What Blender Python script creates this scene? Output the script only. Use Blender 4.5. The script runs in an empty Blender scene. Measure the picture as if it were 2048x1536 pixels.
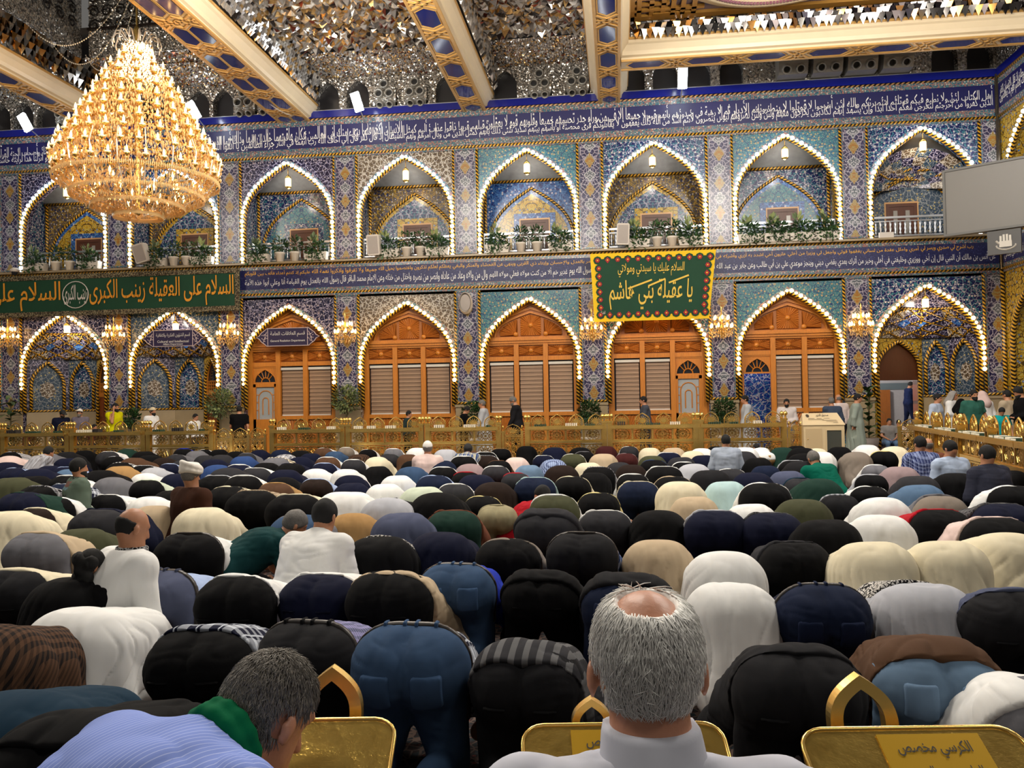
import bpy, math, random
import numpy as np
from mathutils import Vector, Matrix
random.seed(7); PI = math.pi
SC = bpy.context.scene; COL = SC.collection
# ---------------- camera, world, lamps, exposure
F = 1680.0; YAW, PITCH, ROLL, HC = .1255, .0205, -.0173, 1.6
def _basis():
    cy, sy, cp, sp = math.cos(YAW), math.sin(YAW), math.cos(PITCH), math.sin(PITCH)
    fw = np.array([-sy*cp, cy*cp, sp]); rt = np.array([cy, sy, 0.]); up = np.cross(rt, fw)
    c, s = math.cos(ROLL), math.sin(ROLL)
    return c*rt+s*up, -s*rt+c*up, fw
RT, UP, FW = _basis()
def ray(px, py): return FW+(px-1024)/F*RT-(py-768)/F*UP
def W(px, py, Y=26.):            # photo pixel -> (x, z) on the plane y = Y
    d = ray(px, py); d = d/d[1]*Y; return float(d[0]), float(d[2]+HC)
def G(px, py, z):                # photo pixel -> (x, y) at height z
    d = ray(px, py); s = (z-HC)/d[2]; return float(d[0]*s), float(d[1]*s)
cam = bpy.data.cameras.new('camera'); cam.sensor_width = 36; cam.lens = F/2048*36; cam.clip_start = .05; cam.clip_end = 200
co = bpy.data.objects.new('camera', cam); COL.objects.link(co)
co.matrix_world = Matrix(((RT[0], UP[0], -FW[0], 0), (RT[1], UP[1], -FW[1], 0), (RT[2], UP[2], -FW[2], HC), (0, 0, 0, 1)))
SC.camera = co
wd = bpy.data.worlds.new('hall_light'); SC.world = wd; wd.use_nodes = True
wd.node_tree.nodes['Background'].inputs[0].default_value = (1, .95, .88, 1)
wd.node_tree.nodes['Background'].inputs[1].default_value = .13
def lamp(name, loc, power, color=(1, .93, .82), r=.9):
    l = bpy.data.lights.new(name, 'POINT'); l.energy = power; l.color = color; l.shadow_soft_size = r
    o = bpy.data.objects.new(name, l); COL.objects.link(o); o.location = loc
for i, (x, y, p) in enumerate([(-11, 9, 1500), (-2, 9.5, 1700), (7, 9.5, 1500), (-5.5, 15.5, 1700), (4.2, 15.5, 1700), (-17, 14, 1100), (8.5, 15, 600), (-4, .5, 600), (5, -1.5, 500)]):  # unseen lamps assumed at chandelier height; the rear pair added as fill
    lamp('unseen_hall_light', (x, y, 9.6), p)
SC.view_settings.view_transform = 'Standard'; SC.view_settings.look = 'None'
SC.view_settings.gamma = 1; SC.view_settings.use_curve_mapping = False; SC.view_settings.exposure = 0.0
SC.cycles.use_denoising = True; SC.cycles.max_bounces = 5; SC.cycles.diffuse_bounces = 2; SC.cycles.glossy_bounces = 3; SC.cycles.transmission_bounces = 3; SC.cycles.use_adaptive_sampling = True; SC.cycles.adaptive_threshold = .025; SC.cycles.sample_clamp_indirect = 4

# ---------------- materials
def lin(c):
    return tuple(((v/255/12.92) if v/255 <= .04045 else ((v/255+.055)/1.055)**2.4) for v in c)+(1.,)
class NT:
    def __init__(s, name):
        s.m = bpy.data.materials.new(name); s.m.use_nodes = True; s.t = s.m.node_tree
        s.b = s.t.nodes['Principled BSDF']; s.o = s.t.nodes['Material Output']
    def put(s, sock, v):
        if v is None: return
        if hasattr(v, 'is_output') or isinstance(v, bpy.types.NodeSocket): s.t.links.new(v, sock)
        else:
            try: sock.default_value = v
            except Exception: sock.default_value = v[:3] if hasattr(v, '__len__') else v
    def n(s, typ, ins={}, out=0, **kw):
        nd = s.t.nodes.new(typ)
        for k, v in kw.items(): setattr(nd, k, v)
        for k, v in ins.items(): s.put(nd.inputs[k], v)
        return nd.outputs[out]
    def ma(s, op, a, b=None, c=None):
        return s.n('ShaderNodeMath', {0: a, **({1: b} if b is not None else {}), **({2: c} if c is not None else {})}, operation=op)
    def coord(s, kind='Object'):
        nd = s.t.nodes.new('ShaderNodeTexCoord'); return nd.outputs[kind]
    def sep(s, v): nd = s.t.nodes.new('ShaderNodeSeparateXYZ'); s.t.links.new(v, nd.inputs[0]); return nd.outputs
    def comb(s, x, y, z): return s.n('ShaderNodeCombineXYZ', {0: x, 1: y, 2: z})
    def vor(s, v, scale, feature='F1', out='Distance', rand=1.):
        nd = s.t.nodes.new('ShaderNodeTexVoronoi'); nd.feature = feature; s.t.links.new(v, nd.inputs['Vector'])
        nd.inputs['Scale'].default_value = scale; nd.inputs['Randomness'].default_value = rand; return nd.outputs[out]
    def noise(s, v, scale, detail=2., out=0, rough=.5):
        nd = s.t.nodes.new('ShaderNodeTexNoise'); s.put(nd.inputs['Vector'], v); nd.inputs['Scale'].default_value = scale
        nd.inputs['Detail'].default_value = detail; nd.inputs['Roughness'].default_value = rough; return nd.outputs[out]
    def mix(s, f, a, b):
        nd = s.t.nodes.new('ShaderNodeMix'); nd.data_type = 'RGBA'
        s.put(nd.inputs[0], f); s.put(nd.inputs[6], a); s.put(nd.inputs[7], b); return nd.outputs[2]
    def lt(s, a, b, soft=None): return s.ma('LESS_THAN', a, b)
    def bump(s, h, dist=.01, strength=.5):
        o = s.n('ShaderNodeBump', {'Height': h, 'Distance': dist, 'Strength': strength}); s.put(s.b.inputs['Normal'], o)
    def done(s, col=None, rough=.5, metal=0., spec=None):
        s.put(s.b.inputs['Base Color'], col); s.put(s.b.inputs['Roughness'], rough); s.put(s.b.inputs['Metallic'], metal)
        if spec is not None: s.b.inputs['Specular IOR Level'].default_value = spec
        return s.m
_MC = {}
def P(name, rgb, rough=.5, metal=0., var=0., scale=8., bump=0., emit=None, es=0.):
    if name in _MC: return _MC[name]
    n = NT(name); c = lin(rgb)
    if var:
        nz = n.noise(n.coord(), scale, 4.); d = tuple(v*(1-var) for v in c[:3])+(1,); e = tuple(min(1, v*(1+var)) for v in c[:3])+(1,)
        col = n.mix(nz, d, e)
    else: col = c
    if bump: n.bump(n.noise(n.coord(), scale*3, 3.), .01, bump)
    n.done(col, rough, metal)
    if emit is not None:
        n.b.inputs['Emission Color'].default_value = lin(emit); n.b.inputs['Emission Strength'].default_value = es
    _MC[name] = n.m; return n.m

# ---------------- mesh building
class MB:
    def __init__(s): s.v = []; s.f = []; s.uv = {}; s.mi = {}; s.cur = 0
    def add(s, vs, fs, uv=None):
        b = len(s.v); s.v += [tuple(float(c) for c in p) for p in vs]
        for i, f in enumerate(fs):
            if s.cur: s.mi[len(s.f)] = s.cur
            if uv is not None: s.uv[len(s.f)] = uv[i]
            s.f.append(tuple(b+k for k in f))
        return s
    def box(s, x0, x1, y0, y1, z0, z1):
        v = [(x, y, z) for x in (x0, x1) for y in (y0, y1) for z in (z0, z1)]
        return s.add(v, [(0, 1, 3, 2), (4, 6, 7, 5), (0, 4, 5, 1), (2, 3, 7, 6), (0, 2, 6, 4), (1, 5, 7, 3)])
    def obox(s, c, ax, ay, az):      # oriented box: centre and half axes
        c, ax, ay, az = map(np.array, (c, ax, ay, az))
        v = [c+i*ax+j*ay+k*az for i in (-1, 1) for j in (-1, 1) for k in (-1, 1)]
        return s.add(v, [(0, 1, 3, 2), (4, 6, 7, 5), (0, 4, 5, 1), (2, 3, 7, 6), (0, 2, 6, 4), (1, 5, 7, 3)])
    def prism(s, poly, y0, y1):      # polygon in xz, front at y0, back at y1 (poly counter-clockwise seen from -y)
        n = len(poly); v = [(x, y0, z) for x, z in poly]+[(x, y1, z) for x, z in poly]
        f = [tuple(range(n)), tuple(range(2*n-1, n-1, -1))]+[(i, i+n, (i+1) % n+n, (i+1) % n) for i in range(n)]
        return s.add(v, f)
    def prismz(s, poly, z0, z1):     # polygon in xy extruded in z
        n = len(poly); v = [(x, y, z0) for x, y in poly]+[(x, y, z1) for x, y in poly]
        f = [tuple(range(n-1, -1, -1)), tuple(range(n, 2*n))]+[(i, (i+1) % n, (i+1) % n+n, i+n) for i in range(n)]
        return s.add(v, f)
    def lathe(s, prof, c=(0, 0, 0), n=12, axis='z'):   # prof: (r, h) list
        v = []; f = []; m = len(prof)
        for r, h in prof:
            for k in range(n):
                a = 2*PI*k/n; p = (r*math.cos(a), r*math.sin(a), h)
                if axis == 'y': p = (p[0], h, p[1])
                if axis == 'x': p = (h, p[0], p[1])
                v.append((p[0]+c[0], p[1]+c[1], p[2]+c[2]))
        for i in range(m-1):
            for k in range(n):
                q = (i*n+k, i*n+(k+1) % n, (i+1)*n+(k+1) % n, (i+1)*n+k)
                f.append(q[::-1] if axis == 'y' else q)
        if prof[0][0] > 1e-4: f.append(tuple(range(n))[::-1])
        if prof[-1][0] > 1e-4: f.append(tuple(range((m-1)*n, m*n)))
        return s.add(v, f)
    def tube(s, pts, r, n=6, closed=False, twist=None):
        pts = [np.array(p, float) for p in pts]; m = len(pts); rs = r if hasattr(r, '__len__') else [r]*m
        v = []; f = []; uv = []; L = 0; ls = []; prev = None
        for i, p in enumerate(pts):
            a = pts[i-1] if (i or closed) else p; b = pts[(i+1) % m] if (i < m-1 or closed) else p
            t = b-a; t = t/(np.linalg.norm(t)+1e-9)
            if prev is None:
                u = np.cross(t, (0, 1, 0)); u = np.cross(t, (1, 0, 0)) if np.linalg.norm(u) < .2 else u
            else: u = prev-t*np.dot(prev, t)
            u = u/(np.linalg.norm(u)+1e-9); prev = u; w = np.cross(t, u)
            if i: L += np.linalg.norm(p-pts[i-1])
            ls.append(L)
            for k in range(n):
                an = 2*PI*k/n; v.append(p+rs[i]*(math.cos(an)*u+math.sin(an)*w))
        for i in range(m if closed else m-1):
            j = (i+1) % m
            for k in range(n):
                f.append((i*n+k, i*n+(k+1) % n, j*n+(k+1) % n, j*n+k))
                l2 = ls[j] if j else L+.05
                uv.append(((ls[i], k/n), (ls[i], (k+1)/n), (l2, (k+1)/n), (l2, k/n)))
        if not closed:
            f += [tuple(range(n))[::-1], tuple(range((m-1)*n, m*n))]; uv += [tuple((0, 0) for _ in range(n))]*2
        return s.add(v, f, uv)
    def mesh(s, name, mats, smooth=False):
        me = bpy.data.meshes.new(name); me.from_pydata(s.v, [], s.f)
        for m in (mats if isinstance(mats, (list, tuple)) else [mats]): me.materials.append(m)
        if s.uv:
            l = me.uv_layers.new(name='UVMap'); arr = np.zeros((len(me.loops), 2), np.float32)
            for fi, us in s.uv.items():
                st = me.polygons[fi].loop_start
                arr[st:st+len(us)] = us
            l.data.foreach_set('uv', arr.ravel())
        if s.mi:
            a = np.zeros(len(s.f), np.int32)
            for k, i in s.mi.items(): a[k] = i
            me.polygons.foreach_set('material_index', a)
        if smooth: me.polygons.foreach_set('use_smooth', np.ones(len(s.f), bool))
        me.update(); return me
    def build(s, name, mats, parent=None, smooth=False, loc=None):
        return ob(name, s.mesh(name, mats, smooth), parent, loc)
def ob(name, me, parent=None, loc=None, rz=0, kind=None):
    o = bpy.data.objects.new(name, me); COL.objects.link(o)
    if parent is not None: o.parent = parent
    if loc is not None: o.location = loc
    if rz: o.rotation_euler = (0, 0, rz)
    if kind: o['kind'] = kind
    return o
def tag(o, label=None, cat=None, group=None, kind=None):
    for k, v in (('label', label), ('category', cat), ('group', group), ('kind', kind)):
        if v: o[k] = v
    return o
def thing(name, label, cat, loc=(0, 0, 0), rz=0, group=None):
    o = bpy.data.objects.new(name, None); COL.objects.link(o); o.location = loc; o.rotation_euler = (0, 0, rz); o.empty_display_size = .1
    return tag(o, label, cat, group)
def struct(name, label=None):
    o = bpy.data.objects.new(name, None); COL.objects.link(o); o['kind'] = 'structure'
    if label: o['label'] = label
    return o
def copy_tree(o, parent=None):
    c = o.copy(); COL.objects.link(c)
    if parent is not None: c.parent = parent
    for ch in list(o.children): copy_tree(ch, c)
    return c
ORD = 'first second third fourth fifth sixth seventh eighth ninth tenth eleventh twelfth thirteenth fourteenth fifteenth sixteenth seventeenth eighteenth nineteenth twentieth'.split()
ORD += ['twenty-'+w for w in ORD[:9]]+['thirtieth']+['thirty-'+w for w in ORD[:9]]+['fortieth']

# ---------------- Arabic lettering
_AF = {}; _c = 0xFE80
for cp, n in [(0x621, 1), (0x622, 2), (0x623, 2), (0x624, 2), (0x625, 2), (0x626, 4), (0x627, 2), (0x628, 4), (0x629, 2)]+[(k, 4) for k in range(0x62A, 0x62F)]+[(k, 2) for k in range(0x62F, 0x633)]+[(k, 4) for k in range(0x633, 0x63B)]+[(k, 4) for k in range(0x641, 0x648)]+[(0x648, 2), (0x649, 2), (0x64A, 4)]:
    _AF[cp] = (_c, n); _c += n
_LA = {0x622: 0xFEF5, 0x623: 0xFEF7, 0x625: 0xFEF9, 0x627: 0xFEFB}
def arabic(t):
    out = []
    for w in t.split(' '):
        q = []; i = 0; cs = [ord(c) for c in w]; join = False
        while i < len(cs):
            c = cs[i]
            if c == 0x644 and i+1 < len(cs) and cs[i+1] in _LA:
                q.append(chr(_LA[cs[i+1]]+(1 if join else 0))); join = False; i += 2; continue
            if c not in _AF: q.append(chr(c)); join = False; i += 1; continue
            b, n = _AF[c]; nxt = i+1 < len(cs) and cs[i+1] in _AF and _AF[cs[i+1]][1] > 1 and n == 4
            k = (3 if nxt else 1) if join else (2 if nxt else 0)
            q.append(chr(b+min(k, n-1))); join = nxt; i += 1
        out.append(''.join(reversed(q)))
    return ' '.join(reversed(out))
def text_mesh(s, x0, x1, z0, z1, y, bold=0., res=2, shear=0., xform=None, keep=False, warp=False):
    cu = bpy.data.curves.new('lettering', 'FONT'); cu.body = s; cu.resolution_u = res; cu.offset = bold; cu.fill_mode = 'FRONT'
    o = bpy.data.objects.new('lettering', cu); COL.objects.link(o)
    me = bpy.data.meshes.new_from_object(o); bpy.data.objects.remove(o); bpy.data.curves.remove(cu)
    v = np.empty(len(me.vertices)*3, np.float32); me.vertices.foreach_get('co', v); v = v.reshape(-1, 3)
    mn, mx = v.min(0), v.max(0); x = (v[:, 0]-mn[0])/(mx[0]-mn[0]); z = (v[:, 1]-mn[1])/(mx[1]-mn[1])
    if warp: z = np.where(z < .55, z*.62, .341+(z-.55)/.45*.659)
    if keep:
        sc = min((x1-x0)/(mx[0]-mn[0]), (z1-z0)/(mx[1]-mn[1])); w = sc*(mx[0]-mn[0]); h = sc*(mx[1]-mn[1])
        x0, x1 = (x0+x1-w)/2, (x0+x1+w)/2; z0, z1 = (z0+z1-h)/2, (z0+z1+h)/2
    p = np.stack([x0+x*(x1-x0)+shear*z*(z1-z0), np.full(len(x), y), z0+z*(z1-z0)], 1)
    if xform is not None: p = xform(p)
    me.vertices.foreach_set('co', p.astype(np.float32).ravel()); me.update(); return me
def text_ob(name, s, rect, y, mat, parent, **kw):
    me = text_mesh(s, *rect, y, **kw); me.materials.clear(); me.materials.append(mat)
    return ob(name, me, parent)
# ================= setting: tiled wall with two storeys of pointed arches
WY = 26.0; BAY = 3.911; BX0 = -18.335; XL, XR = -27.0, 11.2
BAYS = [BX0+BAY*i for i in range(-1, 8)]       # bay centres, the first partly beyond the frame
WOOD = {3, 4, 5, 6, 7}                          # indices in BAYS with a timber infill
def tile(name, base, vine, leaf, flower, core, s=5.5, mirror=True, gloss=.25, vw=.05, leafcut=.55, fl=.2):
    s *= 1.4; vw *= .95; base, vine, leaf, flower, core = [tuple(int(q*k) for q in c) for c, k in ((base, .82), (vine, .84), (leaf, .8), (flower, .9), (core, .85))]
    n = NT(name); x, y, z = n.sep(n.coord())
    u = n.ma('PINGPONG', n.ma('ADD', x, 18.335+BAY*20), BAY/2) if mirror else x
    v = n.comb(u, y, z)
    w = n.n('ShaderNodeVectorMath', {0: v, 1: n.n('ShaderNodeVectorMath', {0: n.noise(v, s*1.3, 1., out=1), 'Scale': .35/s*2.2}, operation='SCALE')}, operation='ADD')
    lf = n.ma('GREATER_THAN', n.noise(v, s*3.1, 0.), leafcut)
    ve = n.lt(n.vor(w, s*.8, 'DISTANCE_TO_EDGE'), vw)
    d = n.vor(v, s*1.15, rand=.75)
    c = n.mix(lf, lin(base), lin(leaf)); c = n.mix(ve, c, lin(vine))
    c = n.mix(n.lt(d, fl+.12), c, lin(base)); c = n.mix(n.lt(d, fl+.06), c, lin(flower)); c = n.mix(n.lt(d, fl*.55), c, lin(core))
    return n.done(c, gloss, 0., .5)
NAVY, DNAVY, TURQ, LBLUE, YEL, WHT, GRY, LIL = (26, 30, 96), (20, 20, 62), (62, 132, 148), (58, 112, 190), (206, 160, 42), (214, 214, 216), (120, 124, 136), (178, 170, 196)
T_NAVY = tile('tile_navy_floral', NAVY, (170, 170, 190), TURQ, WHT, YEL)
T_DARK = tile('tile_dark_floral', DNAVY, LIL, (88, 84, 104), (200, 190, 200), (180, 120, 70), 6.5)
T_TURQ = tile('tile_turquoise_floral', TURQ, (44, 70, 120), (126, 160, 160), (190, 170, 120), (150, 60, 60), 6, vw=.04)
T_BLUE = tile('tile_light_blue_floral', LBLUE, (96, 150, 214), (34, 56, 134), (205, 205, 220), NAVY, 5)
T_YEL = tile('tile_yellow_floral', YEL, (90, 66, 30), (226, 200, 90), (60, 110, 170), (235, 225, 200), 5)
T_BROWN = tile('tile_white_scroll', (92, 76, 62), (214, 204, 190), (150, 130, 104), (220, 212, 200), (80, 96, 110), 7, vw=.075)
T_GRY = tile('tile_grey_floral', (70, 92, 112), (150, 156, 160), (44, 66, 96), (196, 180, 120), (190, 120, 60), 6)
T_BORD = tile('tile_border_floral', (96, 138, 146), (170, 120, 110), (60, 90, 120), (206, 196, 180), (160, 60, 50), 8, mirror=False, vw=.07)
T_BAND = P('tile_cobalt_band', (18, 19, 78), .4, 0, .15, 3.)
T_BAND2 = tile('tile_cobalt_specked', (26, 28, 88), (48, 52, 112), (34, 38, 98), (70, 74, 130), NAVY, 9, mirror=False, gloss=.45)
T_COB = P('cobalt_glaze', (20, 28, 120), .18, 0, .1, 2.)
M_WHITE = P('white_glaze_lettering', (226, 224, 222), .4); M_GOLDL = P('gold_lettering', (224, 168, 36), .4)
def pil_mat():
    n = NT('tile_pilaster_medallions'); x, y, z = n.sep(n.coord())
    u = n.ma('ABSOLUTE', n.ma('SUBTRACT', n.ma('PINGPONG', n.ma('ADD', x, 18.335+BAY*20), BAY/2), BAY/2)); v = n.comb(u, 0., z)
    zp = n.ma('PINGPONG', z, .45)
    lf = n.ma('GREATER_THAN', n.noise(v, 22., 0.), .5); d = n.vor(v, 9.5, rand=.7)
    c = n.mix(lf, lin((20, 18, 58)), lin((66, 62, 92)))
    c = n.mix(n.lt(n.vor(v, 8., 'DISTANCE_TO_EDGE'), .07), c, lin((152, 144, 154)))
    c = n.mix(n.lt(d, .3), c, lin(DNAVY)); c = n.mix(n.lt(d, .22), c, lin((190, 186, 194))); c = n.mix(n.lt(d, .1), c, lin(NAVY))
    def loz(c, zc, hw, hz, out, inn):
        q = n.ma('ADD', n.ma('DIVIDE', u, hw), n.ma('DIVIDE', n.ma('ABSOLUTE', n.ma('SUBTRACT', zp, zc)), hz))
        q = n.ma('ADD', q, n.ma('MULTIPLY', n.ma('SUBTRACT', n.noise(v, 14., 1.), .5), .6))
        c = n.mix(n.lt(q, 1.), c, lin(out)); return n.mix(n.lt(q, .8), c, n.mix(lf, lin(inn), lin(out)))
    c = loz(c, 0., .16, .24, (150, 132, 84), (150, 100, 34)); c = loz(c, .45, .2, .2, (166, 164, 168), (76, 84, 90))
    return n.done(c, .28)
T_PIL = pil_mat()
def rope_mat(name, a, b, k=9., tw=1.):
    n = NT(name); u, v, _ = n.sep(n.coord('UV'))
    h = n.ma('FRACT', n.ma('ADD', n.ma('MULTIPLY', u, k), n.ma('MULTIPLY', n.ma('PINGPONG', v, .5), 2*tw)))
    return n.done(n.mix(n.ma('GREATER_THAN', h, .48), lin(a), lin(b)), .3)
ROPE = rope_mat('twisted_rope_tile', (214, 160, 44), (28, 20, 16)); ROPE2 = rope_mat('twisted_rope_tile_pale', (196, 150, 96), (34, 26, 24), 7.)
MARB = P('dado_marble', (156, 138, 108), .3, 0, .25, 2.2, .05)
def wood_mat(name, rgb, sc=1.):
    n = NT(name); m = n.n('ShaderNodeMapping', {'Vector': n.coord(), 'Scale': (14*sc, 14*sc, 1.2*sc)})
    g = n.noise(m, 3., 5., rough=.6); a = lin(rgb); b = tuple(v*.55 for v in a[:3])+(1,)
    n.bump(g, .004, .2); return n.done(n.mix(g, b, tuple(min(1, v*1.25) for v in a[:3])+(1,)), .38)
WOODM = wood_mat('honey_timber', (206, 128, 44)); WOODP = wood_mat('carved_timber', (186, 110, 42)); DOORW = wood_mat('brown_door_timber', (86, 46, 26)); DOORR = wood_mat('red_brown_door_timber', (140, 66, 28))
M_BULBW = P('bulb_warm_glow', (255, 240, 210), .4, emit=(255, 216, 158), es=11.); M_BULBC = P('bulb_cool_glow', (245, 250, 255), .4, emit=(236, 246, 255), es=11.)
M_CORD = P('garland_cord', (150, 150, 130), .5)
WALL = struct('wall_back')
def arch(a, h, n=14):            # pointed arch outline from (-a,0) over (0,h) to (a,0)
    P0, P1, P2, P3 = np.array([a, 0.]), np.array([a, .48*h]), np.array([.62*a, .72*h]), np.array([0, h]); r = []
    for t in np.linspace(0, 1, n): r.append((1-t)**3*P0+3*t*(1-t)**2*P1+3*t*t*(1-t)*P2+t**3*P3)
    l = [(-p[0], p[1]) for p in r]; return l+[(p[0], p[1]) for p in r[::-1][1:]]
def open_arch(cx, a, z0, zs, za, n=14):     # outline from the floor of the opening, z0
    p = [(cx+x, zs+z) for x, z in arch(a, za-zs, n)]; return [(cx-a, z0)]+p+[(cx+a, z0)]
def spandrel(m, cx, hw, a, z0, zs, za, zt, y, depth):
    o = open_arch(cx, a, z0, zs, za); k = len(o)
    v = [(x, y, z) for x, z in o]+[(x, y, zt) for x, z in o]
    f = [(i, i+1, i+1+k, i+k) for i in range(1, k-2)]
    m.add(v, f)
    for s in (-1, 1):
        xa, xb = sorted((cx+s*a, cx+s*hw)); m.add([(xa, y, z0), (xb, y, z0), (xb, y, zt), (xa, y, zt)], [(0, 1, 2, 3)])
    if depth:
        v = [(x, y, z) for x, z in o]+[(x, y+depth, z) for x, z in o]; m.add(v, [(i, i+k, i+1+k, i+1) for i in range(k-1)])
def ribbon(m, o, w, y, proud=.02):          # flat moulding following an outline, w wide to the outside
    pts = [np.array(p) for p in o]; n = len(pts); off = []
    for i in range(n):
        t = pts[min(i+1, n-1)]-pts[max(i-1, 0)]; t /= np.linalg.norm(t)+1e-9; off.append(pts[i]+np.array([-t[1], t[0]])*w)
    A, B = [(p[0], y-proud, p[1]) for p in pts], [(p[0], y-proud, p[1]) for p in off]
    A2, B2 = [(p[0], y, p[1]) for p in pts], [(p[0], y, p[1]) for p in off]
    m.add(A+B+A2+B2, [(i, i+1, i+1+n, i+n) for i in range(n-1)]+[(i, i+2*n, i+1+2*n, i+1) for i in range(n-1)]+[(i+n, i+1+n, i+1+3*n, i+3*n) for i in range(n-1)])
def slab(name, mat, x0, x1, z0, z1, y=WY, th=.06, parent=WALL):
    return MB().box(x0, x1, y-th, y+.02, z0, z1).build(name, mat, parent)
def frame(name, mat, x0, x1, z0, z1, w, y, th=.03, parent=WALL):
    m = MB(); m.box(x0, x1, y-th, y, z0, z0+w).box(x0, x1, y-th, y, z1-w, z1).box(x0, x0+w, y-th, y, z0+w, z1-w).box(x1-w, x1, y-th, y, z0+w, z1-w)
    return m.build(name, mat, parent)
# friezes and horizontal mouldings (full length)
def hrope(z, r=.05, mat=ROPE, y=WY-.04): return MB().tube([(XL, y, z), (XR, y, z)], r, 8).build('rope_moulding', mat, WALL, True)
slab('plain_band', T_BORD, XL, XR, 5.10, 5.36); hrope(5.20, .045)
slab('inscription_band', T_BAND2, XL, XR, 5.36, 5.99, th=.05); slab('plain_band', T_BORD, XL, XR, 5.99, 6.1); hrope(6.13, .045)
slab('ledge', MARB, XL, XR, 6.16, 6.22, th=.22)
hrope(9.64, .05); slab('plain_band', T_BORD, XL, XR, 9.55, 9.88)
slab('inscription_band', T_BAND, XL, XR, 9.88, 10.60, th=.05)
slab('plain_band', T_BORD, XL, XR, 10.60, 10.78); hrope(10.80, .04, ROPE2); slab('cobalt_strip', T_COB, XL, XR, 10.84, 11.06, th=.08)
# inscriptions
Q = ('الذين كفروا من أهل الكتاب لئن أخرجتم لنخرجن معكم ولا نطيع فيكم أحدا أبدا وإن قوتلتم لننصرنكم والله يشهد إنهم لكاذبون لئن أخرجوا لا يخرجون معهم ولئن قوتلوا لا ينصرونهم ولئن نصروهم ليولن الأدبار ثم لا ينصرون لأنتم أشد رهبة في صدورهم من الله ذلك بأنهم قوم لا يفقهون '
     'لا يقاتلونكم جميعا إلا في قرى محصنة أو من وراء جدر بأسهم بينهم شديد تحسبهم جميعا وقلوبهم شتى ذلك بأنهم قوم لا يعقلون كمثل الذين من قبلهم قريبا ذاقوا وبال أمرهم ولهم عذاب أليم كمثل الشيطان إذ قال للإنسان اكفر فلما كفر قال إني بريء منك إني أخاف الله رب العالمين '
     'فكان عاقبتهما أنهما في النار خالدين فيها وذلك جزاء الظالمين يا أيها الذين آمنوا اتقوا الله ولتنظر نفس ما قدمت لغد واتقوا الله إن الله خبير بما تعملون ولا تكونوا كالذين نسوا الله فأنساهم أنفسهم أولئك هم الفاسقون لا يستوي أصحاب النار وأصحاب الجنة لو أنزلنا هذا القرآن على جبل لرأيته خاشعا متصدعا').split()
def rows(words, x0, x1, specs, mat, y, bold, seg=9):
    # words run right to left; short segments alternate between the rows so that the lines interlace
    n = len(words); k = len(specs); S = [words[i:i+3] for i in range(0, n, 3)]
    for r, (z0, z1) in enumerate(specs):
        ws = S[r::k]; g = max(1, len(ws)//seg)
        chunks = [sum(ws[i:i+g], []) for i in range(0, len(ws), g)]; tot = sum(len(' '.join(c))+1 for c in chunks); x = x1
        for c in chunks:
            L = (len(' '.join(c))+1)/tot*(x1-x0); text_ob('inscription', arabic(' '.join(c)), (x-L+.03, x-.03, z0, z1), y, mat, WALL, bold=bold, warp=len(specs) > 1); x -= L
rows(Q, -21.5, 11.05, [(9.91, 10.44), (10.1, 10.585)], M_WHITE, WY-.056, .002)
H1 = ('عن أنس بن مالك أن النبي قال إن أخي ووزيري وخليفتي في أهلي وخير من أترك بعدي يقضي ديني وينجز موعدي علي بن أبي طالب وعن جابر بن عبد الله الأنصاري أن النبي قال لعلي أنت مني بمنزلة هارون من موسى '
      'قال رسول الله يوم غدير خم ألا من كنت مولاه فعلي مولاه اللهم وال من والاه وعاد من عاداه وانصر من نصره واخذل من خذله وعن الإمام محمد الباقر قال رسول الله بالعدل يوم القيامة أنا وعلي أبوا هذه الأمة').split()
rows(H1, -12.0, 11.0, [(5.41, 5.73)], M_WHITE, WY-.056, .004)
H2 = ('رب اشرح لي صدري ويسر لي أمري واحلل عقدة من لساني يفقهوا قولي واجعل لي وزيرا من أهلي هارون أخي اشدد به أزري وأشركه في أمري كي نسبحك كثيرا ونذكرك كثيرا إنك كنت بنا بصيرا '
      'إن الله يأمر بالعدل والإحسان وإيتاء ذي القربى وينهى عن الفحشاء والمنكر والبغي يعظكم لعلكم تذكرون واعتصموا بحبل الله جميعا ولا تفرقوا واذكروا نعمة الله عليكم إذ كنتم أعداء فألف بين قلوبكم').split()
rows(H2, -12.0, 10.4, [(5.78, 5.96)], M_GOLDL, WY-.056, .004)
# pilasters between the bays
for b in BAYS+[BAYS[-1]+BAY]:
    px = b-BAY/2
    x0, x1 = px-.41, min(px+.41, XR)
    if x1-x0 < .2: continue
    slab('dado_slab', MARB, x0, x1, 0, 1.44, th=.09); slab('dado_cap', MARB, x0-.02, min(x1+.02, XR), 1.44, 1.52, th=.13)
    MB().tube([(x0, WY-.07, 1.57), (x1, WY-.07, 1.57)], .04, 8).build('rope_moulding', ROPE, WALL, True)
    for z0, z1, zb in ((1.62, 5.08, 1.52), (6.3, 9.56, 6.2)):
        slab('pilaster_panel', T_PIL, x0+.1, min(x1-.1, XR), z0, z1, th=.05)
        frame('panel_border', T_BORD, x0+.06, min(x1-.06, XR), z0-.04, z1+.02, .05, WY-.05)
        slab('plain_band', T_DARK, x0, x1, zb, z1+.05, th=.02)
        for s in (-1, 1):
            xx = px+s*.375
            if xx < XR: MB().tube([(xx, WY-.05, z0-.05), (xx, WY-.05, z1)], .045, 8).build('rope_moulding', ROPE, WALL, True)
LOW_M = [T_DARK, T_DARK, T_GRY, T_DARK, T_BROWN, T_TURQ, T_NAVY, T_TURQ, T_NAVY]
UP_M = [T_DARK, T_DARK, T_NAVY, T_DARK, T_BROWN, T_TURQ, T_NAVY, T_TURQ, T_NAVY]
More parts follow.
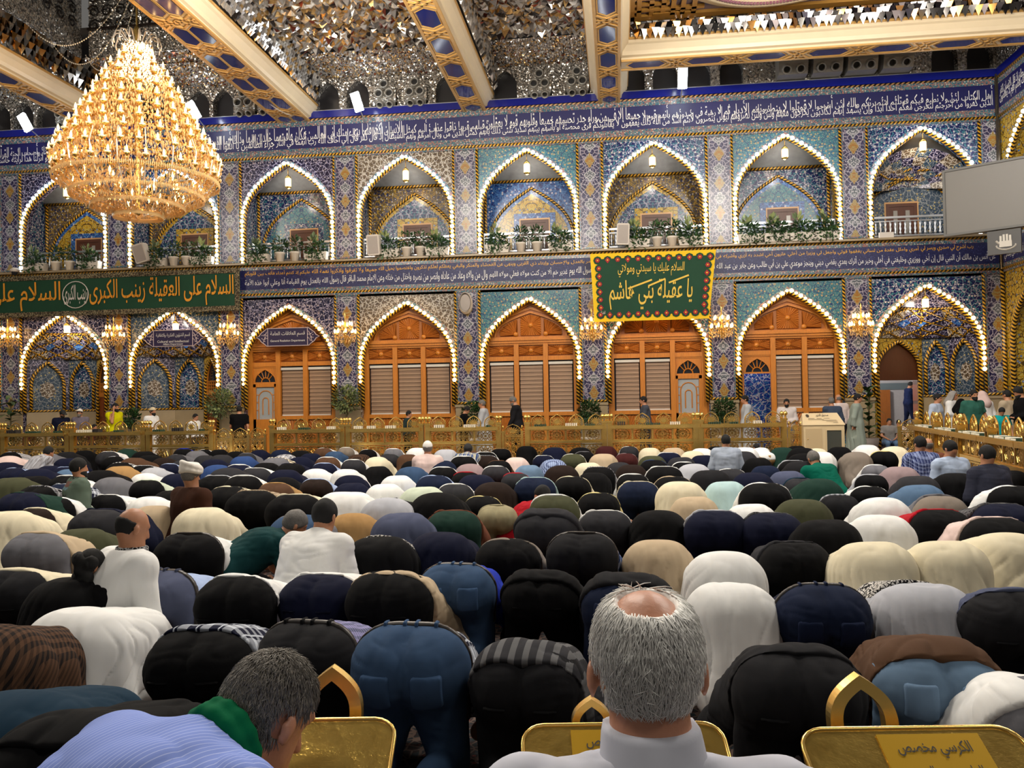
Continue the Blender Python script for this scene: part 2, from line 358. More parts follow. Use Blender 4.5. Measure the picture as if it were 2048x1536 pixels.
A_LO, ZS_LO, ZA_LO = 1.52, 2.85, 4.80; A_UP, ZS_UP, ZA_UP = 1.52, 7.55, 9.46
def garland(o, y, mat, label, group, skip=None):
    pts = [np.array((p[0], y, p[1])) for p in o]; L = [0]
    for i in range(1, len(pts)): L.append(L[-1]+np.linalg.norm(pts[i]-pts[i-1]))
    n = int(L[-1]/.152); t = thing('light_garland', label, 'string lights', (pts[0][0], y, pts[0][2]), group=group); bs = MB(); org = pts[0]
    MB().tube([p-org+np.array((0, .03, 0)) for p in pts], .022, 5).build('garland_cord', M_CORD, t)
    for k in range(n+1):
        d = L[-1]*k/n; i = min(max(np.searchsorted(L, d)-1, 0), len(pts)-2); q = pts[i]+(pts[i+1]-pts[i])*((d-L[i])/(L[i+1]-L[i]))-org
        r = .062 if k % 2 else .044
        bs.lathe([(0, -r), (r*.8, -r*.6), (r, 0), (r*.8, r*.6), (0, r)], q, 6)
    bs.build('bulb', mat, t, True)['kind'] = 'stuff'
BAYL = ['bay cut by the left edge', 'left banner bay', 'bay of the upper-left violet sign', 'bay of the glazed timber door', 'second timber bay', 'third timber bay, under the emblem', 'bay of the floral green banner', 'bay behind the donation box', 'open doorway bay beside the screen']
BAYN = ['partly cut off far left', 'second from left', 'third from left', 'fourth from left', 'fifth from left', 'sixth from left', 'seventh from left', 'eighth from left', 'last on the right']
for i, b in enumerate(BAYS):
    dp = .32 if i in WOOD else .5
    m = MB(); spandrel(m, b, BAY/2-.4, A_LO, 0, ZS_LO, ZA_LO, 5.1, WY, dp); m.build('spandrel_panel', LOW_M[i], WALL)
    m = MB(); spandrel(m, b, BAY/2-.4, A_UP, 6.2, ZS_UP, ZA_UP, 9.56, WY, .35); m.build('spandrel_panel', UP_M[i], WALL)
    lo, up = open_arch(b, A_LO, 1.52, ZS_LO, ZA_LO), open_arch(b, A_UP, 6.22, ZS_UP, ZA_UP)
    for o in (lo, up):
        m = MB(); ribbon(m, [(b+(x-b)*1.01, z) for x, z in o], .1, WY, .025); m.build('arch_border', T_BORD, WALL)
        MB().tube([(b+(x-b)*.965, WY-.02, z-.05) for x, z in o], .06, 8).build('rope_moulding', ROPE, WALL, True)
    frame('panel_border', T_BORD, b-BAY/2+.42, b+BAY/2-.42, 5.04, 5.09, .05, WY)
    zl = 2.3
    garland([(b+(x-b)*1.0, max(z, zl)) for x, z in lo if True], WY-.12, M_BULBW, 'string of round warm bulbs around the lower arch, '+BAYN[i], 'bulb garlands on the arches')
    garland([(b+(x-b)*1.0, z) for x, z in up], WY-.1, M_BULBC, 'string of round white bulbs around the upper balcony arch, '+BAYN[i], 'bulb garlands on the arches')
# floor and right-hand wall
def carpet():
    n = NT('patterned_carpet'); v = n.coord(); x, y, z = n.sep(v)
    u = n.ma('PINGPONG', x, 1.1); w = n.ma('PINGPONG', y, .8); q = n.comb(u, w, 0.)
    c = n.mix(n.ma('GREATER_THAN', n.noise(q, 22., 1.), .52), lin((38, 22, 22)), lin((20, 36, 44)))
    c = n.mix(n.lt(n.vor(q, 17., 'DISTANCE_TO_EDGE'), .07), c, lin((96, 78, 70))); d = n.vor(q, 20., rand=.6)
    c = n.mix(n.lt(d, .2), c, lin((110, 44, 40))); c = n.mix(n.lt(w, .05), c, lin((24, 58, 66)))
    n.bump(n.noise(v, 300., 1.), .004, .4); return n.done(c, .95)
fl = MB().box(-32, 14, -4, 40, -.1, 0).build('floor', carpet()); fl['kind'] = 'structure'
WR = struct('wall_right')
def rslab(name, mat, z0, z1, th=.05, y0=8.): return MB().box(XR-th, XR+.3, y0, WY+.3, z0, z1).build(name, mat, WR)
rslab('dado_slab', MARB, 0, 1.5, .08); rslab('plain_band', T_BORD, 5.1, 5.36); rslab('inscription_band', T_BAND2, 5.36, 6.0); rslab('plain_band', T_BORD, 6., 6.2)
rslab('plain_band', T_BORD, 9.55, 9.88); rslab('inscription_band', T_BAND, 9.88, 10.6); rslab('plain_band', T_BORD, 10.6, 10.8); rslab('cobalt_strip', T_COB, 10.84, 11.06, .08)
for z in (5.2, 6.13, 9.64, 10.8): MB().tube([(XR-.05, 8, z), (XR-.05, WY, z)], .045, 8).build('rope_moulding', ROPE, WR, True)
def toR(p): return np.stack([np.full(len(p), XR-.056), WY-.2-(p[:, 0]-0), p[:, 2]], 1)
for rr, (z0, z1) in enumerate([(9.93, 10.36), (10.12, 10.57)]):
    for k in range(3): text_ob('inscription', arabic(' '.join(Q[40+rr*40+k*9:49+rr*40+k*9])), (.02+k*3, 2.98+k*3, z0, z1), 0, M_WHITE, WR, bold=.012, xform=toR)
for k in range(3): text_ob('inscription', arabic(' '.join(H1[10+k*8:18+k*8])), (.02+k*3, 2.98+k*3, 5.41, 5.73), 0, M_WHITE, WR, bold=.004, xform=toR)
MB().tube([(XR-.06, WY-.06, 5.2), (XR-.06, WY-.06, 10.9)], .07, 10).build('corner_column', P('glitter_column', (120, 112, 100), .15, .8, .4, 40.), WR, True)
MB().tube([(XR-.06, WY-.06, 0), (XR-.06, WY-.06, 5.2)], .06, 8).build('rope_moulding', ROPE, WR, True)
YB = [WY-.42-1.6-BAY*k for k in range(4)]
for k, yb in enumerate(YB):
    for z0, zs, za, zt, a in ((0, ZS_LO, ZA_LO, 5.1, 1.5), (6.2, ZS_UP, ZA_UP, 9.56, 1.5)):
        m = MB(); spandrel(m, 0, BAY/2+.01, a, z0, zs, za, zt, 0, .5)
        o = m.build('spandrel_panel', T_YEL, WR); o.location = (XR, yb, 0); o.rotation_euler = (0, 0, -PI/2)
        oo = open_arch(0, a, z0, zs, za); m = MB(); m.tube([(x, -.03, z) for x, z in oo], .075, 8)
        o = m.build('rope_moulding', ROPE, WR, True); o.location = (XR, yb, 0); o.rotation_euler = (0, 0, -PI/2)
    o = MB().box(-BAY/2, BAY/2, 0, .05, 0, 9.6).build('recess_panel', T_DARK, WR); o.location = (XR+.5, yb, 0); o.rotation_euler = (0, 0, -PI/2)
yb = YB[0]; up = [(x, z) for x, z in open_arch(0, 1.5, 6.22, ZS_UP, ZA_UP)]
for (oo, mt, lb) in ((up, M_BULBC, 'string of white bulbs around the upper arch on the side wall'),):
    n0 = len(COL.objects); garland([(x, z) for x, z in oo], 0, mt, lb, 'bulb garlands on the arches')
    g = [o for o in COL.objects if o.name.startswith('light_garland')][-1]; g.location = (XR-.1, yb+1.5, 6.22); g.rotation_euler = (0, 0, -PI/2)
# ================= timber screens, niches, balconies
M_BLIND = P('blind_sheer', (152, 120, 90), .5, 0, .08, 6.); M_BLIND2 = P('blind_woven', (134, 104, 78), .55, 0, .08, 6.)
M_RAIL = P('brushed_aluminium', (190, 192, 196), .3, .7); M_GLASSD = P('dark_window_glass', (38, 40, 46), .06, 0.); M_BRASS = P('polished_brass', (226, 188, 106), .27, .9, .12, 5.)
def glass_mat():
    n = NT('clear_glass'); n.done((.9, .95, .95, 1), .03); n.b.inputs['Alpha'].default_value = .25; return n.m
M_GLASS = glass_mat()
def sunburst(m, poly, c, y, n=64, d=.035):
    pts = []; P2 = [np.array(p) for p in poly]; L = [0]
    for i in range(len(P2)): L.append(L[-1]+np.linalg.norm(P2[(i+1) % len(P2)]-P2[i]))
    ts = sorted(set([L[-1]*k/n for k in range(n)]+L[:-1]))
    for t in ts:
        i = min(np.searchsorted(L, t, side='right')-1, len(P2)-1); a, b = P2[i], P2[(i+1) % len(P2)]; pts.append(a+(b-a)*((t-L[i])/(L[i+1]-L[i]+1e-9)))
    v = [(c[0], y-d*.5, c[1])]+[(p[0], y-(d if k % 2 else 0), p[1]) for k, p in enumerate(pts)]
    m.add(v, [(0, 1+k, 1+(k+1) % len(pts)) for k in range(len(pts))])
YW = WY+.28
def blind(par, x0, x1, z0, z1, y):
    m = MB(); z = z1; k = 0
    while z > z0+.01:
        h = .075 if k % 2 == 0 else .05; zb = max(z0, z-h); m.cur = k % 2; dy = -.012 if k % 2 else 0
        m.add([(x0, y+dy, zb), (x1, y+dy, zb), (x1, y+dy+.01, z), (x0, y+dy+.01, z)], [(0, 1, 2, 3)]); z = zb; k += 1
    b = m.build('roller_blind', [M_BLIND2, M_BLIND], par)
    MB().box(x0-.02, x1+.02, y-.06, y+.02, z1-.02, z1+.06).build('head_rail', P('blind_rail', (206, 200, 190), .4), b)
    MB().box(x0, x1, y-.03, y+.02, z0-.02, z0+.02).build('bottom_bar', P('blind_rail', (206, 200, 190), .4), b)
def fan_light(par, xc, hw, z0, z1, y):
    m = MB(); o = [(xc+x, z0+z) for x, z in arch(hw*.86, (z1-z0)*.86, 8)]; m.box(xc-hw, xc+hw, y+.03, y+.05, z0, z1)
    m.build('pane', M_GLASSD, par); m = MB(); ribbon(m, o, .05, y, .05)
    m.box(xc-hw, xc+hw, y-.04, y+.03, z0-.05, z0); m.box(xc-hw, xc+hw, y-.04, y+.03, z1, z1+.04)
    for s in (-1, 1): m.add([(xc+s*hw, y-.02, z0), (xc+s*hw, y-.02, z1), (xc, y-.02, z1)]+[(p[0], y-.02, p[1]) for p in (o[len(o)//2:] if s > 0 else o[:len(o)//2+1][::-1])], [tuple(range(3+len(o)//2+1))])
    for a in (40, 65, 90, 115, 140):
        r = .42*(z1-z0); e = (xc+math.cos(math.radians(a))*hw*.8, z0+math.sin(math.radians(a))*(z1-z0)*.8)
        m.tube([(xc+math.cos(math.radians(a))*r*.7, y, z0+math.sin(math.radians(a))*r*.7), (e[0], y, e[1])], .015, 4)
    m.tube([(xc+math.cos(t)*hw*.35, y, z0+math.sin(t)*hw*.35) for t in np.linspace(0, PI, 9)], .018, 4)
    m.build('fan_light', WOODM, par)
def glazed_door(par, x0, x1, y):
    m = MB(); m.box(x0, x0+.09, y-.05, y+.03, 0, 2.3).box(x1-.09, x1, y-.05, y+.03, 0, 2.3).box(x0, x1, y-.05, y+.03, 2.2, 2.32).box(x0, x1, y-.05, y+.03, 0, 1.15)
    d = m.build('door_leaf', WOODM, par); MB().box(x0+.09, x1-.09, y, y+.02, 1.15, 2.2).build('pane', M_GLASS, d)
    xc = (x0+x1)/2; m = MB()
    for hw, zt, zb in ((.24, 2.08, 1.15), (.1, 1.85, 1.3)):
        o = [(xc-hw, zb)]+[(xc+hw*math.cos(t), zt-hw+hw*math.sin(t)) for t in np.linspace(PI, 0, 9)]+[(xc+hw, zb)]
        m.tube([(p[0], y, p[1]) for p in o], .018, 4)
    for z in (1.45, 1.7, 1.95):
        for s in (-1, 1): m.box(xc+s*.24-.0, xc+s*(x1-x0)/2*.75, y-.012, y+.012, z-.012, z+.012) if s > 0 else m.box(xc-(x1-x0)/2*.75, xc-.24, y-.012, y+.012, z-.012, z+.012)
    m.build('muntin', WOODM, d)
for n_, i in enumerate(sorted(WOOD)):
    b = BAYS[i]; s = struct('window_%d' % (n_+1), 'honey-coloured timber arch screen with roller blinds, '+BAYN[i]); Y = YW
    m = MB(); spandrel(m, b, A_LO+.03, 1.36, 0, 3.1, 4.62, 4.62+.35, Y-.08, .12); o = m.build('outer_frame', WOODM, s)
    m = MB(); ribbon(m, [(b+x, 3.62+z) for x, z in arch(1.24, .86, 12)], .07, Y, .05); ribbon(m, [(b+x, 3.62+z) for x, z in arch(1.1, .74, 12)], .05, Y, .08)
    m.box(b-1.45, b+1.45, Y-.1, Y, 3.42, 3.62).box(b-1.3, b+1.3, Y-.14, Y, 3.5, 3.56); m.box(b-1.45, b+1.45, Y-.08, Y, 2.87, 3.0).box(b-1.4, b+1.4, Y-.06, Y, 3.36, 3.43)
    m.build('moulding', WOODM, s); MB().box(b-1.5, b+1.5, Y-.005, Y+.04, 2.87, 4.75).build('backing', WOODP, s)
    ar = arch(1.05, .72, 12)
    zt = lambda x: float(np.interp(abs(x), [p[0] for p in ar[len(ar)//2:]], [p[1] for p in ar[len(ar)//2:]]))+3.62
    def panel(poly, c):
        q = MB(); sunburst(q, poly, c, Y-.03); pn = q.build('carved_panel', WOODP, s); q = MB()
        q.lathe([(.0, -.05), (.05, -.045), (.07, -.02), (.075, 0)], (c[0], Y-.05, c[1]), 12, 'y'); q.build('boss', WOODM, pn, True)
    panel([(b-.32, 3.66), (b+.32, 3.66), (b+.32, zt(.32)), (b, zt(0)-.03), (b-.32, zt(.32))], (b, 3.98))
    for sg in (-1, 1):
        xs = np.linspace(.42, .98, 6); poly = [(b+sg*.42, 3.66)]+[(b+sg*.98, 3.66)]+[(b+sg*x, max(3.67, zt(x)-.02)) for x in xs[::-1]]
        panel(poly if sg > 0 else poly[::-1], (b+sg*.47, 3.7))
    for k in (-1, 0, 1): panel([(b+k*.93-.38, 3.04), (b+k*.93+.38, 3.04), (b+k*.93+.38, 3.33), (b+k*.93-.38, 3.33)], (b+k*.93, 3.18))
    for k in (-1, 1):
        MB().box(b+k*.46-.075, b+k*.46+.075, Y-.12, Y+.02, 0, 3.4).build('mullion', WOODM, s); MB().box(b+k*1.4-.07, b+k*1.4+.07, Y-.1, Y+.02, 0, 3.2).build('mullion', WOODM, s)
    for k in (-1, 0, 1):
        xc = b+k*.925; hw = .385
        if (i, k) in ((3, -1), (6, 1), (7, -1)):
            fan_light(s, xc, hw+.02, 2.36, 2.83, Y-.02)
            if (i, k) != (7, -1): glazed_door(s, xc-hw-.02, xc+hw+.02, Y-.03)
            continue
        blind(s, xc-hw+.03, xc+hw-.03, 1.27, 2.76, Y-.02)
        MB().box(xc-hw-.02, xc+hw+.02, Y+.03, Y+.05, 1.2, 2.87).build('pane', M_GLASSD, s)
        m = MB(); m.box(xc-hw-.02, xc+hw+.02, Y-.1, Y+.02, 1.13, 1.25).box(xc-hw-.02, xc+hw+.02, Y-.06, Y+.02, 0, .14); m.build('rail', WOODM, s)
        q = MB(); sunburst(q, [(xc-hw, .16), (xc+hw, .16), (xc+hw, 1.11), (xc-hw, 1.11)], (xc, .6), Y-.02); q.build('carved_panel', WOODP, s)
# rooms behind the screens and the doorway
MB().box(XL, 6.95, WY+1.75, WY+1.85, 0, 5.2).build('wall_corridor', P('corridor_plaster', (150, 140, 128), .7, 0, .1, 2.))['kind'] = 'structure'
MB().box(BAYS[7]-1.5, BAYS[7]-.2, WY+1.55, WY+1.7, 0, 3).build('wall_inner_tiles', tile('tile_bright_blue', (40, 62, 170), (210, 214, 230), (70, 140, 200), (230, 225, 220), YEL, 5))['kind'] = 'structure'
lamp('side_room_light', (BAYS[7]-.9, WY+1.0, 3.2), 60, (.9, .93, 1.), .2)
# ---------- niches on the lower storey
def niche(i, flip):
    b = BAYS[i]; s = -1 if flip else 1; N = struct('wall_niche_%d' % (i+1)); dep = .95
    pl = [(-1.5, .1), (-.55, dep), (.5, dep), (1.5, .1)]
    if flip: pl = [(-1.5, .1), (.17, dep), (.95, dep), (1.5, .1)]
    fm = [T_GRY, T_NAVY, T_YEL]
    if flip: fm = fm[::-1]
    for k in range(3):
        A, B = np.array(pl[k]), np.array(pl[k+1]); L = np.linalg.norm(B-A); th = math.atan2(B[1]-A[1], B[0]-A[0])
        def put(o): o.location = (b+A[0], WY+A[1], 0); o.rotation_euler = (0, 0, th); return o
        doorf = (k == (0 if flip else 2)); a = L*(.43 if flip and doorf else .39); c = L/2
        m = MB(); spandrel(m, c, L/2, a, 0 if doorf else 1.5, 2.35, 3.2, 3.55, 0, .08); put(m.build('niche_facet', fm[k] if doorf else (T_DARK if k != 1 else T_GRY), N))
        oo = open_arch(c, a, 0 if doorf else 1.55, 2.35, 3.2); put(MB().tube([(x, -.02, z) for x, z in oo], .055, 8).build('rope_moulding', ROPE, N, True))
        if not doorf:
            put(MB().box(0, L, -.04, .1, 0, 1.5).build('dado_slab', MARB, N)); put(MB().tube([(0, -.05, 1.54), (L, -.05, 1.54)], .035, 6).build('rope_moulding', ROPE, N, True))
            m = MB(); m.box(c-a, c+a, .08, .1, 1.5, 3.3); put(m.build('niche_panel', T_NAVY if k == 1 else T_GRY, N))
            m = MB(); w = a*.5; m.prism([(c+w*r*math.cos(t), 2.25+.3*r*math.sin(t)) for t, r in [(t, 1 if q % 2 == 0 else .86) for q, t in enumerate(np.linspace(0, 2*PI, 17)[:-1])]], .06, .08)
            put(m.build('medallion', T_BROWN, N))
        elif i != 8:
            d = MB(); d.box(c-a, c+a, .03, .1, 1.98, 2.1); o = open_arch(c, a, 2.05, 2.35, 3.2); d2 = MB(); ribbon(d2, [(c+(x-c)*.9, z-.05) for x, z in o], .1, .06, .05)
            put(d2.build('door_frame', WOODM, N)); put(d.build('door_frame', WOODM, N)); put(MB().box(c-a, c+a, .07, .09, 2.05, 3.2).build('pane', M_GLASSD, N))
            for q in range(7): put(MB().box(c-a+a*2*q/6-.012, c-a+a*2*q/6+.012, .03, .06, 2.1, 2.45).build('lattice_bar', WOODM, N))
            for q in range(4): put(MB().box(c-a, c+a, .03, .06, 2.1+.11*q, 2.125+.11*q).build('lattice_bar', WOODM, N))
            for q in (0, 1):
                x0 = c-a+q*a; lf = put(MB().box(x0, x0+a-.01, .05, .09, 0, 1.98).build('door_leaf', DOORR, N))
                for z0, z1 in ((.15, .75), (.85, 1.2), (1.3, 1.85)): MB().box(x0+.06, x0+a-.07, .03, .05, z0, z1).build('door_panel', DOORR, lf)
        else:
            put(MB().prism([(c+(x-c), z) for x, z in open_arch(c, a, 2.1, 2.35, 3.2)][::-1], .05, .1).build('lunette_panel', DOORW, N))
            put(MB().box(c-a, c+a, .0, .12, 2.03, 2.12).build('door_frame', DOORW, N))
    # half dome above the facets
    ring = lambda z: float(np.interp(z, [ZS_LO+q[1] for q in arch(A_LO, ZA_LO-ZS_LO, 14)[:14]], [-q[0] for q in arch(A_LO, ZA_LO-ZS_LO, 14)[:14]]))/A_LO
    zs = [3.3, 3.6, 3.85, 4.15, 4.45, 4.72]; R = []
    for z in zs:
        f = ring(z); g = max(0, f-.05); R.append([(b+x*f, WY+max(.08, y*g), z) for x, y in [pl[0], ((pl[0][0]+pl[1][0])/2, (pl[0][1]+pl[1][1])/2), pl[1], (0, dep), pl[2], ((pl[2][0]+pl[3][0])/2, (pl[2][1]+pl[3][1])/2), pl[3]]])
    for q in range(len(zs)-1):
        for w in range(6):
            m = MB(); m.add([R[q][w], R[q][w+1], R[q+1][w+1], R[q+1][w]], [(0, 1, 2, 3)]); m.build('vault_facet', [T_BROWN, T_DARK, T_BROWN, T_DARK, T_DARK][q] if w % 2 == 0 else T_DARK, N)
    for w in range(7):
        pts = [np.array(R[q][w if q % 2 == 0 else min(6, w+1)])+np.array((0, -.02, 0)) for q in range(4)]; MB().tube(pts, .032, 6).build('rope_moulding', ROPE, N, True)
        pts = [np.array(R[q][w if q % 2 == 0 else max(0, w-1)])+np.array((0, -.02, 0)) for q in range(4)]; MB().tube(pts, .032, 6).build('rope_moulding', ROPE, N, True)
    MB().tube([np.array(p)+np.array((0, -.03, 0)) for p in R[3]], .032, 6).build('rope_moulding', ROPE, N, True)
    for w in (1, 3, 5):
        c0 = (np.array(R[1][w])+np.array(R[2][w]))/2+np.array((0, -.05, .02)); m = MB(); m.add([c0+np.array(p) for p in ((-.24, -.0, 0), (0, 0, -.17), (.24, 0, 0), (0, 0, .17))], [(0, 1, 2, 3)]); m.build('kite_tile', T_BLUE, N)
    MB().add([(b-1.55, WY+.05, 4.7), (b+1.55, WY+.05, 4.7), (b+1.55, WY+1.2, 4.7), (b-1.55, WY+1.2, 4.7)], [(0, 1, 2, 3)]).build('vault_crown', T_DARK, N)
for i in (0, 1, 2): niche(i, False)
niche(8, True)
b = BAYS[8]   # corridor seen through the open doorway
D = struct('door_1', 'open doorway with folded timber leaf in the right-hand niche'); MB().box(b-3.2, b+1.5, WY+6., WY+6.1, 0, 3.2).build('corridor_end', P('corridor_stone', (168, 164, 164), .5, 0, .12, 12.), D)
MB().box(6.85, 6.95, WY+1.8, WY+6, 0, 3.2).build('corridor_side', P('corridor_stone', (168, 164, 164), .5, 0, .12, 12.), D); MB().box(b+1.4, b+1.5, WY+1.2, WY+6, 0, 3.2).build('corridor_side', P('corridor_stone', (168, 164, 164), .5, 0, .12, 12.), D); MB().box(6.85, b+1.5, WY+1.2, WY+6, 3.2, 3.3).build('corridor_ceiling', P('corridor_stone', (168, 164, 164), .5, 0, .12, 12.), D)
MB().box(b-3.2, b+1.5, WY+5.97, WY+6., 1.78, 2.02).build('corridor_stripe', P('corridor_stripe_grey', (92, 104, 108), .5), D)
MB().box(b-3.2, b+1.5, WY+1.0, WY+6, .4, .44).build('corridor_floor', P('corridor_floor_marble', (150, 140, 130), .3), D)
m = MB(); m.box(b+.14, b+.2, WY+1.05, WY+1.75, .05, 2.03); lf = m.build('door_leaf', DOORW, D)
for z0, z1 in ((.2, .8), (.9, 1.3), (1.4, 1.9)): MB().box(b+.11, b+.14, WY+1.12, WY+1.68, z0, z1).build('door_panel', DOORR, lf)
MB().box(b+.12, b+.14, WY+1.05, WY+1.09, 1.5, 1.62).build('hinge', M_BRASS, lf)
xa, za = W(1755, 780, WY+5.8); xb, zb = W(1782, 845, WY+5.8); lf2 = MB().box(xa, xb, WY+5.8, WY+5.9, .44, za).build('door_leaf', wood_mat('orange_door_timber', (150, 88, 36)), D)
xs, zs = W(1803, 749, WY+5.9); sg = thing('notice_sheet', 'small white notice with red print on the corridor wall beyond the doorway', 'notice', (xs, WY+5.94, zs))
MB().box(-.17, .17, -.01, .01, -.11, .11).build('sheet', P('paper_white', (226, 224, 220), .7), sg); m = MB()
for k in range(4): m.box(-.13, .13-.04*(k % 2), -.014, -.01, .06-.05*k, .08-.05*k)
m.build('print', P('red_print', (170, 50, 60), .7), sg)
lamp('corridor_light', (b-1.3, WY+3.6, 2.9), 260, (1, .97, .93), .25)
# ---------- balconies on the upper storey
T_OCH = tile('tile_ochre_floral', (112, 96, 62), (186, 150, 56), (44, 56, 110), (200, 190, 170), NAVY, 6)
BK_OUT = [T_TURQ, T_OCH, T_OCH, T_NAVY, T_OCH, T_BLUE, T_OCH, T_NAVY, T_DARK]; BK_IN = [T_YEL, T_YEL, T_NAVY, T_TURQ, T_NAVY, T_YEL, T_NAVY, T_TURQ, T_GRY]; BK_BORD = [T_NAVY, T_BLUE, T_YEL, T_NAVY, T_YEL, T_BLUE, T_YEL, T_BLUE, T_GRY]
STUC = P('grey_stucco', (150, 156, 164), .7, 0, .25, 6., .3)
rail_proto = None
for i, b in enumerate(BAYS):
    R = struct('wall_balcony_%d' % (i+1)); yb = WY+1.25; A = 1.62
    MB().box(b-A, b+A, yb, yb+.1, 6.2, 9.4).build('recess_panel', BK_OUT[i], R)
    for s in (-1, 1):
        x0, x1 = sorted((b+s*A, b+s*(A+.1))); MB().box(x0, x1, WY+.3, yb, 6.2, 9.4).build('side_panel', T_NAVY if s < 0 else T_YEL, R)
        MB().tube([(b+s*1.52, yb-.04, 6.2), (b+s*1.52, yb-.04, 8.75)], .05, 8).build('rope_moulding', ROPE, R, True)
    MB().box(b-A, b+A, WY+.3, yb, 6.12, 6.2).build('balcony_floor', MARB, R); m = MB(); m.add([(b-A, WY+.3, 9.5), (b+A, WY+.3, 9.5), (b+A, yb, 8.85), (b-A, yb, 8.85)], [(3, 2, 1, 0)]); m.build('vault_soffit', STUC, R)
    MB().tube([(b-A, yb-.05, 8.8), (b+A, yb-.05, 8.8)], .05, 8).build('rope_moulding', ROPE, R, True)
    o = open_arch(b, 1.38, 6.2, 6.75, 8.55); m = MB(); k = len(o)
    m.prism(o[::-1][::-1], yb-.03, yb); m.build('blind_arch_panel', BK_BORD[i], R); o2 = [(b+(x-b)*.9, 6.2+(z-6.2)*.92) for x, z in o]
    MB().prism(o2, yb-.05, yb-.02).build('inner_panel', BK_IN[i], R); MB().tube([(x, yb-.05, z) for x, z in o], .05, 8).build('rope_moulding', ROPE, R, True)
    if i == 8:
        for w in range(9):
            a0, a1 = PI*w/8, PI*((w+3) % 9)/8; MB().tube([(b+1.4*math.cos(a0), WY+.9, 7.6+.9*math.sin(a0)), (b+.5*math.cos(a1), yb-.06, 8.2+.45*math.sin(a1)), (b+1.0*math.cos(a1), WY+.6, 8.3+.7*math.sin(a1))], .03, 6).build('rope_moulding', ROPE, R, True)
        m = MB(); q = 10
        for r in range(5):
            for w in range(q):
                t0, t1 = PI*w/q, PI*(w+1)/q; f0, f1 = 1-r/5, 1-(r+1)/5; P4 = [(b+1.5*f*math.cos(t), WY+.35+.85*(1-f*f), 7.75+(1.55*math.sin(t)*f)*.8+.25*(1-f)) for f, t in ((f0, t0), (f0, t1), (f1, t1), (f1, t0))]
                MB().add(P4, [(3, 2, 1, 0)]).build('vault_facet', [T_DARK, T_GRY, T_BROWN][(r+w) % 3], R)
    dx = .1 if i != 8 else -.25; frame('door_surround', BK_BORD[i], b+dx-.68, b+dx+.68, 6.1, 7.72, .2, yb-.05, .03, R); frame('rope_surround', ROPE2, b+dx-.5, b+dx+.5, 6.1, 7.55, .05, yb-.06, .04, R)
    dr = struct('door_%d' % (i+2), 'brown timber balcony door, '+BAYN[i]); frame('door_frame', DOORW, b+dx-.46, b+dx+.46, 6.2, 7.5, .1, yb-.05, .06, dr)
    for s in (-1, 1):
        x0, x1 = sorted((b+dx, b+dx+s*.36)); lf = MB().box(x0, x1, yb-.09, yb-.05, 6.22, 7.4).build('door_leaf', DOORW, dr)
        MB().box(b+dx+s*.18-.06, b+dx+s*.18+.06, yb-.1, yb-.09, 6.5, 7.28).build('pane', P('frosted_pane', (150, 146, 138), .2), lf)
    t = thing('balcony_railing', 'silver metal balcony railing behind the planters, upper arch '+BAYN[i], 'railing', (b, WY+.12, 6.22), group='balcony railings')
    MB().box(-1.45, 1.45, -.03, .03, .62, .68).build('top_rail', M_RAIL, t); MB().box(-1.45, 1.45, -.02, .02, .08, .12).build('bottom_rail', M_RAIL, t); MB().box(-1.45, 1.45, -.02, .02, .52, .55).build('middle_rail', M_RAIL, t)
    for s in (-1, 1): MB().box(s*1.42-.03, s*1.42+.03, -.04, .04, 0, .68).build('post', M_RAIL, t)
    if rail_proto is None:
        m = MB(); m.lathe([(.02, .12), (.045, .18), (.02, .24), (.045, .31), (.02, .38), (.045, .45), (.02, .52)], n=6); rail_proto = m.mesh('baluster', M_RAIL, True)
    for q in range(20): ob('baluster', rail_proto, t, (-1.33+q*.14, 0, 0))
# ================= ceiling: mirror work, beams, coffers
M_MIR = [P('mirror_silver', (232, 228, 222), .2, .75), P('mirror_grey', (168, 162, 156), .25, .75), P('mirror_gold', (214, 174, 112), .2, .75), P('mirror_dark', (70, 64, 62), .2, .8), P('mirror_red', (140, 72, 56), .22, .7)]
CREAM = P('cream_plaster_moulding', (214, 196, 164), .35, 0, .06, 3.); GOLDP = P('gilded_moulding', (200, 156, 88), .35, .3, .15, 6.); MOS = P('mirror_mosaic_fine', (150, 146, 140), .12, 1.)
rng = np.random.default_rng(3)
def facets(name, parent, x0, x1, y0, y1, z, cell, h, flipx=None, pr=(.34, .3, .2, .12, .04), kind='stuff'):
    nx, ny = max(1, int((x1-x0)/cell)), max(1, int((y1-y0)/cell)); gx, gy = np.linspace(x0, x1, nx+1), np.linspace(y0, y1, ny+1)
    X, Y = np.meshgrid(gx, gy, indexing='ij'); Z = z+rng.uniform(-.25, .25, X.shape)*h; jit = cell*.28
    X[1:-1] += rng.uniform(-jit, jit, X[1:-1].shape); Y[:, 1:-1] += rng.uniform(-jit, jit, Y[:, 1:-1].shape)
    V = np.stack([X, Y, Z], -1).reshape(-1, 3); id_ = lambda i, j: i*(ny+1)+j
    I, J = np.meshgrid(np.arange(nx), np.arange(ny), indexing='ij'); I, J = I.ravel(), J.ravel(); q = np.stack([id_(I, J), id_(I+1, J), id_(I+1, J+1), id_(I, J+1)], 1)
    C = V[q].mean(1); C[:, :2] += rng.uniform(-.3, .3, (len(C), 2))*cell; C[:, 2] -= h*rng.uniform(.3, 1.2, len(C)); c = len(V)+np.arange(len(C))
    fs = np.concatenate([np.stack([q[:, (k+1) % 4], q[:, k], c], 1) for k in range(4)]); me = bpy.data.meshes.new(name); me.from_pydata(np.concatenate([V, C]).tolist(), [], fs.tolist())
    for m in M_MIR: me.materials.append(m)
    me.polygons.foreach_set('material_index', rng.choice(5, len(fs), p=pr).astype(np.int32)); me.update(); return ob(name, me, parent, kind=kind)
CE = struct('ceiling')
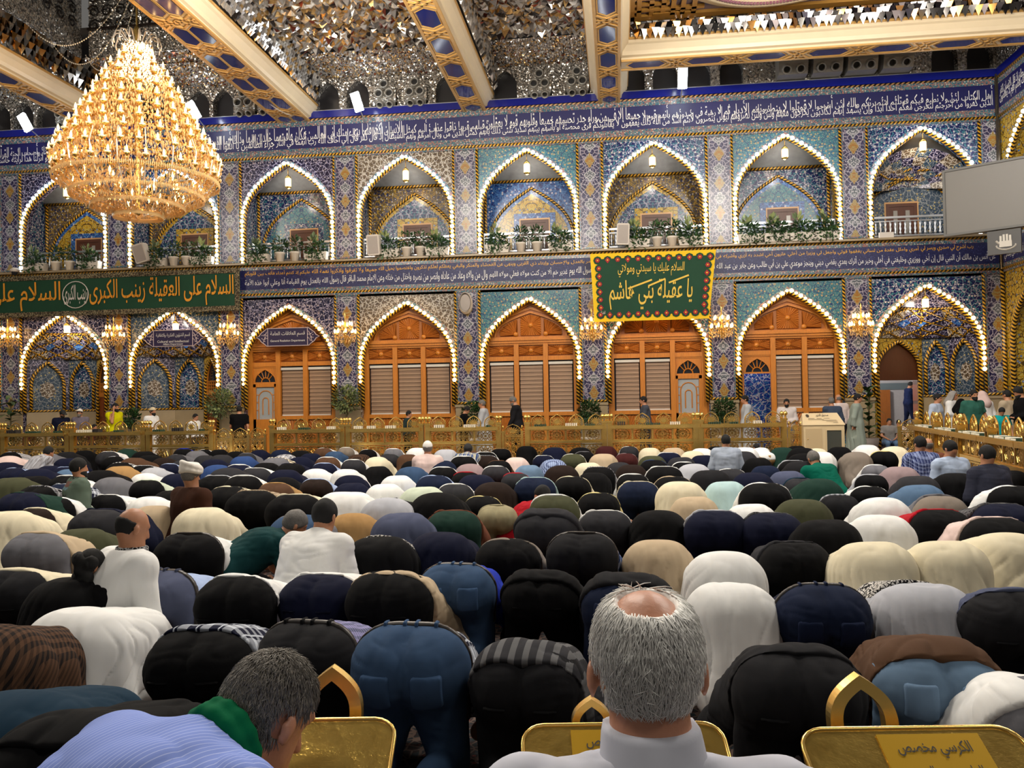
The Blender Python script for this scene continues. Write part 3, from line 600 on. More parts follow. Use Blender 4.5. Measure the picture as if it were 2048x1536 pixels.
BEAMS = [(-17.1, -16.3), (-10.75, -9.68), (-4.7, -3.92), (-.45, .26)]
Y0C = 6.
CD = P('ceiling_dark', (60, 56, 54), .8)
for a_ in ((XL, -16.05, -3, WY+1.4), (-11.05, XR+.5, -3, WY+1.4), (-16.05, -11.05, -3, 14), (-16.05, -11.05, 23.35, WY+1.4)): MB().box(*a_, 12.9, 13.1).build('ceiling_slab', CD, CE)
MB().box(-16.1, -11, 13.9, 23.5, 14.65, 14.75).build('lantern_top', CD, CE)
cof = [(XL, -17.1), (-16.3, -10.75), (-9.68, -4.7), (-3.92, -.45), (.26, XR)]
for k, (a, b) in enumerate(cof):
    facets('mirror_mosaic', CE, a, b, 24.1, WY+.3, 12.15, .075, .05)
    if k in (0, 2, 3): facets('mirror_mosaic', CE, a, b, 16., 24.1, 12.2, .2, .16, pr=(.26, .3, .26, .12, .06))
# closest large facets as single pieces
for q in range(300):
    k = 2 if q < 170 else 3; a, b = cof[k]; x, y = random.uniform(a+.3, b-.3), random.uniform(20.6, 23.4); s = random.uniform(.09, .15); m = MB()
    t = [random.uniform(-.35, .35) for _ in range(2)]; v = [(s*math.cos(u), s*math.sin(u), t[0]*s*math.cos(u)+t[1]*s*math.sin(u)) for u in [random.uniform(0, .6)+2*PI*w/3 for w in range(3)]]
    if q < 12: M_FAC = globals().setdefault('M_FAC', []); M_FAC.append(MB().add(v+[(0, 0, -s*.5)], [(0, 2, 1), (0, 1, 3), (1, 2, 3), (2, 0, 3)]).mesh('mirror_facet', M_MIR[[0, 2, 1, 0, 2, 4, 3, 0, 2, 1, 0, 1][q]]))
    o = ob('mirror_facet', M_FAC[q % 12], CE, (x, y, 12.06-.1*random.random()), random.uniform(0, 6))
# beams
def hexp(x0, x1, y0, y1, z, m): 
    c = (x0+x1)/2; t = min(.18, (x1-x0)*.4); m.prismz([(c, y0), (x1, y0+t), (x1, y1-t), (c, y1), (x0, y1-t), (x0, y0+t)], z-.012, z+.02)
BLUEP = P('blue_enamel_panel', (26, 40, 112), .12, 0, .15, 2.)
def beam_along(name, L, w0, w1, panels, place):
    t = struct(name); prof = [(-w1, .52), (-w1, .4), (-w1+.05, .36), (-w0-.1, .22), (-w0-.08, .12), (-w0, .09), (-w0, 0), (w0, 0), (w0, .09), (w0+.08, .12), (w0+.1, .22), (w1-.05, .36), (w1, .4), (w1, .52)]
    v = [(x, 0, z) for x, z in prof]+[(x, L, z) for x, z in prof]; n = len(prof); m = MB(); m.add(v, [(i, i+n, i+1+n, i+1) for i in range(n-1)]+[tuple(range(n)), tuple(range(2*n-1, n-1, -1))]); m.build('beam_body', CREAM, t)
    m = MB()
    for s in (-1, 1): m.box(s*w0-.04, s*w0+.04, 0, L, -.03, .02); m.box(s*w1-.03, s*w1+.03, 0, L, .48, .54)
    m.build('gilt_edge', GOLDP, t)
    per = 1.6; strips = panels; k = 0; y = .15
    xs = [(-w0+.1, w0-.1)] if strips == 1 else [(-w0+.08, -.05), (.05, w0-.08)]
    while y < L-.3:
        for a, b in xs:
            m = MB(); hexp(a, b, y, min(y+1.02, L-.1), 0, m); m.build('enamel_panel', BLUEP, t); m = MB(); c = (a+b)/2; ym = y+1.31; w = (b-a)/2+.06
            for pts in (((-w, -.32), (w, .1)), ((w, -.32), (-w, .1)), ((-w, .32), (w, -.1)), ((w, .32), (-w, -.1))):
                d = np.array([pts[1][0]-pts[0][0], pts[1][1]-pts[0][1], 0])/2; l = np.linalg.norm(d); m.obox((c+(pts[0][0]+pts[1][0])/2, ym+(pts[0][1]+pts[1][1])/2, -.02), d, np.array([-d[1], d[0], 0])/l*.025, (0, 0, .02))
            star = [(c+(.14 if q % 2 == 0 else .075)*math.cos(PI*q/6), ym+(.14 if q % 2 == 0 else .075)*math.sin(PI*q/6)) for q in range(12)]
            m.tube([(p[0], p[1], -.02) for p in star], .018, 4, True)
            if ym < L-.2: m.build('knot_ornament', GOLDP, t)
            m = MB(); hx = [((a+b)/2, y-.03), (b+.03, y+.16), (b+.03, y+.86), ((a+b)/2, y+1.05), (a-.03, y+.86), (a-.03, y+.16)]; m.tube([(p[0], p[1], -.01) for p in hx], .016, 4, True); m.build('gilt_edge', GOLDP, t)
        y += per
    place(t)
def pl(x): return lambda t: setattr(t, 'location', (x, Y0C, 10.77))
for k, (a, b) in enumerate(BEAMS): beam_along('beam_%d' % (k+1), WY-Y0C+.02, (b-a)/2-.06, (b-a)/2+.2, 2 if k == 1 else 1, pl((a+b)/2))
def plx(t): t.location = (XR, 23.12, 10.77); t.rotation_euler = (0, 0, PI/2)
beam_along('beam_5', XR-.26, .3, .52, 1, plx)
# mirrored prism fringes along the beam flanks
def prism_row(par, p0, p1, n, size, zr, mats=None):
    for r in range(zr):
        for q in range(n):
            f = (q+.5*(r % 2))/n; c = np.array(p0)+(np.array(p1)-np.array(p0))*f+np.array((0, 0, -r*size*.85)); yield c
PR = []
for k in range(4):
    s = .11; m = MB(); m.add([(-s, -s*.7, s), (s, -s*.7, s), (s, s*.7, s), (-s, s*.7, s), (0, 0, -s*1.3)], [(0, 1, 4), (1, 2, 4), (2, 3, 4), (3, 0, 4), (3, 2, 1, 0)]); PR.append(m.mesh('mirror_prism', [P('prism_silver', (150, 146, 142), .1, 1.), P('prism_grey', (96, 92, 90), .1, 1.), P('prism_gold', (170, 124, 70), .12, 1.), P('prism_dark', (44, 40, 40), .12, 1.)][k]))
cnt = 0
for c in prism_row(CE, (.7, 22.5, 11.62), (11, 22.5, 11.62), 66, .17, 3): ob('mirror_prism', PR[random.choice((0, 1, 1, 2, 3))], CE, c+np.random.default_rng(cnt).uniform(-.02, .02, 3), random.uniform(-.4, .4)); cnt += 1
for c in prism_row(CE, (-15.9, 18, 12.0), (-15.9, 25.6, 12.0), 34, .24, 4): ob('mirror_prism', PR[random.choice((0, 0, 1, 2))], CE, c, PI/2+random.uniform(-.4, .4))
big = MB()
for xx in (-9.35, -3.6): 
    for c in prism_row(CE, (xx, 17, 12.1), (xx, 25.8, 12.1), 60, .15, 7):
        s = .075; u = random.uniform(-.03, .03); big.cur = random.choice((0, 0, 1, 1, 2, 3)); big.add([c+np.array(p) for p in ((-s, -s, s), (s, -s, s+u), (s, s, s), (-s, s, s-u), (u, u, -s))], [(0, 1, 4), (1, 2, 4), (2, 3, 4), (3, 0, 4)])
big.build('mirror_fringe', M_MIR, CE)['kind'] = 'stuff'
# cove with pointed niches
NX = [-25.6, -24.6, -23.6, -22.6, -21.6, -20.7, -19.85, -19.0, -18.2, -15.4, -14.5, -13.55, -12.7, -11.9, -11.1, -9.13, -8.13, -7.2, -6.2, -5.2, -3.34, -2.24, -1.07, .63, 1.62, 2.62, 3.61, 4.4, 9.76, 10.75]
NOZ = {-18.2, -11.9, -11.1, -7.2, -6.2, -2.24, -1.07}
edges = [XL]+[(NX[k]+NX[k+1])/2 for k in range(len(NX)-1)]+[XR]
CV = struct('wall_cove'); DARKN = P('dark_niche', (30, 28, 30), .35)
def mosaic():
    n = NT('mirror_mosaic_sheet'); v = n.coord(); c = n.vor(v, 28., 'F1', 'Color'); d = n.sep(c)[0]
    n.put(n.b.inputs['Normal'], n.n('ShaderNodeVectorMath', {0: n.n('ShaderNodeVectorMath', {0: n.n('ShaderNodeVectorMath', {0: c, 1: (.5, .5, .5)}, operation='SUBTRACT'), 'Scale': 1.1}, operation='SCALE'), 1: n.n('ShaderNodeNewGeometry', out='Normal')}, operation='ADD'))
    return n.done(n.mix(d, lin((84, 80, 76)), lin((226, 220, 210))), .22, .7)
MOSA = mosaic(); COVE_EX = []
for k, x in enumerate(NX):
    if 4.4 <= x < 9: m = MB(); m.add([(edges[k], WY+.05, 11.05), (edges[k+1], WY+.05, 11.05), (edges[k+1], WY+.05, 12.2), (edges[k], WY+.05, 12.2)], [(0, 1, 2, 3)]); m.build('mosaic_panel', MOSA, CV); continue
    h0, h1 = x-edges[k], edges[k+1]-x; a = min(.37, h0-.05, h1-.05)
    m = MB(); spandrel(m, x, a, a, 11.08, 11.5, 12.03, 12.2, WY+.05, .3); m.add([(edges[k], WY+.05, 11.05), (x-a, WY+.05, 11.05), (x-a, WY+.05, 12.2), (edges[k], WY+.05, 12.2)], [(0, 1, 2, 3)]); m.add([(x+a, WY+.05, 11.05), (edges[k+1], WY+.05, 11.05), (edges[k+1], WY+.05, 12.2), (x+a, WY+.05, 12.2)], [(0, 1, 2, 3)])
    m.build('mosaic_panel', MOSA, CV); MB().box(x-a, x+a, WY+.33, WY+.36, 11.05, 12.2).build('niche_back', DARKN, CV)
MB().box(XR-.05, XR+.3, 8, WY+.3, 11.05, 12.9).build('side_mosaic', MOSA, CV); MB().box(XL, XR, WY-.03, WY+.1, 11.05, 11.1).build('silver_lip', M_RAIL, CV)
# right-hand coffer: blue panel with gilded interlace and round cream rim
RC = struct('ceiling_coffer'); zc = 11.72
MB().box(.3, XR, 14, 22.45, zc, zc+.05).build('coffer_panel', P('coffer_blue', (24, 34, 104), .3), RC)
facets('mirror_mosaic', RC, .3, XR, 22.5, 24.1, 12.2, .2, .15)
KUF = P('gilt_strap', (168, 122, 52), .35, .4)
frame_ = MB(); frame_.box(.3, .62, 14, 22.4, zc-.08, zc).box(.3, XR, 22.15, 22.4, zc-.08, zc); frame_.build('gilt_border', KUF, RC)
cx, cy = G(1322, 12, 11.72)
for k, (a, b, c, d) in enumerate([(-1.1, 1.1, -.62, -.5), (-1.1, 1.1, .0, .12), (-.9, .9, .5, .62), (-.62, -.5, -.95, .95), (0, .12, -1.1, 1.1), (.5, .62, -.95, .95), (-.9, -.78, -.62, .62), (.78, .9, -.62, .62), (-.9, .2, -.3, -.18), (-.2, .9, .25, .37), (-.3, -.18, -.6, .4), (.25, .37, -.4, .6)]):
    MB().box(cx+a, cx+b, cy+c, cy+d, zc-.07-.012*(k % 2), zc).build('gilt_strap', KUF, RC)
m = MB(); c0 = (3.9, 19.45); ro, ri = 2.55, 2.1; n = 64
for r, z, nm, mt in ((ro, zc-.12, 'rim', CREAM),):
    pr = [(ro, zc), (ro, zc-.14), (ri, zc-.3), (ri-.1, zc-.22), (ri-.25, zc-.2), (ri-.3, zc+.4)]
    v = [(c0[0]+p[0]*math.cos(2*PI*k/n), c0[1]+p[0]*math.sin(2*PI*k/n), p[1]) for k in range(n) for p in pr]; q = len(pr)
    m.add(v, [(k*q+w, ((k+1) % n)*q+w, ((k+1) % n)*q+w+1, k*q+w+1) for k in range(n) for w in range(q-1)])
m.build('round_rim', CREAM, RC, True); m = MB()
for k in range(160): a = 2*PI*k/160; m.obox((c0[0]+2.04*math.cos(a), c0[1]+2.04*math.sin(a), zc-.27), (.03, 0, 0), (0, .03, 0), (0, 0, .03))
m.build('bead', P('dark_red_bead', (96, 40, 60), .3), RC)['kind'] = 'stuff'
m = MB(); m.prismz([(c0[0]+2.0*math.cos(2*PI*k/48), c0[1]+2.0*math.sin(2*PI*k/48)) for k in range(48)], zc-.2, zc-.15); m.build('rosette_disc', T_COB, RC)
# left coffer: dark raised lantern box with scroll work
LC = struct('ceiling_lantern'); DK = P('dark_lacquer', (44, 36, 32), .25, .3, .3, 6.); SCR = P('dark_scroll', (20, 15, 14), .4)
MB().box(-15.6, -11.1, 23.3, 23.4, 12.2, 14.6).build('lantern_wall', MOSA, LC); MB().box(-16.0, -15.9, 14, 23.4, 12.2, 14.6).build('lantern_wall', MOSA, LC)
facets('mirror_mosaic', LC, -15.9, -11.1, 23.4, 24.2, 12.2, .1, .07)
for x in np.arange(-15.3, -11.2, .62):
    MB().tube([(x+p[0], 23.26, 12.25+p[1]) for p in [(-.28, 0)]+arch(.28, .62, 7)+[(.28, 0)]], .03, 5).build('arch_ornament', P('red_brown_rib', (84, 46, 32), .35), LC)
for r in range(3):
    for k, x in enumerate(np.arange(-15.4, -11.1, .42)):
        sg = 1 if (k+r) % 2 else -1; pts = [(x+sg*(.05+.15*t/10)*math.cos(.9*t), 23.24, 13.1+r*.42+(.05+.15*t/10)*math.sin(.9*t)) for t in range(11)]
        MB().tube(pts, .026, 5).build('scroll_ornament', SCR, LC)
        yy = 22.9-(k*.55); MB().tube([(-15.86, yy+(p[0]-x), p[2]) for p in pts], .026, 5).build('scroll_ornament', SCR, LC)
MB().box(-15.6, -11.1, 23.2, 23.3, 12.95, 13.02).build('lantern_band', DK, LC); MB().box(-15.6, -11.1, 23.15, 23.3, 14.3, 14.6).build('lantern_band', DK, LC)
# ================= figures: smooth distance fields turned into continuous meshes
def vnoise(p, seed=0):
    p = p+seed*7.31; i = np.floor(p).astype(np.int64); f = p-i; f = f*f*(3-2*f); r = 0
    for dx in (0, 1):
        for dy in (0, 1):
            for dz in (0, 1):
                h = (i[:, 0]+dx)*374761393+(i[:, 1]+dy)*668265263+(i[:, 2]+dz)*2147483647; h = (h ^ (h >> 13))*1274126177; h = ((h ^ (h >> 16)) & 0xffff)/65535.
                r = r+h*(f[:, 0] if dx else 1-f[:, 0])*(f[:, 1] if dy else 1-f[:, 1])*(f[:, 2] if dz else 1-f[:, 2])
    return r
def cone(a, b, ra, rb, k=.035):
    a, b = np.array(a, np.float32), np.array(b, np.float32); ba = b-a; L = float(ba@ba)+1e-9
    def f(P):
        q = P-a; t = np.clip((q@ba)/L, 0, 1); return np.sqrt(((q-t[..., None]*ba)**2).sum(-1))-(ra+t*(rb-ra))
    return f, np.minimum(a-ra, b-rb), np.maximum(a+ra, b+rb), k
def ell(c, r, M=None, k=.035):
    c, r = np.array(c, np.float32), np.array(r, np.float32)
    def f(P):
        q = P-c
        if M is not None: q = q@M        # M columns = local axes
        k0 = np.sqrt(((q/r)**2).sum(-1))+1e-6; k1 = np.sqrt(((q/(r*r))**2).sum(-1))+1e-6; return k0*(k0-1)/k1
    R = r.max() if M is not None else r
    return f, c-R, c+R, k
def smin(a, b, k):
    h = np.clip(.5+.5*(b-a)/k, 0, 1); return b+(a-b)*h-k*h*(1-h)
def nets(f, o, h):
    sh = np.array(f.shape)-1; s = f < 0; N = int(sh.prod()); cnt = np.zeros(N); acc = np.zeros((N, 3)); quads = []
    st = np.array([sh[1]*sh[2], sh[2], 1])
    for ax in range(3):
        sl0 = [slice(None)]*3; sl1 = [slice(None)]*3; sl0[ax] = slice(0, -1); sl1[ax] = slice(1, None)
        a, b = f[tuple(sl0)], f[tuple(sl1)]; cr = (a < 0) != (b < 0); idx = np.argwhere(cr)
        if not len(idx): continue
        av, bv = a[cr], b[cr]; pos = idx.astype(float); pos[:, ax] += av/(av-bv); u, v = [q for q in range(3) if q != ax]
        ok = (idx[:, u] > 0) & (idx[:, v] > 0) & (idx[:, u] < sh[u]) & (idx[:, v] < sh[v]); idx, pos, sg = idx[ok], pos[ok], (av < 0)[ok]; cells = []
        for du, dv in ((0, 0), (1, 0), (1, 1), (0, 1)):
            c = idx.copy(); c[:, u] -= du; c[:, v] -= dv; fl = c@st; cells.append(fl); cnt += np.bincount(fl, minlength=N)
            for d in range(3): acc[:, d] += np.bincount(fl, weights=pos[:, d], minlength=N)
        q = np.stack(cells, 1); rev = sg if ax != 1 else ~sg; q[~rev] = q[~rev][:, ::-1]; quads.append(q[:, ::-1])
    if not quads: return np.zeros((0, 3)), np.zeros((0, 4), int)
    Q = np.concatenate(quads); used = cnt > 0; mp = np.cumsum(used)-1; return acc[used]/cnt[used][:, None]*h+o, mp[Q]
def field_mesh(name, prims, h, infl=0., clips=(), wr=0., seed=0, extra=None, wsc=(7, 7, 7), fold=None, crease=0.):
    lo = np.min([p[1] for p in prims], 0)-infl-2.5*h; hi = np.max([p[2] for p in prims], 0)+infl+2.5*h
    ax = [np.arange(lo[d], hi[d]+h, h, dtype=np.float32) for d in range(3)]; P = np.stack(np.meshgrid(*ax, indexing='ij'), -1); d = None
    for f, a, b, k in prims:
        m = .1+infl     # evaluate only near the primitive
        i0 = [max(0, int((a[q]-m-lo[q])/h)) for q in range(3)]; i1 = [min(len(ax[q]), int((b[q]+m-lo[q])/h)+2) for q in range(3)]; sl = tuple(slice(i0[q], i1[q]) for q in range(3))
        if d is None: d = np.full(P.shape[:3], .2, np.float32)
        d[sl] = smin(d[sl], f(P[sl]), k)
    d = d-infl
    for p, n in clips: d = np.maximum(d, -((P-np.array(p, np.float32))@np.array(n, np.float32)))
    if extra is not None: d = extra(P, d)
    d[0], d[-1], d[:, 0], d[:, -1], d[:, :, 0], d[:, :, -1] = .2, .2, .2, .2, .2, .2
    V, Qd = nets(d, lo, h); me = bpy.data.meshes.new(name)
    if wr and len(V):
        me.from_pydata(V.tolist(), [], Qd.tolist()); nn = np.empty(len(V)*3, np.float32); me.vertex_normals.foreach_get('vector', nn); nn = nn.reshape(-1, 3)
        q = V*np.array(wsc)*.6; w = vnoise(q, seed); a = 1-np.abs(2*vnoise(q*np.array((1.6, 1.6, .8))+w[:, None]*1.2, seed+3)-1); V = V+nn*(wr*((w-.5)*1.5+(a**3-.3)*.8))[:, None]
        if fold:      # hanging folds that deepen towards the hem
            z1, z0, n_, A = fold; th = np.arctan2(V[:, 0], -(V[:, 1]+.02))+(vnoise(V*2.2, seed+9)-.5)*1.3; rg = (1-np.abs(np.sin(th*n_*.5+vnoise(V*4., seed+5)*2.)))**3.5; V = V+nn*(A*(rg-.2)*np.clip((z1-V[:, 2])/(z1-z0), 0, 1)*np.clip(V[:, 2]/.06, .2, 1))[:, None]
        if crease: c_ = (1-np.abs(2*vnoise(V*np.array((5., 5., 26.))+vnoise(V*5., seed)[:, None]*2, seed+11)-1))**4; V = V+nn*(crease*c_*vnoise(V*4., seed+13))[:, None]
        me.vertices.foreach_set('co', V.astype(np.float32).ravel())
    else: me.from_pydata(V.tolist(), [], Qd.tolist())
    me.polygons.foreach_set('use_smooth', np.ones(len(me.polygons), bool)); me.materials.append(None); me.update(); return me
def rot(yaw=0, pitch=0, roll=0):
    return np.array((Matrix.Rotation(yaw, 3, 'Z') @ Matrix.Rotation(pitch, 3, 'X') @ Matrix.Rotation(roll, 3, 'Y')), np.float32)
class Fig:
    """joints in metres, facing +y; HM is the head's orientation"""
    def __init__(s, J, HM, bw=1., hs=1.): s.J = {k: np.array(v, np.float32) for k, v in J.items()}; s.HM = HM; s.bw = bw; s.hs = hs
    def head(s):
        J, M, g = s.J, s.HM, s.hs; at = lambda p: J['head']+M@(np.array(p, np.float32)*g)
        r = [ell(at((0, -.008, .02)), np.array((.076, .096, .1))*g, M, .02), ell(at((0, .03, -.055)), np.array((.056, .062, .065))*g, M, .03), cone(at((0, .088, .012)), at((0, .107, -.03)), .011*g, .017*g, .015),
             ell(at((0, .075, -.075)), np.array((.03, .022, .02))*g, M, .02), cone(at((-.04, .074, .03)), at((.04, .074, .03)), .014*g, .014*g, .02)]
        for q in (-1, 1): r.append(ell(at((q*.085, -.012, -.012)), np.array((.012, .021, .034))*g, M, .01))
        r.append(cone(J['neck'], at((0, -.02, -.05)), .058*s.bw**.5*g, .055*g, .03)); return r
    def torso(s):
        J, w = s.J, s.bw; r = []; d = J['shl']-J['shr']; d = d/np.linalg.norm(d)
        for q in (-1, 1): r.append(cone(J['pelvis']+d*q*.06, J['chest']+d*q*.075, .125*w, .125*w, .06))
        r.append(cone(J['shl'], J['shr'], .072, .072, .06)); r.append(cone(J['chest'], J['neck'], .11, .058, .05)); return r
    def hips(s):
        J, w = s.J, s.bw; b = J.get('butt', J['pelvis']); r = [cone(J['hil'], J['hir'], .118*w, .118*w, .06)]
        for h in ('hil', 'hir'): r.append(ell(J[h]*.9+b*.1+(b-J['pelvis']), (.108*w, .115*w, .115*w), None, .06))
        return r
    def arms(s, up=True, lo=True):
        J, r = s.J, []
        for q in 'lr':
            if up: r.append(cone(J['sh'+q], J['el'+q], .055, .043, .03))
            if lo: r.append(cone(J['el'+q], J['ha'+q], .042, .027, .02))
        return r
    def legs(s, up=True, lo=True):
        J, r, w = s.J, [], s.bw
        for q in 'lr':
            if up: r.append(cone(J['hi'+q], J['kn'+q], .115*w, .074, .05))
            if lo: r.append(cone(J['kn'+q], J['an'+q], .058, .038, .03))
        return r
    def feet(s):
        J, r = s.J, []
        for q in 'lr':
            heel = J.get('he'+q, J['an'+q]+np.array((0, -.04, -.045))); r += [cone(J['an'+q], heel, .036, .034, .02), cone(heel, J['to'+q], .034, .03, .02), cone(J['to'+q]+np.array((-.025, 0, 0)), J['to'+q]+np.array((.025, 0, 0)), .024, .022, .015)]
        return r
    def hands(s):
        J, r = s.J, []
        for q in 'lr':
            w = J['ha'+q]; d = J.get('fi'+q, w+(w-J['el'+q])/np.linalg.norm(w-J['el'+q])*.09)-w; d = d/(np.linalg.norm(d)+1e-6); n = J.get('pn', np.array((0, 0, 1.), np.float32)); sd = np.cross(d, n); sd = sd/(np.linalg.norm(sd)+1e-6)
            for k in range(4): o = sd*(k-1.5)*.019; r.append(cone(w+o*.6, w+d*.085+o, .015, .0125, .012)); m = w+d*.085+o; L = (.07, .085, .08, .06)[k]; r += [cone(m, m+d*L*.55-np.array((0, 0, .006)), .0105, .0095, .004), cone(m+d*L*.55-np.array((0, 0, .006)), m+d*L*.95-np.array((0, 0, .018)), .0095, .008, .004)]
            t = sd*(1 if q == 'r' else -1)*-1; r += [cone(w+d*.02, w+d*.05+t*.045, .015, .012, .01), cone(w+d*.05+t*.045, w+d*.09+t*.055, .011, .009, .004)]
        return r
    def body(s): return s.head()+s.torso()+s.hips()+s.arms()+s.legs()+s.feet()+s.hands()
def hair_mesh(F_, h, kind='short', seed=0, infl=.012):
    M = F_.HM; g = F_.hs; at = lambda p: F_.J['head']+M@(np.array(p, np.float32)*g); nn = lambda v: M@(np.array(v, np.float32)/np.linalg.norm(v))
    cr = [ell(at((0, -.01, .022)), np.array((.078, .097, .101))*g, M)]
    if kind == 'fringe':      # bald on top
        return field_mesh('hair', cr, h, .002, [(at((0, -.015, .0)), nn((0, -1, .3))), (at((0, -.05, .04)), nn((0, -.25, -1))), (at((0, -.07, -.065)), nn((0, .35, .94)))], .002, seed, wsc=(40, 40, 40))
    return field_mesh('hair', cr, h, infl*.6, [(at((0, .04, .006)), nn((0, -.66, .75))), (at((0, -.07, -.055)), nn((0, .35, .94)))], .003, seed, wsc=(45, 45, 45))
def beard_mesh(F_, h):
    M = F_.HM; at = lambda p: F_.J['head']+M@np.array(p, np.float32); nn = lambda v: M@(np.array(v, np.float32)/np.linalg.norm(v))
    return field_mesh('beard', [ell(at((0, .03, -.06)), (.059, .064, .066), M), ell(at((0, .08, -.1)), (.03, .025, .03), M)], h, .006, [(at((0, 0, -.045)), nn((0, .12, -1)))], .003)
def cap_mesh(F_, h, kind):
    M = F_.HM; at = lambda p: F_.J['head']+M@np.array(p, np.float32); nn = lambda v: M@(np.array(v, np.float32)/np.linalg.norm(v))
    if kind == 'turban':
        r = []
        for k in range(5):
            t = np.linspace(0, 2*PI, 13)
            for a, b in zip(t[:-1], t[1:]): f = lambda x: at(((.085+.012*(k % 2))*math.cos(x), -.01+.1*math.sin(x), .05+.02*k-(.018 if k % 2 else -.018)*math.cos(x)-.008*k*math.sin(x))) if k < 4 else at((.05*math.cos(x), -.015+.065*math.sin(x), .122)); r.append(cone(f(a), f(b), .026, .026, .006))
        r.append(ell(at((0, -.01, .08)), (.088, .104, .062), M)); return field_mesh('turban', r, min(h, .012), 0)
    pr = [ell(at((0, -.008, .025)), (.08, .1, .105), M)]
    if kind == 'peak': pr.append(ell(at((0, .13, .062)), (.06, .06, .012), M, .01))
    if kind == 'shawl':
        pr = [ell(at((0, -.01, .02)), (.084, .1, .11), M), cone(at((0, -.05, 0)), at((0, -.1, -.2)), .09, .14, .06)]; 
        for q in (-1, 1): pr.append(cone(at((q*.06, 0, 0)), at((q*.13, .02, -.22)), .05, .07, .05))
        return field_mesh('head_scarf', pr, h, .012, [(at((0, .05, 0)), nn((0, -1, .25)))], .006)
    return field_mesh('cap', pr, h, .012, [(at((0, 0, .035)), nn((0, -.15, 1)))], 0)
# ---------- poses
def prostrate(bw=1., kn=.13, el=.32, hz=0., seed=0):
    J = dict(pelvis=(0, .0, .46+hz), chest=(0, .36, .37), neck=(0, .5, .25), head=(0, .6, .125), butt=(0, -.07, .455+hz))
    for q, s in (('l', -1), ('r', 1)):
        J.update({'hi'+q: (s*.095, -.03, .45+hz), 'kn'+q: (s*kn, .05, .075), 'an'+q: (s*.1, -.34, .12), 'he'+q: (s*.1, -.4, .17), 'to'+q: (s*.1, -.39, .035), 'sh'+q: (s*.18, .44, .28), 'el'+q: (s*el, .4, .09), 'ha'+q: (s*.24, .6, .045), 'fi'+q: (s*.23, .7, .03)})
    return Fig(J, rot(0, -2.2), bw)
def kneel(lean=.15, hy=0., hp=0., bw=1., hands='lap', sz=0., bend=0.):
    pc = np.array((0, -.1, .24+sz)); d = np.array((0, math.sin(lean), math.cos(lean))); d2 = np.array((0, math.sin(lean+bend+.1), math.cos(lean+bend+.1)))
    ch = pc+.36*d; nk = ch+.19*d2; J = dict(pelvis=pc, chest=ch, neck=nk, head=nk+.125*np.array((0, math.sin(max(-.6, lean+bend-.05+hp*-.6)), math.cos(lean+bend-.05+hp*-.6))))
    for q, s in (('l', -1), ('r', 1)):
        sh = ch+.1*d2+np.array((s*.185, 0, 0)); J.update({'hi'+q: pc+np.array((s*.1, 0, -.02)), 'kn'+q: (s*.17, .33, .085), 'an'+q: (s*.1, -.24, .07), 'to'+q: (s*.09, -.36, .04), 'sh'+q: sh})
        if hands == 'up': J.update({'el'+q: sh+np.array((s*.07, .1, -.24)), 'ha'+q: sh+np.array((-s*.02, .26, -.05)), 'fi'+q: sh+np.array((-s*.02, .28, .05))})
        elif hands == 'floor': J.update({'el'+q: sh+np.array((s*.09, .06, -.25)), 'ha'+q: (s*.2, sh[1]+.22, .06), 'fi'+q: (s*.2, sh[1]+.32, .03)})
        else: J.update({'el'+q: sh+np.array((s*.09, .0, -.27)), 'ha'+q: (s*.15, .18, .25+sz), 'fi'+q: (s*.14, .28, .2)})
    return Fig(J, rot(hy, -hp), bw)
def stand(stride=.12, hy=0., hp=.08, arms='side', bw=1., lean=.03):
    J = dict(pelvis=(0, 0, .96), chest=(0, .36*lean+.01, 1.27), neck=(0, .5*lean+.02, 1.46)); J['head'] = (0, .5*lean+.045+.08*math.sin(hp), 1.6-.03*math.sin(abs(hp)))
    for q, s in (('l', -1), ('r', 1)):
        f = s*stride; sh = np.array((s*.185, .36*lean, 1.38)); J.update({'hi'+q: (s*.09, 0, .92), 'kn'+q: (s*.1, f*.6+.03, .5), 'an'+q: (s*.09, f, .09), 'to'+q: (s*.1, f+.15, .035), 'sh'+q: sh})
        if arms == 'side': J.update({'el'+q: sh+np.array((s*.07, -f*.6, -.28)), 'ha'+q: sh+np.array((s*.06, -f*1.2+.05, -.52))})
        elif arms == 'front': J.update({'el'+q: sh+np.array((s*.08, .02, -.28)), 'ha'+q: sh+np.array((-s*.12, .22, -.34)), 'fi'+q: sh+np.array((-s*.19, .25, -.33))})
        elif arms == 'phone': J.update({'el'+q: sh+(np.array((s*.06, .2, -.22)) if s > 0 else np.array((s*.06, 0, -.28))), 'ha'+q: (np.array((.11, .12, 1.55)) if s > 0 else sh+np.array((s*.05, .04, -.53))), **({'fir': np.array((.09, .1, 1.63))} if s > 0 else {})})
        elif arms == 'push': J.update({'el'+q: sh+np.array((s*.05, .22, -.16)), 'ha'+q: sh+np.array((0, .45, -.12))})
    return Fig(J, rot(hy, -hp), bw)
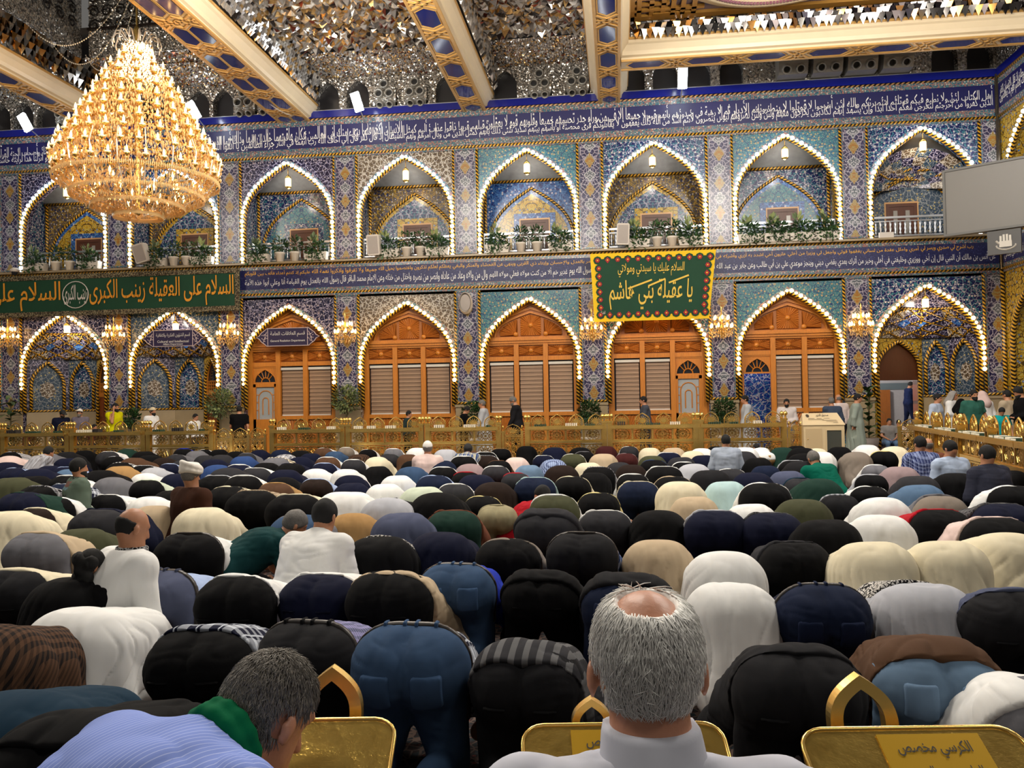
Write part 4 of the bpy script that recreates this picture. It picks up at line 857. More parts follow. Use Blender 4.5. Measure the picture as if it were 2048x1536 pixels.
def sit(lean=.1, hy=0., hp=.1, bw=1., sh_=.46, bend=0.):
    pc = np.array((0, -.05, sh_+.09)); d = np.array((0, math.sin(lean), math.cos(lean))); d2 = np.array((0, math.sin(lean+bend), math.cos(lean+bend))); ch = pc+.36*d; nk = ch+.19*d2
    J = dict(pelvis=pc, chest=ch, neck=nk, head=nk+.13*np.array((0, math.sin(lean+bend+hp*.4), math.cos(lean+bend+hp*.4))))
    for q, s in (('l', -1), ('r', 1)):
        s2 = ch+.1*d2+np.array((s*.19, 0, 0)); J.update({'hi'+q: pc+np.array((s*.1, .02, -.02)), 'kn'+q: (s*.14, .42, sh_+.04), 'an'+q: (s*.13, .4, .09), 'to'+q: (s*.14, .55, .035), 'sh'+q: s2, 'el'+q: s2+np.array((s*.08, .08, -.26)), 'ha'+q: (s*.1, .32, sh_+.17), 'fi'+q: (s*.03, .4, sh_+.15)})
    return Fig(J, rot(hy, -hp), bw)
# ---------- garments
def robe_mesh(f, h, pose, seed=0, long=True):
    J = f.J; pr = f.torso()+f.hips()+f.arms()+f.legs(True, False)
    if pose == 'pro':
        for s in (-1, 1): pr += [cone((s*.07, -.1, .42), (s*.12, -.32, .1), .135*f.bw, .1, .1), cone((s*.13, .0, .4), (s*.2, -.05, .08), .09, .08, .1), cone((s*.15, .15, .4), (s*.2, .2, .16), .09, .08, .08)]
        pr += [cone((0, -.1, .4), (0, -.3, .12), .16, .12, .1)]; clips = [((0, 0, .012), (0, 0, 1)), ((0, .56, 0), (0, -1, .1))]
    elif pose == 'kneel':
        for s in (-1, 1): pr += [cone((s*.08, -.15, .25), (s*.12, -.3, .1), .14, .1, .08), cone((s*.1, 0, .22), (s*.2, .3, .1), .13, .1, .08)]
        clips = [((0, 0, .012), (0, 0, 1)), (J['neck']+np.array((0, 0, .01)), (0, 0, -1))]
    else:
        for s in (-1, 1): pr += [cone((s*.08, 0, .95), J['an'+('l' if s < 0 else 'r')]+np.array((0, 0, .05)), .13, .13, .1)]
        pr += [cone((0, 0, .9), (0, 0, .2), .13, .17, .1)]; clips = [((0, 0, .1), (0, 0, 1)), (J['neck']+np.array((0, 0, .01)), (0, 0, -1))]
    for q in 'lr': clips.append((J['ha'+q]*.9+J['el'+q]*.1, (J['el'+q]-J['ha'+q])/np.linalg.norm(J['el'+q]-J['ha'+q]))) if pose != 'pro' else None
    if pose != 'pro': clips = clips[:2]
    wr = arms_cut(f, .93)
    return field_mesh('robe', pr, h, .026, clips, .008, seed, wr, (7, 7, 4) if pose != 'pro' else (8, 5, 6), (.6, .2, 17, .024) if pose == 'pro' else ((.5, .1, 12, .025) if pose == 'kneel' else (1.1, .5, 12, .03)), .0)
def arms_cut(f, t):     # sleeves end at fraction t of the forearm (t<0: of the upper arm)
    J = f.J
    def ex(P, d):
        for q in 'lr':
            a, b = (J['el'+q], J['ha'+q]) if t > 0 else (J['sh'+q], J['el'+q]); ax = (b-a)/np.linalg.norm(b-a); p = a+(b-a)*abs(t)
            for (u0, u1) in ([(p, b+ax*.22)] if t > 0 else [(p, b), (b, J['ha'+q])]):
                ba = u1-u0; qq = P-u0; tt = np.clip((qq@ba)/(ba@ba), 0, 1); near = np.sqrt(((qq-tt[..., None]*ba)**2).sum(-1)) < .085; far = qq@ax if t > 0 or u0 is p else np.full(P.shape[:3], .05)
                d = np.where(near & (far > 0), np.maximum(d, np.minimum(far, .05)), d)
        return d
    return ex
def shirt_mesh(f, h, pose, hem, infl=.03, sleeve=.9, seed=0, wr=.013):
    J = f.J; pr = f.torso()+f.hips()+f.arms(True, sleeve > 0)
    clips = [(J['neck']+(J['head']-J['neck'])*.1, (J['chest']-J['neck'])/np.linalg.norm(J['chest']-J['neck'])), hem]
    if pose == 'pro':
        for s in (-1, 1): pr.append(cone((s*.13, .06, .4), (s*.19, .3, .27), .08, .09, .08))
    return field_mesh('shirt', pr, h, infl, clips, wr, seed, arms_cut(f, sleeve), (9, 6, 9), None, .012)
def trouser_mesh(f, h, pose, waist, seed=0, infl=.02, wr=.007):
    J = f.J; pr = f.hips()+f.legs()+(f.torso() if pose == 'pro' else [cone(J['pelvis'], J['pelvis']+np.array((0, 0, .06)), .13*f.bw, .12*f.bw, .05)])
    def cleft(P, d): return d+.011*np.exp(-(P[..., 0]/.018)**2)*np.clip((-.02-P[..., 1])/.08, 0, 1)*np.clip((P[..., 2]-.12)/.1, 0, 1)
    return field_mesh('trousers', pr, h, infl, [waist]+([((0, 0, .012), (0, 0, 1))] if pose != 'stand' else []), wr, seed, cleft if pose == 'pro' else None, (9, 9, 7), None, .006)
SKINS = [P('skin_tan', (176, 122, 90), .5, 0, .08, 20.), P('skin_brown', (148, 98, 70), .5, 0, .08, 20.), P('skin_light', (196, 146, 114), .5, 0, .08, 20.)]
HAIRB = P('hair_black', (9, 8, 8), .85, 0, .4, 60.); HAIRG = P('hair_grey', (104, 100, 96), .6, 0, .4, 60., .6)
def setm(o, m):
    s = o.material_slots[0]; s.link = 'OBJECT'; s.material = m; return o
_CM = {}
def cloth(rgb, pat=None, c2=None, sc=1.):
    key = (rgb, pat, c2, sc)
    if key in _CM: return _CM[key]
    n = NT('cloth_'+('_'.join(map(str, rgb)))+('_'+pat if pat else '')); v = n.coord(); x, y, z = n.sep(v); a = lin(rgb); col = a
    if pat in ('plaid', 'check', 'stripe', 'pinstripe', 'knit'):
        t = n.ma('SUBTRACT', y, z); b = lin(c2)
        per = {'plaid': .085, 'check': .03, 'stripe': .05, 'pinstripe': .022, 'knit': .025}[pat]*sc
        sx = n.lt(n.ma('FRACT', n.ma('DIVIDE', x, per)), {'plaid': .4, 'check': .5, 'stripe': .45, 'pinstripe': .16, 'knit': .5}[pat]); sy = n.lt(n.ma('FRACT', n.ma('DIVIDE', t, per)), {'plaid': .4, 'check': .5, 'knit': .4}.get(pat, 0.))
        if pat in ('stripe', 'pinstripe'): col = n.mix(sx, a, b)
        else: m1 = tuple((p+q)/2 for p, q in zip(a, b)); col = n.mix(n.ma('MULTIPLY', n.ma('ADD', sx, sy), .5), a, b)
        if pat == 'plaid': col = n.mix(n.lt(n.ma('FRACT', n.ma('DIVIDE', n.ma('ADD', x, .02), per)), .07), col, b)
    elif pat == 'denim':
        g = n.noise(v, 5., 3.); col = n.mix(g, tuple(q*.6 for q in a[:3])+(1,), tuple(min(1, q*1.5) for q in a[:3])+(1,))
    elif pat == 'embroid':
        zz = n.ma('MULTIPLY', n.ma('PINGPONG', n.ma('MULTIPLY', x, 1.), .028), 1.2); inx = n.lt(n.ma('ABSOLUTE', x), .1); bk = n.lt(y, -.05)
        for z0, cc in ((.78, (30, 30, 34)), (.72, (150, 70, 66)), (.685, (150, 70, 66)), (.65, (120, 160, 180)), (.56, (40, 34, 36)), (.5, (30, 30, 34)), (.46, (120, 60, 50))):
            ln = n.lt(n.ma('ABSOLUTE', n.ma('SUBTRACT', n.ma('SUBTRACT', z, z0), zz)), .008); col = n.mix(n.ma('MULTIPLY', n.ma('MULTIPLY', ln, inx), bk), col, lin(cc))
    elif pat == 'keffiyeh': col = n.mix(n.lt(n.vor(v, 45., 'DISTANCE_TO_EDGE'), .12), a, lin(c2))
    else: col = n.mix(n.noise(v, 3., 3.), tuple(q*.85 for q in a[:3])+(1,), tuple(min(1, q*1.12) for q in a[:3])+(1,))
    w = n.noise(n.n('ShaderNodeMapping', {'Vector': v, 'Scale': (14, 5, 4)}), .8, 1.5, rough=.4); n.bump(w, .05, .45)
    n.done(col, .9, 0., .12); _CM[key] = n.m; return n.m
PERSONS = []
def person(meshes, mats, loc, rz, sc, label, group='worshippers bowing in prayer', name='person', sub=None):
    """meshes: body first, then {part: mesh}; the body is the top-level object"""
    o = ob(name, meshes['body'], None, loc, rz); o.scale = (sc, sc, sc); setm(o, mats['body']); tag(o, label, 'person', group)
    for k, me in meshes.items():
        if k == 'body' or me is None: continue
        c = ob(k, me, o); setm(c, mats[k]); 
        for (pk, nm, m2) in (sub or ()):
            if pk == k: setm(ob(nm, m2[0], c), m2[1])
    PERSONS.append(o); return o
# ================= the rows of worshippers
C = dict(bk=('black', (11, 11, 13)), ch=('charcoal', (29, 29, 32)), dg=('dark grey', (47, 47, 51)), gy=('grey', (108, 108, 114)), lg=('light grey', (178, 180, 188)), wh=('white', (232, 232, 230)), cr=('cream', (222, 212, 184)), be=('beige', (188, 168, 140)), tn=('tan', (166, 130, 84)),
         br=('brown', (84, 60, 44)), db=('dark brown', (38, 28, 24)), mr=('maroon', (66, 30, 30)), nv=('navy', (18, 22, 44)), bl=('blue', (48, 72, 122)), jb=('mid-blue denim', (54, 76, 106)), jl=('faded blue denim', (100, 124, 150)), jd=('dark blue denim', (22, 31, 54)), sb=('steel blue', (86, 112, 142)), lb=('light blue', (164, 182, 218)), rb=('royal blue', (30, 52, 170)),
         aq=('pale aqua', (172, 200, 202)), pg=('pale green', (198, 208, 188)), gn=('dark green', (28, 54, 46)), em=('emerald green', (0, 92, 74)), ol=('olive', (68, 70, 50)), kh=('khaki', (152, 144, 114)), rd=('red', (168, 22, 36)), mv=('mauve', (150, 130, 132)), pk=('pale pink', (220, 196, 190)), tl=('teal', (24, 48, 66)), sl=('slate blue', (78, 84, 108)), yl=('pale yellow', (214, 200, 140)), ro=('rust brown', (110, 66, 48)), tp=('taupe', (128, 118, 108)))
PAT = dict(p=('plaid', 'plaid'), k=('checked', 'check'), s=('striped', 'stripe'), n=('knitted', 'knit'))
C2 = dict(nv=(190, 196, 206), gy=(200, 200, 204), wh=(60, 60, 66), bk=(170, 170, 176), bl=(190, 196, 216), br=(30, 24, 22), lb=(60, 70, 110), cr=(90, 80, 70), lg=(120, 124, 130), be=(96, 84, 72), pg=(150, 156, 140), gn=(20, 40, 34), sl=(150, 146, 190), ch=(90, 90, 94), dg=(96, 96, 98))
def colr(code):
    base = code[:2]; nm, rgb = C[base]
    if len(code) > 2: w, p = PAT[code[2]]; return nm+' '+w, cloth(rgb, p, C2.get(base, (150, 150, 150)), 1.2)
    if base in ('jb', 'jl', 'jd'): return nm, cloth(rgb, 'denim')
    return nm, cloth(rgb)
_PRO = {}
def pro_set(style, h, v):
    key = (style, h, v)
    if key in _PRO: return _PRO[key]
    r = random.Random(v*13+ord(style)); f = prostrate(bw=r.uniform(.96, 1.12), kn=r.uniform(.12, .17), el=r.uniform(.27, .36), hz=r.uniform(-.02, .03)); ms = {}
    bk_ = ('body', h, v, style); ms['body'] = field_mesh('body', f.body(), h, -.004)
    if style == 'R': ms['robe'] = robe_mesh(f, h, 'pro', v)
    elif style == 'W': ms['robe'] = robe_mesh(f, h, 'pro', v); ms['waistcoat'] = shirt_mesh(f, h, 'pro', ((0, .02, .5), (0, 1, .2)), .05, -.25, v)
    elif style == 'B':
        ms['trousers'] = trouser_mesh(f, h, 'pro', ((0, .04, .5), (0, -1, 0)), v); ms['shirt'] = shirt_mesh(f, h, 'pro', ((0, .01, .55), (0, 1, 0)), .026, .9 if v % 2 else -.7, v)
        pr = f.hips()+f.legs()+f.torso()
        ms['belt'] = field_mesh('belt', pr, h, .029, [((0, -.02, 0), (0, 1, 0)), ((0, .025, 0), (0, -1, 0)), ((0, 0, .25), (0, 0, 1))], .0)
    else:
        ms['trousers'] = trouser_mesh(f, h, 'pro', ((0, .16, .5), (0, -1, 0)), v)
        ms['shirt'] = shirt_mesh(f, h, 'pro', ((0, r.uniform(-.07, .0), .57), (0, 1, .3)) if style == 'T' else ((0, -.1, .5), (0, .9, .55)), .034, .9 if r.random() < .7 else -.7, v)
    top = max(max(vv.co.z for vv in m.vertices) for k, m in ms.items() if k in ('trousers', 'shirt', 'robe', 'body', 'waistcoat')); _PRO[key] = (ms, top, f); return _PRO[key]
CROWD = '''17 904 T gyk bk|14 912 R pk|92 907 R gy|130 904 R ch|165 901 R bk|212 903 T wh dg|250 898 R gn|285 903 R bk|364 897 T rb bk|390 902 R gy|10 925 R nv|130 917 R nv|95 932 R nv|125 934 T lb nv|225 913 T lg bk|236 925 T whs bk|265 916 R br|295 911 R bk|325 916 R db|350 909 T gy dg|22 936 T lb nv|70 938 R nv|135 939 R sb|198 941 R bk|235 933 R tn|282 931 T gyk bk|304 936 R lg|334 933 T lb nv|362 923 R dg|18 956 R ol|62 953 R bk|126 951 T wh bk|286 947 R wh|350 948 R nv|68 972 T bkp bk|120 968 T nvp jd|218 955 R gy|288 960 T pg bk|35 985 T gn nv|105 996 T wh bk|206 990 T wh bk|292 994 R wh|338 982 R bk
405 901 T wh bk|435 902 R bk|470 903 R bk|490 906 T gy dg|516 900 R nv|560 900 R jd|598 901 R bk|645 896 T wh br|668 903 R jb|690 899 T wh tp|733 899 T wh bk|785 897 T wh gy|408 911 R dg|440 910 R dg|483 913 R bl|568 909 R gyp|620 907 R nv|717 909 R brk|776 909 T gnp dg|425 919 R nv|548 915 T crs gy|598 914 R nv|652 914 T wh br|752 914 R cr|530 926 R bk|577 927 T nv bk|645 926 T lb nv|704 919 T wh dg|430 930 R bl|473 929 T wh nv|452 936 R dg|506 936 T wh dg|567 940 R nv|629 938 R wh|690 939 R wh|752 934 R bk|482 951 T wh bk|562 955 R bk|628 958 T lb db|697 951 R nv|792 952 R wh|546 966 T tn br|428 951 T lg bk|452 973 T cr bk|700 967 R nv|766 969 R wh|500 981 T ben bk|583 989 T cr bk|682 985 R wh|772 996 W bk lg
833 896 R wh|890 899 R lg|946 903 R br|968 904 T wh bk|1000 897 T tn bk|1052 894 R bk|1108 895 R nv|1160 895 R bk|815 909 R br|925 912 T wh bk|970 911 T lgk db|1032 917 R pk|1086 911 T wh nv|1106 919 R lbk|1145 908 T wh ol|1168 903 T gy bk|826 922 R bk|880 922 R jd|938 928 R mv|996 921 T br bk|990 932 T wh dg|1056 932 R jl|1122 931 R db|1176 926 R cr|1196 934 T bkk bk|820 934 R jb|884 934 T wh bk|930 944 T rd bk|952 950 R nv|1030 946 T rd dg|866 951 T lb jd|1068 955 T aq jd|1143 953 T cr bk|1186 946 R bk|908 968 T wh dg|986 965 R db|842 975 R pg|962 993 T yl bk|872 986 R bk|1107 990 T wh ol|1196 986 T yl bk
1212 893 R mr|1258 893 T wh dg|1300 896 R cr|1346 896 R be|1386 902 R cr|1404 897 R wh|1434 894 R bk|1490 895 R wh|1566 895 R gn|1594 894 R bk|1206 908 R be|1252 907 T mv mr|1304 912 R ol|1308 920 T bl bk|1337 905 T wh nv|1362 915 R dg|1370 924 T wh bk|1406 911 R nv|1486 903 R dg|1516 916 R bk|1238 926 R dg|1262 930 R db|1328 933 T wh bk|1388 928 R lg|1532 933 R jd|1266 948 T wh bk|1346 953 T be bk|1420 941 R ch|1462 938 T wh dg|1506 946 R nv|1590 921 T lg bk|1576 943 R sl|1604 956 T tl dg|1276 963 T cr jd|1362 964 R cr|1452 964 R aq|1532 966 T wh bk|1388 995 R be|1502 1010 R wh
1606 896 R bk|1634 897 R cr|1680 894 R bk|1735 890 R wh|1790 893 R cr|1608 907 R bk|1604 923 R ch|1642 904 R wh|1714 904 R tp|1770 902 T yl bk|1755 930 T wh gy|1638 958 R gn|1746 951 T lg bk|1742 973 T wh bk|1802 934 R mv|1836 953 R dg|1842 971 R sb|1915 947 R bk|2022 942 R bk|2032 972 T wh bk|1886 990 W gy tp|1768 996 R wh|1682 990 T lgs ch|1608 1000 R ol|2012 1008 T dgp nv
8 1024 R cr|60 1017 T cr db|190 1019 T nv dg|302 1013 R be|398 1017 R cr|62 1066 T be gy|152 1060 R ol|368 1071 B wh bk|590 1031 T gy jb|700 1028 R tn|703 985 R wh|800 1028 R sl|902 1022 T ro gn|992 1013 T kh kh|1092 1018 S dg dg|1208 1022 T wh dg|1318 1022 R bk|752 1077 R bk|880 1067 R nv|1012 1080 T tp bk|1162 1070 B blp ch|1315 1083 R be
1432 1022 T lg nv|1545 1027 T dgp nv|1655 1042 R bk|1765 1032 R wh|1885 1020 T rd bk|2000 1036 T pk bk|1452 1106 R wh|1592 1086 T dg bk|1750 1088 R cr|1898 1086 R cr|2020 1068 R cr
12 1142 T cr ch|135 1160 R bk|308 1146 B lb sl|460 1154 T wh bk|632 1152 T wh nv|772 1147 T be bk|908 1133 B rb jb|1080 1144 S bk bk|1255 1150 S ch jd|1465 1172 R wh|1650 1176 B nv jd|1852 1172 R lg|2030 1182 T sl ch
-48 1258 R brk|145 1222 R wh|385 1262 T nvp bk|602 1255 B slk ch|812 1260 B nvp jb|1050 1292 S dgs ch|1602 1302 T ch ch|1880 1285 S br jl
110 1446 S bk bk|5 1398 R tl|2128 1372 S wh gy'''
items = []
for e in CROWD.replace('\n', '|').split('|'):
    p = e.split(); x, y, st = float(p[0]), float(p[1]), p[2]
    X, Y = G(x, y, .625); items.append([X, Y, x, y, st, p[3], p[4] if len(p) > 4 else None])
# relax crowded neighbours along their own sight lines
for q in items: q.append(q[1])
for it in range(70):
    for i, a in enumerate(items):
        for b in items[i+1:]:
            dx, dy = abs(a[0]-b[0]), b[1]-a[1]
            if dx < .5 and abs(dy) < 1.12:
                push = (1.12-abs(dy))*.2*(1 if dx < .38 else .5); s = 1 if dy >= 0 else -1
                for q, sg in ((a, -s), (b, s)):
                    f = (q[1]+sg*push)/q[1]
                    lim = .035 if q[7] < 7.5 else .08
                    if 1-lim < q[1]*f/q[7] < 1+lim or q[7] > 13: q[0] *= f; q[1] *= f
for q in items: q.pop()
for q in items:
    if q[1] > 19.6: f = 19.6/q[1]; q[0] *= f; q[1] *= f
rows_ = {}
for q in items: q.append(int(max(0, (q[1]-2.9))/1.2)); rows_.setdefault(q[-1], []).append(q)
NR = len(rows_)
for n_, r in enumerate(sorted(rows_)):
    L = sorted(rows_[r], key=lambda q: q[2])
    for k, q in enumerate(L): q.append((k, n_))
rc = random.Random(5); POCKETS = []
for q in items:
    X, Y, px, py, st, c1, c2, _, (k, rn) = q
    near = Y < 6.3; h = .0125 if Y < 4.6 else (.0165 if near else (.021 if Y < 11 else .028)); v = rc.randrange(3)+(100+len(PERSONS) if Y < 4.6 else 0)
    ms, top, fg = pro_set(st, h, v)
    # keep the sight line through the top of the figure
    d = ray(px, py); zt = HC+d[2]*(Y/d[1]); s = min(1.16, max(.86, zt/top)); d_ = d*(Y/d[1])
    n1, m1 = colr(c1); mats = {'body': SKINS[rc.randrange(3)]}
    where = '%s from left, %s row from front' % (ORD[k], ORD[rn])
    if st == 'R': lab = 'prostrate worshipper, long %s robe, %s' % (n1, where); mats['robe'] = m1
    elif st == 'W': n2, m2 = colr(c2); lab = 'prostrate worshipper, %s robe, %s waistcoat, %s' % (n2, n1, where); mats.update(robe=m2, waistcoat=m1)
    else: n2, m2 = colr(c2); mats['belt'] = P('leather_belt', (34, 26, 22), .4); lab = 'prostrate worshipper, %s shirt, %s trousers, %s' % (n1, n2, where); mats.update(shirt=m1, trousers=m2)
    if (px, py) in ((752, 1077), (1852, 1172)): ms = dict(ms); ms['shawl'] = field_mesh('shawl', fg.torso(), h, .05, [((0, .24, 0), (-.2, 1, .2)), ((0, .47, 0), (0, -1, 0))], .01, 4); mats['shawl'] = cloth((214, 210, 204), 'keffiyeh', (24, 24, 26))
    o = person(ms, mats, (X, Y+.1, 0), rc.uniform(-.07, .07), s, lab); q.append((o, st, v))
    if Y < 5.6 and c2 and st in 'TBS':
        pr = fg.hips()+fg.legs()+fg.torso(); tr = [c for c in o.children if c.name.startswith('trousers')][0]
        dn = c2[:2] in ('jb', 'jl', 'jd'); pm = cloth(tuple(int(min(255, w*1.06)) for w in C[c2[:2]][1]), 'denim') if dn else cloth(tuple(int(w*.8) for w in C[c2[:2]][1]))
        for sx in (-1, 1):
            def pk(P_, d_, sx=sx):
                x_, z_ = np.abs(P_[..., 0]-sx*.105), P_[..., 2]-.435; e_ = np.maximum(np.maximum(x_-(.062 if dn else .05), np.abs(z_)-(.07 if dn else .006)), P_[..., 1]+.04)
                if dn: e_ = np.maximum(e_, -(z_+.085)+x_*.35)
                return np.maximum(d_, e_)
            setm(ob('pocket', field_mesh('pocket', pr, h*.8, .031, (), 0, 0, pk), tr), pm)
        if st == 'B':
            for a_ in (-.55, -.12, .12, .55):
                def lp(P_, d_, a_=a_): return np.maximum(d_, np.maximum(np.abs(P_[..., 0]-a_*.2)-.008, np.maximum(np.abs(P_[..., 1]-.0)-.034, .3-P_[..., 2])))
                setm(ob('belt_loop', field_mesh('belt_loop', pr, .009, .036, (), 0, 0, lp), tr), pm)

# lettered patch on the belt of the blue-jeaned worshipper
from mathutils.bvhtree import BVHTree
for q in items:
    if q[2] == 908 and q[3] == 1133:
        o = q[-1][0]; tr = [c for c in o.children if c.name.startswith('trousers')][0]; me = tr.data
        bv = BVHTree.FromPolygons([v.co.copy() for v in me.vertices], [tuple(p.vertices) for p in me.polygons])
        def on(x, z, off=.012): h_ = bv.ray_cast(Vector((x, -1, z)), Vector((0, 1, 0))); return np.array(h_[0]+h_[1]*off)
        gx, gz = np.linspace(.05, .13, 6), np.linspace(.5, .535, 4); m = MB(); m.add([on(x, z) for z in gz for x in gx], [(j*6+i, j*6+i+1, (j+1)*6+i+1, (j+1)*6+i) for j in range(3) for i in range(5)])
        pt = m.build('label_patch', P('black_leather_patch', (18, 16, 16), .6), tr); text_ob('lettering', 'CAVANI', (.058, .122, .508, .527), 0, P('white_print', (220, 220, 220), .6), pt, bold=.02, xform=lambda p: np.array([on(a, b, .014) for a, b in zip(p[:, 0], p[:, 2])]))
# ================= furnishings
GRN = P('banner_green_cloth', (14, 62, 38), .8, 0, .15, 3.); YEC = P('banner_yellow_cloth', (232, 190, 20), .8); OLV = tile('banner_woven_border', (52, 50, 34), (168, 150, 110), (96, 70, 44), (190, 176, 140), (30, 44, 30), 9, mirror=False, gloss=.8)
CALL = P('orange_gold_print', (226, 150, 34), .7); CALY = P('yellow_gold_print', (222, 186, 72), .7); CALW = P('off_white_print', (214, 206, 196), .7)
def cloth_panel(t, name, mat, x0, x1, z0, z1, y, nx=40, amp=.02):
    m = MB(); xs = np.linspace(x0, x1, nx+1); v = []
    for x in xs: v += [(x, y+amp*math.sin(x*5.1)*.4, z0), (x, y+amp*math.sin(x*5.1+.4)*.4, z1)]
    for x in xs: v += [(x, y+.012+amp*math.sin(x*5.1)*.4, z0), (x, y+.012+amp*math.sin(x*5.1+.4)*.4, z1)]
    k = 2*(nx+1); m.add(v, [(2*i, 2*i+2, 2*i+3, 2*i+1) for i in range(nx)]+[(k+2*i+1, k+2*i+3, k+2*i+2, k+2*i) for i in range(nx)]+[(0, 1, k+1, k), (2*nx+1, 2*nx, k+2*nx, k+2*nx+1)]); return m.build(name, mat, t, True)
# long green banner
t = thing('banner', 'long dark green cloth banner with orange calligraphy hung below the left balconies', 'banner', (0, 0, 0))
yb = 25.72; cloth_panel(t, 'cloth', GRN, -26.5, -12.04, 4.68, 6.06, yb); m = MB()
m.box(-26.5, -12.04, yb-.025, yb-.01, 4.68, 4.84).box(-26.5, -12.04, yb-.025, yb-.01, 5.9, 6.06).box(-12.2, -12.04, yb-.025, yb-.01, 4.84, 5.9); m.build('woven_border', OLV, t)
x1 = W(468, 580, yb)[0]; x0 = W(180, 580, yb)[0]; text_ob('lettering', arabic('السلام على العقيلة زينب الكبرى'), (x0, x1, 4.88, 5.86), yb-.03, CALL, t, bold=.008)
xm = W(152, 590, yb)[0]; text_ob('lettering', arabic('زينب الكبرى'), (xm-.42, xm+.42, 5.05, 5.7), yb-.03, CALW, t, bold=.012)
m = MB(); m.tube([(xm+.46*math.cos(a), yb-.03, 5.37+.44*math.sin(a)) for a in np.linspace(0, 2*PI, 25)[:-1]], .015, 4, True); m.build('roundel', CALW, t)
x1 = W(122, 590, yb)[0]; text_ob('lettering', arabic('السلام على فخر المخدرات'), (x1-6.2, x1, 4.88, 5.84), yb-.03, CALL, t, bold=.008)
# floral banner
t = thing('banner', 'dark green banner with yellow scalloped floral border over the timber arch', 'banner', (0, 0, 0)); yb = 25.5
TL, TR, BR_, BL_ = W(1180, 508, yb), W(1432, 499, yb), W(1418, 637, yb), W(1189, 644, yb)
def bq(u, v, dy=0): a = np.array(TL)*(1-u)+np.array(TR)*u; b = np.array(BL_)*(1-u)+np.array(BR_)*u; p = a*v+b*(1-v); return (p[0], yb+dy+.02*math.sin(u*11+v), p[1])
def bpanel(u0, u1, v0, v1, dy, n=24):
    m = MB(); v = []
    for s in (0, .01):
        for i in range(n+1): u = u0+(u1-u0)*i/n; v += [bq(u, v0, dy+s), bq(u, v1, dy+s)]
    k = 2*(n+1); m.add(v, [(2*i, 2*i+2, 2*i+3, 2*i+1) for i in range(n)]+[(k+2*i+1, k+2*i+3, k+2*i+2, k+2*i) for i in range(n)]); return m
bpanel(0, 1, 0, 1, 0).build('cloth', YEC, t, True); bpanel(.06, .95, .09, .92, -.012).build('cloth_field', GRN, t, True)
m = MB(); fl_ = []
for k in range(12): fl_ += [((k+.7)/12.2, .9), ((k+.7)/12.2, .1)]
for k in range(6): fl_ += [(.065, .78-k*.115), (.945, .78-k*.115)]
SCAL = MB()
for u, v in fl_:
    c = np.array(bq(u, v, -.02)); SCAL.prism([(c[0]+.13*math.cos(a), c[2]+.13*math.sin(a)) for a in np.linspace(0, 2*PI, 9)[:-1]], c[1]+.002, c[1]+.01)
SCAL.build('scallop', GRN, t)
for k, (u, v) in enumerate(fl_):
    c = np.array(bq(u, v, -.03)); q = MB(); r = .075; q.prism([(c[0]+r*(1 if j % 2 == 0 else .8)*math.cos(a), c[2]+r*(1 if j % 2 == 0 else .8)*math.sin(a)) for j, a in enumerate(np.linspace(0, 2*PI, 13)[:-1])] if k % 4 < 2 else [(c[0]+r, c[2]), (c[0], c[2]+r*1.2), (c[0]-r, c[2]), (c[0], c[2]-r*1.3)], c[1]-.005, c[1]+.004)
    fo = q.build('flower', P('banner_red', (160, 20, 34), .7), t)
    MB().lathe([(.0, -.012), (.022, -.01), (.022, 0)], (c[0], c[1]-.005, c[2]), 8, 'y').build('flower_eye', YEC, fo)
def bx(p):    # map unit text space onto the banner
    return np.array([np.array(bq(a, b, -.03)) for a, b in zip(p[:, 0], p[:, 2])])
text_ob('lettering', arabic('السلام عليك يا سيدتي ومولاتي'), (.22, .76, .64, .84), 0, CALY, t, bold=.004, xform=bx)
text_ob('lettering', arabic('يا عقيلة بني هاشم'), (.14, .84, .16, .6), 0, CALY, t, bold=.006, xform=bx)
m = MB(); 
for u, v, w, s_ in ((.3, .47, .2, .12), (.47, .5, .14, .1), (.64, .54, .16, .1)):
    a, b = np.array(bq(u, v, -.03)), np.array(bq(u+w, v+s_, -.03)); d = (b-a)/2; n_ = np.array((-d[2], 0, d[0])); n_ /= np.linalg.norm(n_); m.obox((a+b)/2, d, n_*.025, (0, .003, 0))
m.build('stroke', CALY, t); text_ob('emblem', arabic('العقيلة'), (.06, .1, .1, .16), 0, CALW, t, xform=bx)
